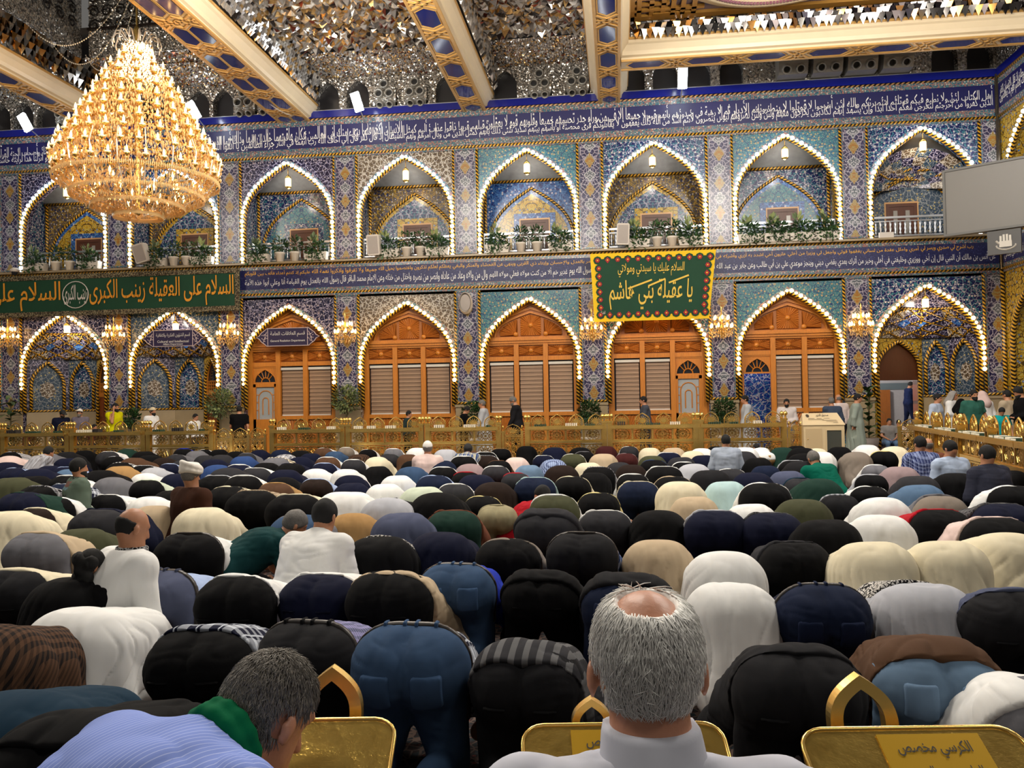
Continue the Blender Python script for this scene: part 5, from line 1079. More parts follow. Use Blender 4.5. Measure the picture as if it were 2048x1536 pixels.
# sign boards
VIO = P('violet_sign', (40, 26, 62), .5); PINK = P('pale_pink_print', (206, 184, 180), .6)
def sign(px0, px1, py0, py1, ar, en, label):
    yb = WY-.25; (xa, za), (xb, zb) = W(px0, (py0+py1)/2, yb), W(px1, (py0+py1)/2, yb); xc = (xa+xb)/2; zc = (za+zb)/2; hw = (xb-xa)/2; hz = (py1-py0)/2*yb/F*1.02
    t = thing('sign_board', label, 'sign', (xc, yb, zc)); o = [(-hw, 0), (-hw*.9, -hz*.18), (-hw*.84, -hz*.5), (-hw*.74, -hz*.75), (-hw*.66, -hz), (hw*.66, -hz), (hw*.74, -hz*.75), (hw*.84, -hz*.5), (hw*.9, -hz*.18), (hw, 0), (hw*.9, hz*.18), (hw*.84, hz*.5), (hw*.74, hz*.75), (hw*.66, hz), (-hw*.66, hz), (-hw*.74, hz*.75), (-hw*.84, hz*.5), (-hw*.9, hz*.18)]
    MB().prism(o, -.02, .02).build('board', VIO, t); m = MB(); m.tube([(x*.985, -.022, z*.95) for x, z in o], .012, 4, True)
    for s in (-1, 1):
        m.box(s*hw*.62-.008, s*hw*.62+.008, -.03, -.02, -hz*.95, hz*.95)
        for k in range(14): a, r = k*2.4, .03+.018*(k % 5); m.lathe([(.0, -.01), (.016, -.008), (.018, 0)], (s*hw*.72+r*math.cos(a)*.9, -.02, r*math.sin(a)*1.9), 5, 'y')
        m.tube([(s*(hw*.64+.02*k), -.022, hz*.6*math.cos(k*PI/8)) for k in range(9)], .008, 4)
    m.build('ornament', PINK, t); text_ob('lettering', arabic(ar), (-hw*.54, hw*.54, .0*hz, hz*.62), -.025, CALW, t, bold=.004)
    for k, line in enumerate(en): h = .3*hz; text_ob('lettering', line, (-hw*.54, hw*.54, -hz*.22-k*hz*.36-h, -hz*.22-k*hz*.36) if len(en) > 1 else (-hw*.54, hw*.54, -hz*.62, -hz*.22), -.025, CALW, t, bold=.012, keep=True)
    for s in (-1, 1): MB().box(s*hw*.5-.015, s*hw*.5+.015, .02, .27, -.015, .015).build('bracket', M_RAIL, t)
sign(512, 640, 655, 693, 'قسم العلاقات العامة', ['General Realation Department'], 'violet sign board with pale lettering on the timber arch of the glazed door')
sign(284, 410, 659, 694, 'قسم الشؤون الفكرية والثقافية', ['Cultural and Intellectual', 'Affairs Department'], 'violet sign board with two English lines across the open niche')
# hanging lanterns
M_GLOW = P('lantern_glow', (255, 220, 150), .4, emit=(255, 196, 110), es=9.)
def lantern(px, py_top, py_bot, label, Yl=WY+.05):
    x, z1 = W(px, py_top, Yl); _, z0 = W(px, py_bot, Yl); t = thing('hanging_lantern', label, 'lantern', (x, Yl, z1), group='hanging lanterns in the arches'); h = z1-z0; g = h*.52
    MB().tube([(0, 0, 0), (0, 0, -h+g+.08)], .012, 5).build('chain', M_BRASS, t); MB().lathe([(.085, -h+.05), (.095, -h+.1), (.095, -h+g-.06), (.08, -h+g)], n=10).build('glass_cylinder', M_GLOW, t, True)
    l_ = bpy.data.lights.new('lantern_light', 'POINT'); l_.energy = 20; l_.color = (1, .9, .76); l_.shadow_soft_size = .12; lo_ = bpy.data.objects.new('lantern_light', l_); COL.objects.link(lo_); lo_.parent = t; lo_.location = (0, .15, -h-.12)
    MB().lathe([(0, -h), (.05, -h+.015), (.1, -h+.05), (.1, -h+.07)], n=10).build('base_cap', M_BRASS, t, True); MB().lathe([(.1, -h+g-.02), (.09, -h+g+.02), (.04, -h+g+.07), (.015, -h+g+.1)], n=10).build('top_cap', M_BRASS, t, True)
for k, (px, a, b) in enumerate([(133, 352, 398), (352, 340, 385), (576, 335, 378), (811, 318, 365), (1053, 305, 350), (1304, 292, 336), (1569, 276, 320), (1845, 260, 307)]): lantern(px, a, b, 'small glowing brass lantern hanging in the upper arch, '+BAYN[k+1])
for px, a, b, n_ in ((134, 632, 670, 'left banner niche'), (351, 628, 665, 'niche above the two-line sign'), (1850, 575, 620, 'niche of the open doorway')): lantern(px, a, b, 'small glowing brass lantern hanging in the lower '+n_)
# crystal
def crystal_mat(name, tint, em):
    n = NT(name); n.done(lin(tint), .12, .3); n.b.inputs['Emission Color'].default_value = lin((255, 190, 110)); n.b.inputs['Emission Strength'].default_value = em
    n.b.inputs['Transmission Weight'].default_value = .15; n.b.inputs['IOR'].default_value = 1.5; return n.m
CRY = crystal_mat('amber_crystal', (255, 214, 150), 0.); CRYC = crystal_mat('clear_crystal', (250, 240, 226), 0.)
M_CAND = P('candle_bulb_glow', (255, 230, 180), .4, emit=(255, 196, 110), es=13.)
def drop(m, p, r, h): m.add([(p[0], p[1], p[2]+h*.35), (p[0]+r, p[1], p[2]), (p[0], p[1]+r, p[2]), (p[0]-r, p[1], p[2]), (p[0], p[1]-r, p[2]), (p[0], p[1], p[2]-h*.65)], [(0, 1, 2), (0, 2, 3), (0, 3, 4), (0, 4, 1), (5, 2, 1), (5, 3, 2), (5, 4, 3), (5, 1, 4)])
def crystal_sconce(loc, label, proto=[None]):
    if proto[0] is None:
        t = thing('crystal_sconce', label, 'wall chandelier', loc, group='crystal sconces on the pilasters'); r0 = random.Random(2)
        MB().lathe([(.0, -.5), (.03, -.46), (.02, -.3), (.05, -.25), (.02, -.1), (.035, .1), (.015, .3), (.03, .42), (0, .5)], n=8).build('stem', M_BRASS, t, True); MB().tube([(0, .25, -.1), (0, .1, -.18), (0, 0, -.05)], .02, 5).build('wall_arm', M_BRASS, t)
        am = MB(); am.tube([(.03, 0, -.06), (.1, 0, -.1), (.19, 0, -.08), (.22, 0, 0)], .01, 4).lathe([(.02, 0), (.045, .02), (.03, .025)], (.22, 0, 0), 8); am = am.mesh('arm', M_BRASS, True); bu = MB().lathe([(.018, .02), (.035, .07), (.03, .11), (.0, .16)], n=6).mesh('candle_bulb', M_CAND, True)
        for z, n, sc in ((-.22, 8, 1.45), (.02, 6, 1.)):
            for k in range(n):
                a = 2*PI*(k+.5)/n; o = ob('arm', am, t, (0, 0, z), a); o.scale = (sc, sc, 1); ob('candle_bulb', bu, t, (.22*sc*math.cos(a), .22*sc*math.sin(a), z+.02))
        m = MB()
        for z, r in ((-.3, .33), (-.34, .24), (-.05, .22), (.12, .1), (-.45, .14), (-.4, .3)):
            for k in range(int(r*90)): a = 2*PI*k/int(r*90)+z; drop(m, (r*math.cos(a), r*math.sin(a), z+r0.uniform(-.04, .05)), .013, .075)
        m.build('crystal_drops', CRY, t)['kind'] = 'stuff'; proto[0] = t; return t
    c = copy_tree(proto[0]); c.location = loc; c['label'] = label; return c
for px, nm in ((15, 'at the far left edge'), (227, 'between the two open niches'), (455, 'beside the green banner end'), (690, 'between the first two timber arches'), (1183, 'at the left hem of the floral banner'), (1443, 'at the right hem of the floral banner'), (1722, 'beside the open doorway niche')):
    x, z = W(px, 655-.017*(px-690)*.9, WY-.32); crystal_sconce((x, WY-.32, z), 'small lit crystal sconce on the pilaster '+nm)
# ---------- the great chandelier
t = thing('crystal_chandelier', 'huge tiered crystal chandelier with glowing candle bulbs hanging from the ceiling', 'chandelier', (-12.06, 20., 6.5)); rr = random.Random(4)
prof = [(4.72, .5), (4.5, .35), (4.25, .3), (4.0, .42), (3.75, .62), (3.45, .82), (3.1, 1.02), (2.75, 1.22), (2.4, 1.42), (2.05, 1.62), (1.72, 1.85), (1.35, 2.0), (1.0, 1.95), (.7, 1.72), (.45, 1.4), (.25, 1.0), (.1, .55)]
am = MB(); am.tube([(-.34, 0, -.06), (-.2, 0, -.14), (-.06, 0, -.12), (0, 0, 0)], .016, 5).lathe([(.015, -.02), (.07, .03), (.075, .05), (.04, .05)], (0, 0, 0), 8); am = am.mesh('arm', M_BRASS, True)
bu = MB().lathe([(.016, .04), (.016, .1), (.032, .14), (.027, .19), (0, .26)], n=7).mesh('candle_bulb', M_CAND, True)
cup = MB().lathe([(.03, .02), (.07, .05), (.08, .09)], n=8).mesh('crystal_cup', CRYC, True); nb = 0
for z, r in prof[3:13]:
    n = max(7, int(2*PI*r/.4)); MB().tube([((r-.32)*math.cos(a), (r-.32)*math.sin(a), z-.08) for a in np.linspace(0, 2*PI, max(12, n)+1)[:-1]], .022, 5, True).build('ring', M_BRASS, t, True)
    for k in range(n):
        a = 2*PI*(k+.5*(nb % 2))/n; c = (r*math.cos(a), r*math.sin(a), z); o = ob('arm', am, t, c, a)
        if math.sin(a) < .75: ob('candle_bulb', bu, o); ob('crystal_cup', cup, o)
    nb += 1
for z, r in ((.62, 1.5), (.4, 1.1), (.3, .6)):
    for k in range(int(r*9)): a = 2*PI*k/int(r*9); ob('candle_bulb', bu, t, (r*math.cos(a), r*math.sin(a), z))
MB().lathe([(0, .0), (.1, .05), (.04, .2), (.08, .6), (.05, 1.5), (.1, 2.5), (.05, 3.4), (.12, 4.1), (.05, 4.6), (.1, 4.75), (.03, 4.9)], n=10).build('stem', M_BRASS, t, True); MB().tube([(0, 0, 4.8), (0, 0, 6.3)], .03, 6).build('chain', M_BRASS, t)
for k in range(14): a = 2*PI*k/14; MB().tube([(r*math.cos(a), r*math.sin(a), z) for r, z in ((.12, 4.1), (.22, 4.45), (.38, 4.66), (.52, 4.62), (.58, 4.42), (.56, 4.3))], .02, 5).build('crown_arm', CRYC, t, True)
m = MB(); zz = [p[0] for p in prof][::-1]; rrr = [p[1] for p in prof][::-1]
for k in range(15000):
    z = rr.uniform(.1, 4.4); r = float(np.interp(z, zz, rrr)); lay = rr.random(); R_ = r*(1-.22*lay*lay)+rr.uniform(-.04, .04); a = rr.uniform(0, 2*PI)
    if math.sin(a) > .9: continue
    s = rr.uniform(.016, .03); drop(m, (R_*math.cos(a), R_*math.sin(a), z-.12*rr.random()), s, s*4.2)
for k in range(260):     # fringe at the bowl rim and the bottom
    a = 2*PI*k/260
    for z, r in ((.92, 1.97), (.55, 1.6), (.28, 1.12), (.06, .6)): drop(m, (r*math.cos(a), r*math.sin(a), z-.05), .02, .15)
m.build('crystal_drops', CRY, t)['kind'] = 'stuff'
for k in range(20):      # bowl strings
    a = 2*PI*k/20; MB().tube([(r*math.cos(a), r*math.sin(a), z) for z, r in prof[10:]], .018, 4).build('crystal_string', CRYC, t)
# bead swags in the ceiling
for k, (a, b, s) in enumerate((((-16, 22, 12.3), (-12.2, 20.2, 12.6), 1.4), ((-15.9, 21, 12.2), (-12.2, 20, 12.6), 1.1), ((-15.5, 23, 12.1), (-12.1, 20.2, 12.6), 1.2), ((-10.9, 23.5, 11.6), (-12, 20.2, 12.6), 1.1), ((-9.9, 25.8, 10.9), (-10.7, 23, 11.4), .4))):
    bm = MB(); 
    for q in range(49): f = q/48; p = np.array(a)*(1-f)+np.array(b)*f-np.array((0, 0, s*4*f*(1-f))); drop(bm, p, .022, .05)
    w = thing('bead_swag', 'thin string of glass beads draped under the ceiling, %s from left' % ORD[k], 'bead string', (0, 0, 0), group='bead swags'); bm.build('beads', CRYC, w)['kind'] = 'stuff'
    MB().tube([tuple(np.array(a)*(1-q/16)+np.array(b)*q/16-np.array((0, 0, s*4*q/16*(1-q/16)))) for q in range(17)], .006, 3).build('wire', M_CORD, w)
# floodlights
M_FLD = P('flood_lamp_glow', (255, 255, 255), .4, emit=(240, 248, 255), es=45.)
for k, (px, py, tilt, nm) in enumerate(((1365, 158, -.05, 'over the right-hand niches'), (715, 205, .28, 'left of the paired air nozzles'), (388, 222, .5, 'behind the chandelier'), (52, 246, .5, 'at the far left end'))):
    yb = 25.0; x, z = W(px, py, yb); t = thing('floodlight', 'glaring white floodlight tube on the cornice, '+nm, 'floodlight', (x, yb, z), group='cornice floodlights'); a = tilt
    ax, az = np.array((math.cos(a), 0, math.sin(a)))*.13, np.array((-math.sin(a), 0, math.cos(a)))*.29; MB().obox((0, -.05, 0), ax, (0, .05, 0), az).build('lamp_face', M_FLD, t); MB().obox((0, .06, 0), ax*.8, (0, .03, 0), az*.9).build('housing', M_RAIL, t); MB().tube([(0, .06, -.1), (0, .9, -.35)], .02, 5).build('bracket', M_RAIL, t)
# air nozzles
NZM = P('grey_nozzle_metal', (150, 146, 138), .35, .35, .1, 8.); NZD = P('nozzle_dark', (22, 20, 20), .6)
def nozzle(par, x, y, z, tx=0, r=.15):
    g = MB().lathe([(r*.55, .1), (r*.62, -.06), (r*.75, -.12), (r*.95, -.11), (r, -.04), (r*1.05, .05)], (0, 0, 0), 14, 'y').build('nozzle', NZM, par, True); g.location = (x, y, z); g.rotation_euler = (tx, 0, 0)
    MB().lathe([(0, -.02), (r*.58, -.015)], (0, 0, 0), 12, 'y').build('throat', NZD, g)
nl = ['behind the chandelier top', 'left of the double-panelled beam, outer', 'left of the double-panelled beam, inner', 'near the second floodlight, left of pair', 'near the second floodlight, right of pair', 'left of the pair beside the crossing beam', 'right of the pair beside the crossing beam']
for k, x in enumerate(sorted(NOZ)):
    t = thing('air_nozzle_unit', 'arched air outlet with five round nozzles, '+nl[k], 'air outlet', (x, WY-.12, 11.1), group='arched air outlets'); o = [(p[0], p[1]) for p in open_arch(0, .36, .12, .4, .93)]
    MB().prism(o, .0, .2).build('face_plate', MOSA, t); MB().add([(-.36, -.02, .14), (.36, -.02, .14), (.3, .2, -.02), (-.3, .2, -.02)], [(3, 2, 1, 0)]).build('under_plate', NZM, t)
    for nx, nz in ((0, .66), (-.17, .36), (.17, .36)): nozzle(t, nx, -.02, nz)
    for nx in (-.16, .16): nozzle(t, nx, .04, .06, .7, .12)
for k, x in enumerate((5.33, 6.32, 7.3, 8.3)):
    t = thing('air_nozzle_unit', 'grey boxed air outlet with four round nozzles, %s of four from left' % ORD[k], 'air outlet', (x, WY-.55, 11.12), group='boxed air outlets')
    m = MB(); m.add([(-.42, 0, .3), (.42, 0, .3), (.42, 0, .85), (-.42, 0, .85), (-.42, .12, .02), (.42, .12, .02), (-.42, .6, .0), (.42, .6, .0), (-.42, .6, .95), (.42, .6, .95)], [(0, 1, 2, 3), (4, 5, 1, 0), (6, 7, 5, 4), (3, 2, 9, 8), (0, 3, 8, 6, 4), (1, 5, 7, 9, 2)]); m.build('casing', NZM, t)
    for s in (-1, 1): nozzle(t, s*.2, -.02, .6, 0, .17); nozzle(t, s*.2, .04, .16, .5, .14)
# loudspeakers
SPW = P('white_speaker_plastic', (206, 196, 184), .45, 0, .05, 6.); SPG = P('speaker_grille', (168, 158, 150), .7, 0, .1, 60., .3)
for px, py, w, h, tilt, nm in ((284, 506, .42, .62, .25, 'above the long green banner'), (747, 490, .4, .64, .03, 'on the ledge of the second timber bay'), (1245, 468, .38, .64, -.05, 'above the floral banner')):
    x, z = W(px, py, WY-.5); t = thing('loudspeaker', 'white box loudspeaker leaning out '+nm, 'loudspeaker', (x, WY-.5, z-h/2), group='box loudspeakers'); o = [(-w/2, 0), (w/2, 0), (w/2, h), (-w/2, h)]
    b_ = MB().prism([(-w*.5, h*.06), (-w*.42, 0), (w*.42, 0), (w*.5, h*.06), (w*.5, h*.94), (w*.42, h), (-w*.42, h), (-w*.5, h*.94)], 0, .3).build('cabinet', SPW, t); b_.rotation_euler = (.12, -tilt, 0)
    g = MB().box(-w*.4, w*.4, -.012, 0, h*.08, h*.92).build('grille', SPG, b_); MB().box(-.02, .02, .3, .5, h*.4, h*.5).build('bracket', M_RAIL, t)
x, z = W(931, 606, WY-.2); t = thing('loudspeaker', 'round-cornered white loudspeaker on the pilaster between timber arches', 'loudspeaker', (x, WY-.28, z))
MB().lathe([(.33, .26), (.35, .1), (.34, .02), (.3, -.02)], (0, 0, 0), 20, 'y').build('cabinet', SPW, t, True).scale = (.62, 1, 1); MB().lathe([(.26, -.03), (0, -.05)], (.02, 0, 0), 20, 'y').build('grille', SPG, t).scale = (.62, 1, 1)
# screen with hand emblem
ys = 23.2; (xa, zt), (_, zb) = W(1885, 342, ys), W(1891, 474, ys); SL = 4.4; ang = -.62
t = thing('video_screen', 'large switched-off grey screen mounted across the right-hand corner', 'screen', (xa, ys, zb), ang); H_ = zt-zb; SG = P('screen_grey', (96, 92, 86), .45, 0, .05, 1.); SF = P('screen_frame', (82, 80, 76), .5)
MB().box(.06, SL-.06, -.02, .0, .06, H_-.06).build('display', SG, t); m = MB(); m.box(0, SL, -.05, .18, 0, .06).box(0, SL, -.05, .18, H_-.06, H_).box(0, .06, -.05, .18, .06, H_-.06).box(SL-.06, SL, -.05, .18, .06, H_-.06); m.build('frame', SF, t); MB().box(.1, SL-.1, 0, .15, .06, H_-.06).build('back_box', SF, t)
m = MB(); m.box(1.0, 1.75, -.0, .1, -.62, -.02); e = m.build('emblem_box', P('emblem_dark', (60, 58, 56), .5), t); m = MB()
for k in range(4): m.box(1.28+.07*k, 1.33+.07*k, -.02, 0, -.3, -.12-.03*abs(k-1.5))
m.box(1.27, 1.55, -.02, 0, -.45, -.3).tube([(1.27, -.01, -.36), (1.2, -.01, -.28)], .025, 4); m.tube([(1.2+.22*(1-math.cos(a)), -.01, -.4-.12*math.sin(a)) for a in np.linspace(0, PI, 9)], .02, 4); m.build('hand_emblem', P('emblem_pale', (186, 180, 168), .5), e)
MB().tube([(SL*.6, .15, H_*.6), (SL*.6, 2.2, H_*.6)], .05, 6).build('bracket', SF, t)
# dome camera and router on the ledges
x, z = W(29, 545, WY-.4); t = thing('dome_camera', 'small white dome security camera above the green banner', 'security camera', (x, WY-.4, z)); MB().lathe([(.12, .02), (.13, .1), (.05, .16), (0, .17)], n=12).build('housing', SPW, t, True); MB().lathe([(0, -.1), (.07, -.07), (.1, 0), (.11, .03)], n=12).build('dome', M_GLASSD, t, True); MB().tube([(0, 0, .14), (0, .4, .14)], .03, 5).build('bracket', SPW, t)
x, z = W(1772, 472, WY-.12); t = thing('wireless_router', 'white router with upright aerials on the railing of the doorway bay', 'router', (x, WY-.14, z)); MB().box(-.2, .2, -.05, .05, -.08, .1).build('case', SPW, t)
for k in range(3): MB().tube([(-.15+.13*k, 0, .1), (-.17+.14*k, 0, .42)], .012, 5).build('aerial', SPW, t)
# ================= plants, brass fence, donation box, stools
LEAFS = [P('leaf_green', (58, 92, 46), .5, 0, .3, 8.), P('leaf_dark_green', (34, 62, 34), .5, 0, .3, 8.), P('leaf_pale_green', (142, 152, 96), .55, 0, .3, 8.), P('leaf_grey_green', (96, 112, 76), .55, 0, .3, 8.)]
POTW = P('white_pot', (214, 204, 190), .5); STEM = P('plant_stem', (86, 74, 46), .7)
def leafy(n, c, rad, size, seed, trail=0., mats=0, up=False):
    r = random.Random(seed); m = MB()
    for k in range(n):
        u = np.array([r.gauss(0, 1) for _ in range(3)]); u /= np.linalg.norm(u); q = r.random()**.4; p = np.array(c)+u*np.array(rad)*q
        if trail and r.random() < .35: p[2] = c[2]-r.random()*trail; p[1] = c[1]-rad[1]*(.6+.4*r.random())
        d = u+np.array([r.uniform(-.6, .6), r.uniform(-.6, .6), r.uniform(-.5, .4)+(1.2 if up else 0)]); d /= np.linalg.norm(d); w = np.cross(d, (r.random(), r.random(), 1)); w /= np.linalg.norm(w)+1e-6; s = size*r.uniform(.7, 1.3); nn = np.cross(d, w)
        m.cur = r.randrange(2); m.add([p, p+d*s*.5+w*s*.26+nn*s*.06, p+d*s, p+d*s*.5-w*s*.26+nn*s*.06], [(0, 1, 2, 3)])
    return m
def plant(kind, loc, label, seed, group):
    t = thing('potted_plant', label, 'plant', loc, group=group)
    if kind == 'trough':
        MB().add([(-.34, -.12, 0), (.34, -.12, 0), (.34, .12, 0), (-.34, .12, 0), (-.38, -.14, .26), (.38, -.14, .26), (.38, .14, .26), (-.38, .14, .26)], [(0, 1, 5, 4), (1, 2, 6, 5), (2, 3, 7, 6), (3, 0, 4, 7), (3, 2, 1, 0), (4, 5, 6, 7)]).build('planter', POTW, t)
        leafy(330, (0, -.05, .4), (.36, .16, .2), .11, seed, .42).build('foliage', LEAFS[:2], t); leafy(22, (-.1, 0, .62), (.1, .08, .16), .2, seed+5, up=True).build('shoot', [LEAFS[3], LEAFS[2]], t)
    else:
        MB().lathe([(.0, 0), (.11, 0), (.15, .24), (.17, .25), (.17, .3), (.14, .3), (.13, .27)], n=12).build('pot', POTW, t, True); leafy(170, (0, 0, .55), (.24, .2, .26), .1, seed, 0).build('foliage', LEAFS[:2], t)
        for k in range(3): MB().tube([(.02*k-.02, 0, .28), (.07*k-.07, .02, .5)], .01, 4).build('stem', STEM, t)
for i, b in enumerate(BAYS):
    if i == 8: continue
    L = [(-.95, 'trough'), (-.22, 'pot'), (.28, 'pot'), (1.0, 'trough')] if i != 7 else [(-1.1, 'trough'), (-.35, 'trough'), (.4, 'trough'), (1.1, 'trough')]
    if i in (2, 4, 6): L = [(-.55, 'trough'), (.05, 'pot'), (.5, 'pot'), (1.05, 'trough')]
    for k, (dx, kd) in enumerate(L): plant(kd, (b+dx, WY-.14, 6.22), ('trailing plant in white trough' if kd == 'trough' else 'bushy plant in white pot')+', %s on ledge of bay %s' % (ORD[k], BAYN[i]), i*10+k, 'plants on the balcony ledges')
def topiary(px, py, r, mats, label, zbase=.0, Yp=25.3, size=.1, n=700):
    x, z = W(px, py, Yp); t = thing('potted_tree', label, 'plant', (x, Yp, 0)); MB().lathe([(0, 0), (.2, 0), (.26, .45), (.28, .48), (.24, .48)], n=12).build('pot', POTW, t, True)
    MB().tube([(0, 0, .4), (.02, 0, z-r*.5)], .03, 6).build('trunk', STEM, t); leafy(n, (0, 0, z), (r, r*.8, r*1.02), size, int(px)).build('foliage', mats, t)
topiary(440, 806, .46, [LEAFS[2], LEAFS[3]], 'pale green ball-shaped tree beside the black-shirted man', n=1100); topiary(692, 798, .42, [LEAFS[2], LEAFS[3]], 'pale green ball-shaped tree between the first two timber arches', n=1000)
topiary(946, 826, .34, LEAFS[:2], 'dark green bush behind the man in the light robe'); topiary(1178, 822, .32, LEAFS[:2], 'dark green bush on the pilaster left of the floral-banner arch'); topiary(1449, 820, .32, LEAFS[:2], 'dark green bush in front of the cream pilaster base'); topiary(262, 836, .3, LEAFS[:2], 'dark green bush behind the man in yellow')
for px, py0, py1, lb in ((20, 780, 870, 'broad-leaved plant at the far left edge'), (1735, 765, 895, 'tall broad-leaved plant beside the robed man by the donation box')):
    Yp = 24.6; x, z1 = W(px, py0, Yp); _, z0 = W(px, py1, Yp); t = thing('potted_plant', lb, 'plant', (x, Yp, 0)); MB().lathe([(0, 0), (.22, 0), (.28, .4), (.25, .4)], n=12).build('pot', P('grey_pot', (120, 110, 104), .6), t, True); r = random.Random(int(px))
    for k in range(46):
        z = .4+(z1-.5)*k/46*1.0; a = k*2.4; L = r.uniform(.32, .5); m = MB(); d = np.array((math.cos(a), math.sin(a), r.uniform(-.2, .9))); d /= np.linalg.norm(d); w = np.cross(d, (0, 0, 1)); w /= np.linalg.norm(w); p = np.array((0, 0, z)); q = [p, p+d*L*.35+w*.08, p+d*L*.7+w*.06+np.array((0, 0, -.03)), p+d*L+np.array((0, 0, -.1)), p+d*L*.7-w*.06+np.array((0, 0, -.03)), p+d*L*.35-w*.08]
        m.add(q, [(0, 1, 5), (1, 2, 4, 5), (2, 3, 4)]); m.build('leaf', LEAFS[k % 2], t)
    MB().tube([(0, 0, .3), (.03, 0, z1-.3)], .025, 5).build('stem', STEM, t)
# ---------- brass fence with book ledges
FY = 20.45
def lattice_mesh(w, h, nx, nz):
    m = MB(); m.box(0, w, -.012, .012, 0, .025).box(0, w, -.012, .012, h-.025, h).box(0, .025, -.012, .012, 0, h).box(w-.025, w, -.012, .012, 0, h); cw, ch_ = w/nx, h/nz
    for i in range(nx):
        for j in range(nz):
            cx, cz = (i+.5)*cw, (j+.5)*ch_; r = min(cw, ch_)/2
            if nx == 1:
                for sx in (-1, 1):
                    for k in range(3): m.obox((cx+sx*(r+.02+.03*k), 0, cz), (.004, 0, 0), (0, .005, 0), (0, 0, ch_/2))
                for k in range(8): a0, a1 = 2*PI*k/8, 2*PI*(k+3)/8; p0, p1 = np.array((cx+r*math.cos(a0), 0, cz+r*math.sin(a0))), np.array((cx+r*math.cos(a1), 0, cz+r*math.sin(a1))); e = (p1-p0)/2; m.obox((p0+p1)/2, e, (0, .005, 0), np.array((-e[2], 0, e[0]))/np.linalg.norm(e)*.007)
            for k in range(6): a = PI*k/6; d = np.array((math.cos(a), 0, math.sin(a))); m.obox((cx, 0, cz), d*r*1.02, (0, .005, 0), np.array((-d[2], 0, d[0]))*.006)
            m.tube([(cx+r*.62*math.cos(a), 0, cz+r*.62*math.sin(a)) for a in np.linspace(0, 2*PI, 9)[:-1]], .008, 4, True); m.tube([(cx+r*math.cos(a), 0, cz+r*math.sin(a)) for a in np.linspace(0, 2*PI, 11)[:-1]], .009, 4, True)
    return m.mesh('lattice_panel', M_BRASS)
LAT = lattice_mesh(.5, .36, 1, 1); LATS = lattice_mesh(.5, .5, 3, 3)
m = MB(); o = open_arch(0, .17, 0, .12, .34); m.tube([(x, 0, z) for x, z in o], .016, 5)
for k in range(8): a = PI*k/8+.2; m.obox((0, 0, .13), (math.cos(a)*.15, 0, math.sin(a)*.13), (0, .006, 0), (-math.sin(a)*.01, 0, math.cos(a)*.01))
m.tube([(.07*math.cos(a), 0, .13+.07*math.sin(a)) for a in np.linspace(0, 2*PI, 9)[:-1]], .012, 4, True); m.box(-.17, .17, -.01, .01, 0, .03); ARCHP = m.mesh('arch_plate', M_BRASS, False)
POST = MB().box(-.06, .06, -.06, .06, 0, 1.06).box(-.075, .075, -.075, .075, 1.04, 1.09).box(-.075, .075, -.075, .075, 0, .1).mesh('post', M_BRASS); FIN = MB().lathe([(.02, 0), (.035, .03), (.015, .05), (.05, .09), (.055, .12), (.03, .16), (0, .18)], n=10).mesh('finial', M_BRASS, True)
GLS = P('glass_shelf', (150, 160, 150), .05, 0); BOOKM = [P('book_green', (40, 66, 50), .6), P('book_cream', (222, 214, 196), .6), P('book_dark', (44, 40, 40), .6)]
BKM = [MB().box(-.015, .015, -.09, .09, 0, .06+.02*k).mesh('book', BOOKM[k]) for k in range(3)]
def section(t, L, arches=4, gate=False):
    if gate:
        n = max(1, round(L/.5)); w = L/n
        for k in range(n):
            o = ob('lattice_panel', LATS, t, (k*w+.04, 0, .15)); o.scale = ((w-.08)/.5, 1, 1.2); o = ob('arch_plate', ARCHP, t, (k*w+w/2, 0, .76)); o.scale = (w/.42, 1, .8)
            for x in (k*w, (k+1)*w-.02): p = ob('post', POST, t, (x, 0, 0)); p.scale = (.5, .5, .8); ob('finial', FIN, p, (0, 0, 1.09))
        return
    for x in (0, L):
        p = ob('post', POST, t, (x, 0, 0))
        for dx in (-.04, .04): ob('finial', FIN, p, (dx, 0, 1.09))
    MB().box(.06, L-.06, -.17, .17, .93, .965).build('shelf_glass', GLS, t); m = MB(); m.box(0, L, -.19, -.15, .9, .98).box(0, L, .15, .19, .9, .98); m.build('shelf_edge', M_BRASS, t); MB().box(0, L, -.05, .05, .56, .62).build('middle_rail', M_BRASS, t); MB().box(0, L, -.05, .05, .06, .12).build('bottom_rail', M_BRASS, t)
    n = max(2, round((L-.12)/.5)); w = (L-.12)/n
    for k in range(n):
        for z, sz in ((.62, .27/.36), (.14, .4/.36)): o = ob('lattice_panel', LAT, t, (.06+k*w, 0, z)); o.scale = (w/.5, 1, sz)
    for k in range(arches): o = ob('arch_plate', ARCHP, t, (L*(k+.55)/arches, .12, .965)); o.scale = (1, 1, .85)
secs = [(-128, -2, 0), (8, 136, 0), (146, 288, 0), (298, 424, 0), (430, 532, 1), (545, 686, 0), (697, 843, 0), (856, 998, 0), (1006, 1046, 1), (1055, 1209, 0), (1220, 1391, 0), (1401, 1568, 0), (1578, 1604, 1)]
snm = ['beyond the left edge', 'nearest the left edge', 'below the man in navy', 'below the man in yellow', 'three-panel gate by the black-shirted man', 'below the glazed door', 'before the second timber arch', 'before the boy in the dark jacket', 'gate by the man in the dark jacket', 'before the third timber arch', 'below the floral banner', 'before the blue-tiled doorway', 'narrow gate beside the donation box']
rb_ = random.Random(9)
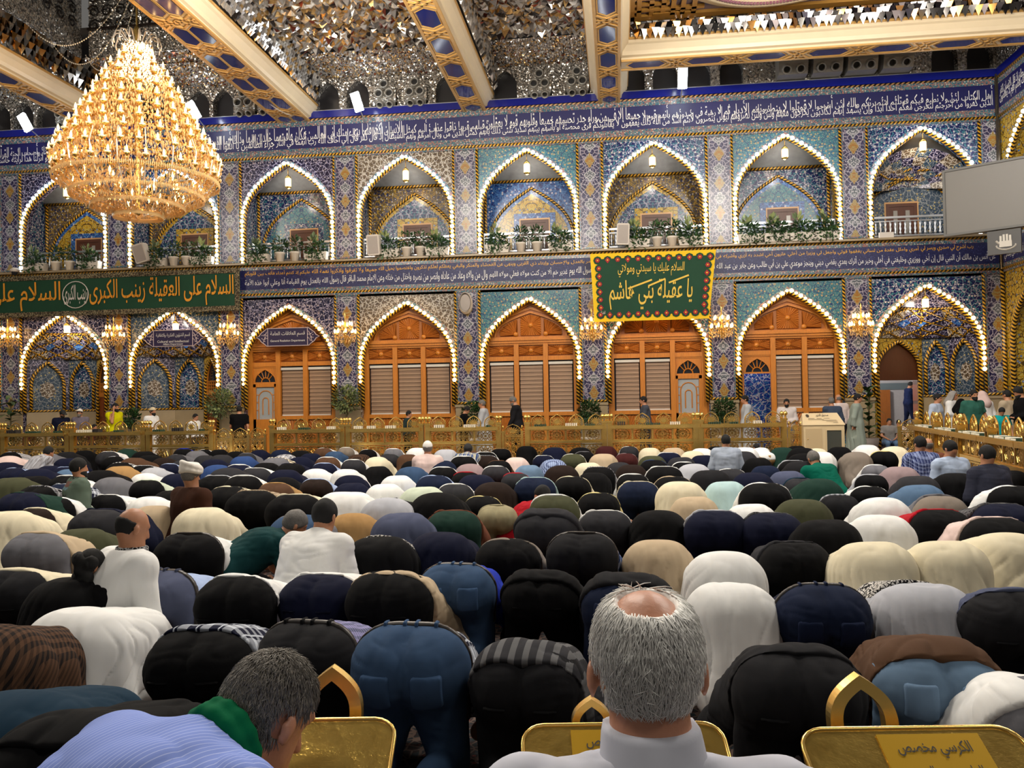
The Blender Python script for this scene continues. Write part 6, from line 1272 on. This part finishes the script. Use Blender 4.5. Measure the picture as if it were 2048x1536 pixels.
for k, (a, b, g) in enumerate(secs):
    xa, xb = W(a, 870, FY)[0], W(b, 870, FY)[0]; t = thing('brass_fence', ('low brass gate, ' if g else 'brass lattice fence section with book ledge, ')+snm[k], 'fence', (xa, FY, 0), group='brass fence along the corridor'); section(t, xb-xa, 4, g)
    if not g and k:
        x = xa+.2
        for grp in range(3):
            kind = rb_.choice((0, 1, 1, 2)); cnt_ = rb_.randrange(4, 8)
            for q in range(cnt_):
                if x > xb-.2: break
                o = ob('book', BKM[kind], None, (x, FY-.06+rb_.uniform(-.01, .01), .966)); tag(o, '%s book, %s along the brass ledge %s' % (['dark green', 'cream-edged', 'black'][kind], ORD[int(round((x-xa-.2)/.05)) % 40], snm[k]), 'book', 'books on the brass ledges'); x += .05
            x += rb_.uniform(.1, .5)
# right-hand fence turning towards the viewer
pA, pB = np.array(G(1834, 851, .97)), np.array(G(2060, 884, .97)); d = pB-pA; L = np.linalg.norm(d); ang = math.atan2(d[1], d[0]); ns = 4; sl = L/ns
for k in range(ns+1):
    p = pA+d/L*sl*k; t = thing('brass_fence', 'brass lattice fence section on the right turning towards the viewer, %s from its far end' % ORD[k], 'fence', (p[0], p[1], 0), ang, 'brass fence along the side'); section(t, sl-.02, 3)
    for q in range(5):
        w_ = p+d/L*(.3+q*.24); bk_ = thing('book', 'cream book lying flat on the right-hand brass ledge, %s section, %s' % (ORD[k], ORD[q]), 'book', (w_[0], w_[1], .966), ang, 'books on the brass ledges'); MB().box(-.1, .1, -.08, .08, 0, .035).build('cover', BOOKM[q % 2], bk_); MB().box(-.095, .095, -.085, .075, .006, .03).build('pages', BOOKM[1], bk_)
x0 = W(1822, 880, 20.6)[0]; t = thing('brass_fence', 'short brass gate post beside the seated children', 'fence', (x0-.35, 20.3, 0)); section(t, .5, 1, True)
# donation box
xa, xb = W(1607, 860, 20.2)[0], W(1689, 860, 20.2)[0]; w = xb-xa; z1 = W(1648, 850, 20.2)[1]; z2 = W(1648, 826, 20.5)[1]; CB = P('cream_enamel', (212, 190, 150), .35, 0, .05, 2.); t = thing('donation_box', 'cream donation box with sloping lettered top and glass window', 'donation box', (xa, 20.2, 0))
m = MB(); m.box(0, w, 0, .5, 0, z1); m.build('body', CB, t); m = MB(); m.add([(-.02, -.02, z1), (w+.02, -.02, z1), (w-.06, .4, z2), (.06, .4, z2), (-.02, .5, z1), (w+.02, .5, z1)], [(0, 1, 2, 3), (5, 4, 3, 2), (4, 0, 3), (1, 5, 2)]); m.build('sloping_top', CB, t)
MB().box(.05, w*.44, -.015, 0, .22, z1-.08).build('door', P('cream_door', (196, 172, 132), .4), t); MB().box(w*.56, w*.93, -.006, 0, .25, z1-.12).build('window', P('box_glass', (70, 74, 70), .06), t); frame('window_frame', CB, w*.54, w*.95, .23, z1-.1, .025, -.005, .015, t); MB().lathe([(0, -.03), (.012, -.025), (.012, -.01)], (.09, 0, .6), 8, 'y').build('lock', M_BRASS, t)
def onslope(p): u, v = p[:, 0], p[:, 2]; return np.stack([.06+u*(w-.12), -.02+.42*v-.006, z1+(z2-z1)*v+.006], 1)
DK = P('dark_print', (60, 50, 40), .7); text_ob('lettering', arabic('صندوق النذور'), (.36, .72, .66, .92), 0, DK, t, bold=.01, xform=onslope); m = MB()
for u0, u1, v in ((.12, .3, .52), (.36, .5, .52), (.56, .72, .52), (.1, .55, .42), (.5, .9, .36), (.6, .92, .26), (.78, .92, .16)): m.add(onslope(np.array([(u0, 0, v), (u1, 0, v), (u1, 0, v+.035), (u0, 0, v+.035)])), [(0, 1, 2, 3)])
m.build('small_print', P('faint_print', (150, 134, 106), .7), t); m = MB(); m.add(onslope(np.array([(.12+.05*math.cos(a), 0, .76+.13*math.sin(a)) for a in np.linspace(0, 2*PI, 9)[:-1]])), [tuple(range(8))]); m.build('badge', DK, t)
# ---------- brass prayer stools in the foreground
def etched():
    n = NT('etched_brass'); v = n.coord(); a = n.noise(n.n('ShaderNodeMapping', {'Vector': v, 'Scale': (5, 5, 2)}), 3., 6., rough=.7); n.bump(a, .01, .25)
    n.bump(n.ma('ADD', a, n.ma('MULTIPLY', n.vor(v, 14., 'DISTANCE_TO_EDGE'), .6)), .006, .4); return n.done(n.mix(a, lin((150, 114, 44)), lin((238, 204, 110))), .2, .8)
ETB = etched(); PLQ = P('brass_plaque', (214, 168, 44), .3, .6)
def stool(px0, px1, py, d, label, plaque=None, archpx=None, slope=.55):
    # top edge of the sloping desk runs from px0 to px1 at distance d
    c = ray((px0+px1)/2, py); c = c/np.linalg.norm(c[:2])*d; z = HC+c[2]; hw = (px1-px0)/2/F*d*.985; ang = .12; t = thing('brass_desk', label, 'prayer desk', (c[0], c[1], 0), ang)
    r = .05; pts = [(-hw+r-r*math.cos(a), -r+r*math.sin(a)) for a in np.linspace(0, PI/2, 6)]+[(hw-r+r*math.sin(a), -r+r*math.cos(a)) for a in np.linspace(0, PI/2, 6)]; Ld = .36; pts += [(hw, -Ld), (-hw, -Ld)]; cs, sn = math.cos(slope), math.sin(slope)
    T = lambda x, y, h: (x, y*cs-h*sn*-1*0, z+y*sn+h)
    m = MB(); n = len(pts); m.add([T(x, y, 0) for x, y in pts]+[T(x, y, -.025) for x, y in pts], [tuple(range(n))[::-1], tuple(range(n, 2*n))]+[(i, (i+1) % n, (i+1) % n+n, i+n) for i in range(n)]); m.build('desk_top', ETB, t)
    MB().tube([T(x, y, .0) for x, y in pts], .005, 6, True).build('rim', M_BRASS, t, True)
    for sx in (-1, 1): MB().tube([(sx*(hw-.04), -.04, 0), (sx*(hw-.04), -.04, z-.05)], .018, 8).build('leg', M_BRASS, t, True); MB().tube([(sx*(hw-.04), -.3, 0), (sx*(hw-.04), -.3, z-.2)], .018, 8).build('leg', M_BRASS, t, True)
    if plaque:
        u0, u1, lines = plaque; pl_ = [T(u0, -.02, .004), T(u1, -.02, .004), T(u1, -.16, .004), T(u0, -.16, .004)]; m = MB(); m.add(pl_+[tuple(np.array(p)-np.array((0, 0, .004))) for p in pl_], [(3, 2, 1, 0), (0, 1, 5, 4), (1, 2, 6, 5), (2, 3, 7, 6), (3, 0, 4, 7)]); q = m.build('plaque', PLQ, t)
        def sl(p): return np.array([T(u0+(u1-u0)*a, -.16+.14*b, .006) for a, b in zip(p[:, 0], p[:, 2])])
        for k, ln in enumerate(lines): text_ob('lettering', arabic(ln), (.14, .86, .56-.42*k, .86-.42*k), 0, P('black_print', (30, 26, 20), .6), q, bold=.012, xform=sl)
    if archpx:
        ax, ah, aw = archpx; o = open_arch(ax, aw, 0, ah*.25, ah); o2 = [(ax+(x-ax)*.62, ah*.1+zz*.68) for x, zz in o]; m = MB(); N = len(o)
        Z = lambda x, zz, y: (x, y+.09+zz*.25, z-.06+zz)
        m.add([Z(x, zz, 0) for x, zz in o]+[Z(x, zz, 0) for x, zz in o2]+[Z(x, zz, .03) for x, zz in o]+[Z(x, zz, .03) for x, zz in o2], [(i, i+1, N+i+1, N+i) for i in range(N-1)]+[(2*N+i+1, 2*N+i, 3*N+i, 3*N+i+1) for i in range(N-1)]+[(i+1, i, 2*N+i, 2*N+i+1) for i in range(N-1)]+[(N+i, N+i+1, 3*N+i+1, 3*N+i) for i in range(N-1)]); m.build('arch_crest', M_BRASS, t)
    return t
stool(1612, 2010, 1456, 1.95, 'brass prayer desk with black-lettered plaque, nearest on the right', (-.07, .14, ['الكرسي مخصص', 'للعاجزين عن السجود']), (-.045, .13, .075), .5)
stool(1045, 1440, 1448, 2.0, 'brass prayer desk mostly hidden behind the white-haired man', (-.12, .12, ['الكرسي مخصص', 'للعاجزين عن السجود']), (-.06, .08, .05), .5)
stool(440, 790, 1440, 2.0, 'brass prayer desk beside the bowed man in the blue shirt', None, (.03, .14, .075), .5)
# ================= kneeling, standing and seated people
def dress(f, h, pose, top, bottom=None, robe=None, hair=HAIRB, skin=None, hairk='short', cap=None, beard=None, sleeve=.9, seed=0, hem=None, extra=None, voxhead=None, eyes=False):
    ms = {'body': field_mesh('body', f.body(), h, -.003)}; mats = {'body': skin or SKINS[seed % 3]}; J = f.J
    if robe is not None: ms['robe'] = robe_mesh(f, h, pose, seed); mats['robe'] = robe
    else:
        if pose == 'stand': w = ((0, 0, 1.02), (0, 0, -1)); hm = hem or ((0, 0, .88), (0, 0, 1))
        else: pz = J['pelvis']; w = (pz+np.array((0, 0, .1)), (0, 0, -1)); hm = hem or (pz+np.array((0, 0, -.04)), (0, .0, 1))
        ms['trousers'] = trouser_mesh(f, h, pose, w, seed); mats['trousers'] = bottom; ms['shirt'] = shirt_mesh(f, h, pose, hm, .026, sleeve, seed, .011); mats['shirt'] = top
    if hair is not None: ms['hair'] = hair_mesh(f, min(h, .014), hairk, seed); mats['hair'] = hair
    if cap: ms[cap[0]] = cap_mesh(f, min(h, .013), cap[1]); mats[cap[0]] = cap[2]
    if beard is not None: ms['beard'] = beard_mesh(f, min(h, .013)); mats['beard'] = beard
    if eyes:
        at = lambda p: f.J['head']+f.HM@np.array(p, np.float32)
        ms['eyes'] = field_mesh('eyes', [ell(at((q*.033, .079, .012)), (.015, .012, .009), f.HM, .001) for q in (-1, 1)], .007, 0); mats['eyes'] = P('eye_dark', (34, 26, 22), .3)
    if extra:
        for k, (m_, mt) in extra.items(): ms[k] = m_; mats[k] = mt
    return ms, mats
def topz(ms): return max(max(v.co.z for v in m.vertices) for m in ms.values() if m is not None and len(m.vertices))
def at_px(px, py, ms, label, d=None, rz=0., sc=None, mats=None, group=None, zoff=0., name='person'):
    """stand the figure so that its top shows at (px, py); either the size sc or the distance Y is given"""
    H = topz(ms)
    if d is None: X, Y = G(px, py, H*(sc or 1.)+zoff); s = sc or 1.
    else: r = ray(px, py); Y = d; X = r[0]/r[1]*Y; s = (HC+r[2]/r[1]*Y-zoff)/H
    return person(ms, mats, (X, Y, zoff), rz, s, label, group, name)
CL = lambda c, *a: cloth(C[c][1], *a)
def neck_scarf(f, mat, h=.01):
    nk = f.J['neck']; ax = f.J['head']-nk; ax = ax/np.linalg.norm(ax); r = []; u = np.array((1., 0, 0)); v = np.cross(ax, u); t = np.linspace(0, 2*PI, 15)
    for a, b in zip(t[:-1], t[1:]): q = lambda w: nk+u*.08*math.cos(w)+v*.076*math.sin(w)-ax*.025; r += [cone(q(a), q(b), .016, .016, .004), cone(q(a)+ax*.03, q(b)+ax*.03, .012, .012, .012)]
    return {'scarf': (field_mesh('scarf', r, h, .004, (), .004, 2), mat)}
KG = 'worshippers kneeling upright'
def K(px, py, lab, h=.018, d=None, rz=0., pk=dict(), fd=None, **dk):
    f = kneel(**pk); ms, mats = dress(f, h, 'kneel', **dk)
    if fd: return at_px(px, py, ms, lab, fd, rz, None, mats, KG)
    return at_px(px, py, ms, lab, None, rz, .93 if d and d > 13 else (.97 if py < 1000 else 1.), mats, KG)
WHC = P('white_cap', (226, 222, 214), .8); BKC = P('black_cap', (24, 24, 26), .8); CRC = P('cream_cap', (206, 190, 156), .8)
K(855, 881, 'kneeling man in pale shirt and white skullcap with hands raised, near the fence', .024, 18.2, .1, dict(hands='up'), top=CL('pk'), bottom=CL('cr'), cap=('skullcap', 'skull', WHC), hair=HAIRG)
K(930, 888, 'kneeling man in navy plaid shirt and black cap, near the fence', .024, 18.2, 0, dict(lean=.6, bend=.2), top=CL('bl', 'plaid', (190, 186, 160)), bottom=CL('bk'), cap=('cap', 'skull', BKC))
K(64, 894, 'man rising in a grey checked shirt and brown trousers at far left', .024, 15.5, -.3, dict(lean=.7, bend=.1, sz=.12), top=CL('lg', 'plaid', (110, 104, 104)), bottom=CL('br'))
K(168, 914, 'kneeling bearded man with glasses in sage green embroidered sweatshirt', .018, 10.6, -.75, dict(lean=.05, hp=.1), top=cloth((88, 102, 90), 'embroid'), bottom=CL('nv'), beard=HAIRB)
K(392, 918, 'kneeling cleric in white turban and brown cloak', .016, 9.6, -.45, dict(lean=.05, hp=.15), robe=cloth((62, 38, 28)), top=None, hair=HAIRG, cap=('turban', 'turban', P('turban_white', (226, 220, 212), .85)))
K(236, 1020, 'kneeling balding man in white robe with black scarf', .014, 7.2, -.6, dict(lean=.3, hp=.35), robe=CL('wh'), top=None, hair=HAIRB, hairk='fringe', extra=neck_scarf(kneel(lean=.3, hp=.35), cloth((16, 16, 18), 'keffiyeh', (150, 150, 150))))
K(606, 1004, 'kneeling man in long white shirt leaning forward beside the teal-shirted man', .014, 6.3, -.25, dict(lean=.55, hp=.3, bend=.05), top=CL('wh'), bottom=CL('bk'), hem=((0, -.1, .14), (0, 0, 1)))
K(466, 1028, 'kneeling man in dark teal shirt bent far forward', .014, 6.4, -.95, dict(lean=1.05, hp=.5, bend=.1, hands='floor', sz=.06), top=cloth((20, 58, 60)), bottom=CL('ch'), hair=HAIRG, sleeve=-.75)
K(1450, 868, 'kneeling man in light blue-grey shirt sitting upright before the fence', .018, 14.6, .05, dict(lean=.05, hp=.1), top=cloth((164, 174, 190)), bottom=CL('lg'), hem=((0, 0, .1), (0, 0, 1)))
K(1655, 903, 'kneeling man in emerald green shirt leaning forward', .016, 11.2, .35, dict(lean=.75, hp=.5, bend=.1), top=CL('em'), bottom=CL('bk'), hair=HAIRG)
K(1838, 871, 'kneeling man in navy shirt with white grid checks', .016, 12.2, .2, dict(lean=.12, hp=.2), top=cloth((30, 40, 92), 'plaid', (150, 164, 206), .55), bottom=CL('sb'), sleeve=-.8)
K(1858, 877, 'kneeling man in rust brown robe behind the checked shirt', .02, 14.2, .3, dict(lean=.2), robe=CL('ro'), top=None, hairk='fringe', hair=HAIRG)
K(1897, 879, 'kneeling young man in light blue shirt looking down', .016, 12.8, .35, dict(lean=.15, hp=.6), top=cloth((172, 188, 214)), bottom=CL('dg'))
K(1973, 889, 'kneeling man in dark slate sweater before the right-hand fence', .014, 9.7, .35, dict(lean=.15, hp=.25, bw=1.1), top=cloth((50, 52, 66)), bottom=CL('nv'))
K(1035, 973, 'boy in red shirt turning his head sideways among the rows', .016, 9.3, -.9, dict(lean=.75, hp=.7, bend=.1), fd=8.5, top=CL('rd'), bottom=CL('bk'), eyes=True)
ms, mats = dress(kneel(lean=.1, hp=.2), .012, 'kneel', CL('bk'), CL('bk'), extra=None); g = at_px(192, 1095, ms, 'small girl with dark curly hair and black dress kneeling beside the white-robed man', None, -.5, .76, mats, KG)
ms2 = kneel(lean=.1, hp=.2); hb = field_mesh('curls', [ell(ms2.J['head']+np.array(p), (.05, .05, .055), None, .02) for p in ((0, -.08, -.02), (.05, -.06, -.08), (-.05, -.06, -.08), (0, -.07, -.12), (.06, -.04, .03), (-.06, -.04, .03), (0, -.09, .06))], .012, .006, (), .012, 3, None, (30, 30, 30)); setm(ob('curls', hb, g), HAIRB)
f = kneel(lean=1.2, hp=.5, sz=.28, hands='floor'); ms, mats = dress(f, .022, 'kneel', CL('wh'), CL('tn')); at_px(1530, 888, ms, 'man in white shirt and khaki trousers rising from the floor', 17.2, .3, None, mats, KG)
# ---------- people walking in the corridor behind the fence
CG = 'people in the corridor behind the fence'
def S(px, py, lab, d=23., rz=0., sc=None, pk=dict(), h=.022, zoff=0., **dk):
    f = stand(**pk); ms, mats = dress(f, h, 'stand', **dk); return at_px(px, py, ms, lab, d, rz, sc, mats, CG, zoff)
LFT, RGT, CAMF = PI/2, -PI/2, PI
S(122, 819, 'man in navy polo shirt and black cap looking down, at the left', 23, RGT-.5, pk=dict(hp=.5), top=CL('nv'), bottom=CL('dg'), cap=('peaked_cap', 'peak', BKC), sleeve=-.8, beard=HAIRB)
S(161, 817, 'smiling man in grey shirt and white cap facing the viewer', 23.4, CAMF+.2, pk=dict(hp=.0), top=cloth((112, 104, 116)), bottom=CL('dg'), cap=('peaked_cap', 'peak', WHC), beard=HAIRG, eyes=True)
S(228, 806, 'man in bright yellow polo shirt talking on a phone', 23, RGT-.3, pk=dict(arms='phone'), top=cloth((206, 200, 10)), bottom=CL('dg'), sleeve=-.8, beard=HAIRB, eyes=True)
S(302, 814, 'bearded man in white robe and cream skullcap walking right', 23, RGT-.2, robe=CL('wh'), top=None, cap=('skullcap', 'skull', CRC), beard=HAIRB)
S(388, 827, 'boy in white shirt and maroon waistcoat walking right', 22.6, RGT-.2, top=CL('wh'), bottom=CL('dg'), eyes=True)
S(478, 811, 'young man in black T-shirt with white collar seen from behind', 22.4, .3, top=CL('bk'), bottom=CL('bk'), sleeve=-.8)
S(814, 821, 'boy in dark grey-green jacket with white collar walking right', 22.8, RGT, top=cloth((38, 52, 52)), bottom=CL('bk'))
S(927, 812, 'boy in black jacket walking with bowed head', 23, RGT, pk=dict(hp=.6), top=CL('bk'), bottom=CL('bk'))
S(968, 799, 'grey-haired man in long light grey robe walking left', 23.2, LFT, robe=cloth((176, 178, 182)), top=None, hair=HAIRG)
S(1033, 792, 'bearded man in dark jacket walking left with bowed head', 23, LFT, pk=dict(hp=.5, bw=1.08), top=CL('ch'), bottom=CL('bk'), hair=HAIRG, beard=HAIRG)
S(1291, 792, 'man with moustache in slate grey shirt walking left', 23.4, LFT, top=cloth((70, 74, 84)), bottom=CL('dg'))
S(1494, 790, 'man in pale grey robe walking left past the blue doorway', 23.2, LFT, robe=cloth((172, 176, 180)), top=None)
S(1573, 797, 'bearded man in white shirt with badge and clasped hands facing the viewer', 23, CAMF-.2, pk=dict(arms='front', hp=.1), top=cloth((206, 196, 192)), bottom=CL('sb'), beard=HAIRB, eyes=True)
S(1664, 794, 'man in slate blue shirt standing behind the donation box, seen from behind', 22.4, .2, top=cloth((62, 72, 90)), bottom=CL('dg'), hair=HAIRG)
S(1679, 789, 'man in pinkish white shirt beside the slate-shirted man', 23.4, .4, top=cloth((214, 198, 192)), bottom=CL('dg'), hairk='fringe', hair=HAIRG)
S(1710, 787, 'man in long pale green robe walking right past the donation box', 21.9, RGT-.2, pk=dict(bw=1.1), robe=cloth((140, 150, 140)), top=None)
f = sit(lean=.1, hp=.0); ms, mats = dress(f, .018, 'kneel', cloth((130, 126, 122)), CL('sb'), sleeve=-.7, eyes=True); at_px(1778, 836, ms, 'boy in grey polo shirt sitting with hands together beside the tall plant', 22.6, CAMF-.1, None, mats, CG)
f = sit(lean=.1, hp=.0); ms, mats = dress(f, .018, 'kneel', cloth((206, 192, 186)), CL('sb'), eyes=True); at_px(1797, 839, ms, 'small girl with dark hair sitting beside the boy in grey', 22.9, CAMF-.1, None, mats, CG)
S(1816, 763, 'man in dark blue suit leaning on the door beyond the open doorway', 30.6, RGT, None, dict(arms='push', hp=.4), .02, .44, top=cloth((24, 34, 66)), bottom=cloth((22, 28, 54)), hem=((0, 0, .8), (0, 0, 1)))
S(1870, 787, 'moustached man in pale blue robe walking beside the side fence', 21.4, CAMF+.9, robe=cloth((176, 188, 208)), top=None, eyes=True)
S(1902, 781, 'man in white robe and grey headcloth with black cord', 23.6, CAMF+.9, pk=dict(arms='front'), robe=CL('wh'), top=None, cap=('headcloth', 'shawl', cloth((150, 146, 142))), hair=None, eyes=True)
S(1918, 797, 'girl in black cloak and pink scarf smiling', 22.6, CAMF+1.1, robe=CL('bk'), top=None, cap=('headscarf', 'shawl', CL('bk')), hair=P('pink_scarf', (180, 50, 80), .8), eyes=True)
S(1944, 779, 'bearded man in green and white polo shirt behind the side fence', 20.6, CAMF+.2, pk=dict(bw=1.1, hp=.1), top=cloth((46, 92, 80)), bottom=CL('dg'), sleeve=-.8, beard=HAIRB, eyes=True, extra=None)
S(1967, 781, 'man in white robe and red-checked headcloth seen from behind', 22.6, .4, robe=CL('wh'), top=None, cap=('headcloth', 'shawl', cloth((206, 180, 174))), hair=None)
S(2000, 814, 'boy in turquoise shirt looking down behind the side fence', 19.6, CAMF, pk=dict(hp=.6), top=cloth((20, 150, 150)), bottom=CL('dg'), sleeve=-.8)
S(2018, 779, 'man in long beige robe seen from behind at the right edge', 20.6, .5, robe=cloth((170, 154, 130)), top=None)
S(2046, 772, 'man in black shirt holding a phone at the right edge', 19.4, LFT, pk=dict(arms='front', hp=.5), top=CL('bk'), bottom=CL('bk'), beard=HAIRB)
for px, py, lb in ((58, 851, 'small child with dark hair behind the fence at far left'), (186, 848, 'small child behind the fence beside the white-capped man')): S(px, py, lb, 22.4, RGT, top=CL('mr'), bottom=CL('dg'))
# ================= the two seated men in front
SHB = cloth((126, 146, 214), 'pinstripe', (168, 182, 230), .55); SHW = cloth((196, 198, 210))
WHH = P('hair_white', (250, 247, 242), .6, 0, .08, 40.); GRH = P('hair_iron_grey', (138, 132, 124), .55, 0, .35, 40., .3); SKR = P('skin_ruddy', (190, 132, 104), .45, 0, .12, 25., .1)
def strands(f, keep, n, L, rad, seed, flow):
    r = np.random.default_rng(seed); M, g = f.HM, f.hs; c = np.array((0, -.01, .022)); R_ = np.array((.078, .097, .101)); m = MB(); k = 0
    while k < n:
        u = r.normal(size=3); u /= np.linalg.norm(u)
        if not keep(u): continue
        k += 1; p = c+u*R_*1.01; nrm = u/R_; nrm /= np.linalg.norm(nrm); d = flow(u)+r.normal(size=3)*.28; d -= nrm*(d@nrm); d /= np.linalg.norm(d)+1e-6; l = L*r.uniform(.6, 1.2); pts = []
        for q in range(4):
            s = q/3; w = p+d*l*s+nrm*(.005*math.sin(s*2.2)+.001); e = (w-c)/R_; e = np.linalg.norm(e); w = c+(w-c)*max(1., 1.03/e) if e < 1.03 else w; pts.append(f.J['head']+M@((w)*g))
        m.tube(pts, [rad, rad, rad*.8, rad*.3], 3)
    return m
def front_man(f, h, top, bottom, hairm, keep, flow, n, label, px, py, d, rz, seed, extra=None, s_=1., skin=SKR, rad=.0011):
    hp = [p for p in f.head()]; ms = {'body': field_mesh('body', f.body(), h, -.003)}; J = f.J; pz = J['pelvis']
    ms['trousers'] = trouser_mesh(f, .016, 'kneel', (pz+np.array((0, 0, .1)), (0, 0, -1)), seed); ms['shirt'] = shirt_mesh(f, .0095, 'kneel', (pz+np.array((0, 0, -.04)), (0, 0, 1)), .024, .9, seed, .012)
    at = lambda p: J['head']+f.HM@np.array(p, np.float32); nk = J['neck']; ax = (J['head']-nk); ax = ax/np.linalg.norm(ax)
    ms['collar'] = field_mesh('collar', [cone(nk-ax*.03+np.array((0, -.012, 0)), nk+ax*.06, .08, .068, .02)], .006, .004, [(nk+ax*.05, -ax+np.array((0, .25, 0))), (nk-ax*.035, ax)], .002, seed)
    mats = dict(body=skin, trousers=bottom, shirt=top, collar=top); M = f.HM
    def ex(P_, d_):
        q = (P_-at((0, -.01, .022)))@M; q = q/np.array((.078, .097, .101)); q = q/(np.linalg.norm(q, axis=-1, keepdims=True)+1e-6); k = keep(q.reshape(-1, 3).T if False else q); return np.where(k, d_, .05)
    ms['hair'] = field_mesh('hair', [ell(at((0, -.01, .022)), (.078, .097, .101), M)], .006, .0035, (), .002, seed, ex, (50, 50, 30)); mats['hair'] = hairm
    if extra:
        for k, (a, b) in extra(f).items(): ms[k] = a; mats[k] = b
    hd = rot(rz)@J['head']; r_ = ray(px, py); r_ = r_/r_[1]*d; s_ = (HC+r_[2])/hd[2]; o = person(ms, mats, (r_[0]-hd[0]*s_, r_[1]-hd[1]*s_, 0), rz, s_, label, None); hs_ = strands(f, lambda u: bool(keep(u)), n, .036, rad, seed, flow).mesh('hair_strands', [None], True)
    c = ob('hair_strands', hs_, [q for q in o.children if q.name.startswith('hair')][0]); setm(c, hairm); c['kind'] = 'stuff'; return o
def k1(u):
    crown = u[..., 1]*-.30+u[..., 2]*.954; return (crown < .8) & (u[..., 2] > -.66) & (u[..., 1] < .25+u[..., 2]*.45) & ~((np.abs(u[..., 0]) > .86) & (u[..., 2] < .05) & (u[..., 1] > -.4))
front_man(sit(lean=.12, hp=.2, bend=.1, bw=1.05), .0095, SHW, CL('dg'), WHH, k1, lambda u: np.array((u[0]*.5, -.2, -1.)), 3800, 'white-haired balding man in pale shirt seated with his back to the viewer', 1293, 1335, 1.3, .12, 3)
def k2(u): return (u[..., 2] > -.58) & (u[..., 1] < .3+u[..., 2]*.5) & ~((np.abs(u[..., 0]) > .84) & (u[..., 2] < .1) & (u[..., 1] > -.35))
def scarf(f):
    nk = f.J['neck']; ax = f.J['head']-nk; ax = ax/np.linalg.norm(ax); r = []; u = np.array((1., 0, 0)); v = np.cross(ax, u); t = np.linspace(0, 2*PI, 15)
    for a, b in zip(t[:-1], t[1:]): q = lambda w: nk+ax*.01+u*.076*math.cos(w)+v*.074*math.sin(w); r += [cone(q(a), q(b), .014, .014, .004), cone(q(a)+ax*.028, q(b)+ax*.028, .011, .011, .012)]
    return {'scarf': (field_mesh('scarf', r, .007, .003, (), .003, 2), cloth((0, 98, 62)))}
front_man(sit(lean=.62, hp=.6, bend=.5, bw=1.1), .0095, SHB, CL('dg'), GRH, k2, lambda u: np.array((.2, .1, -1.)), 4600, 'grey-haired man in blue striped shirt with green scarf bowing in his seat', 534, 1434, 1.66, -.5, 5, scarf)
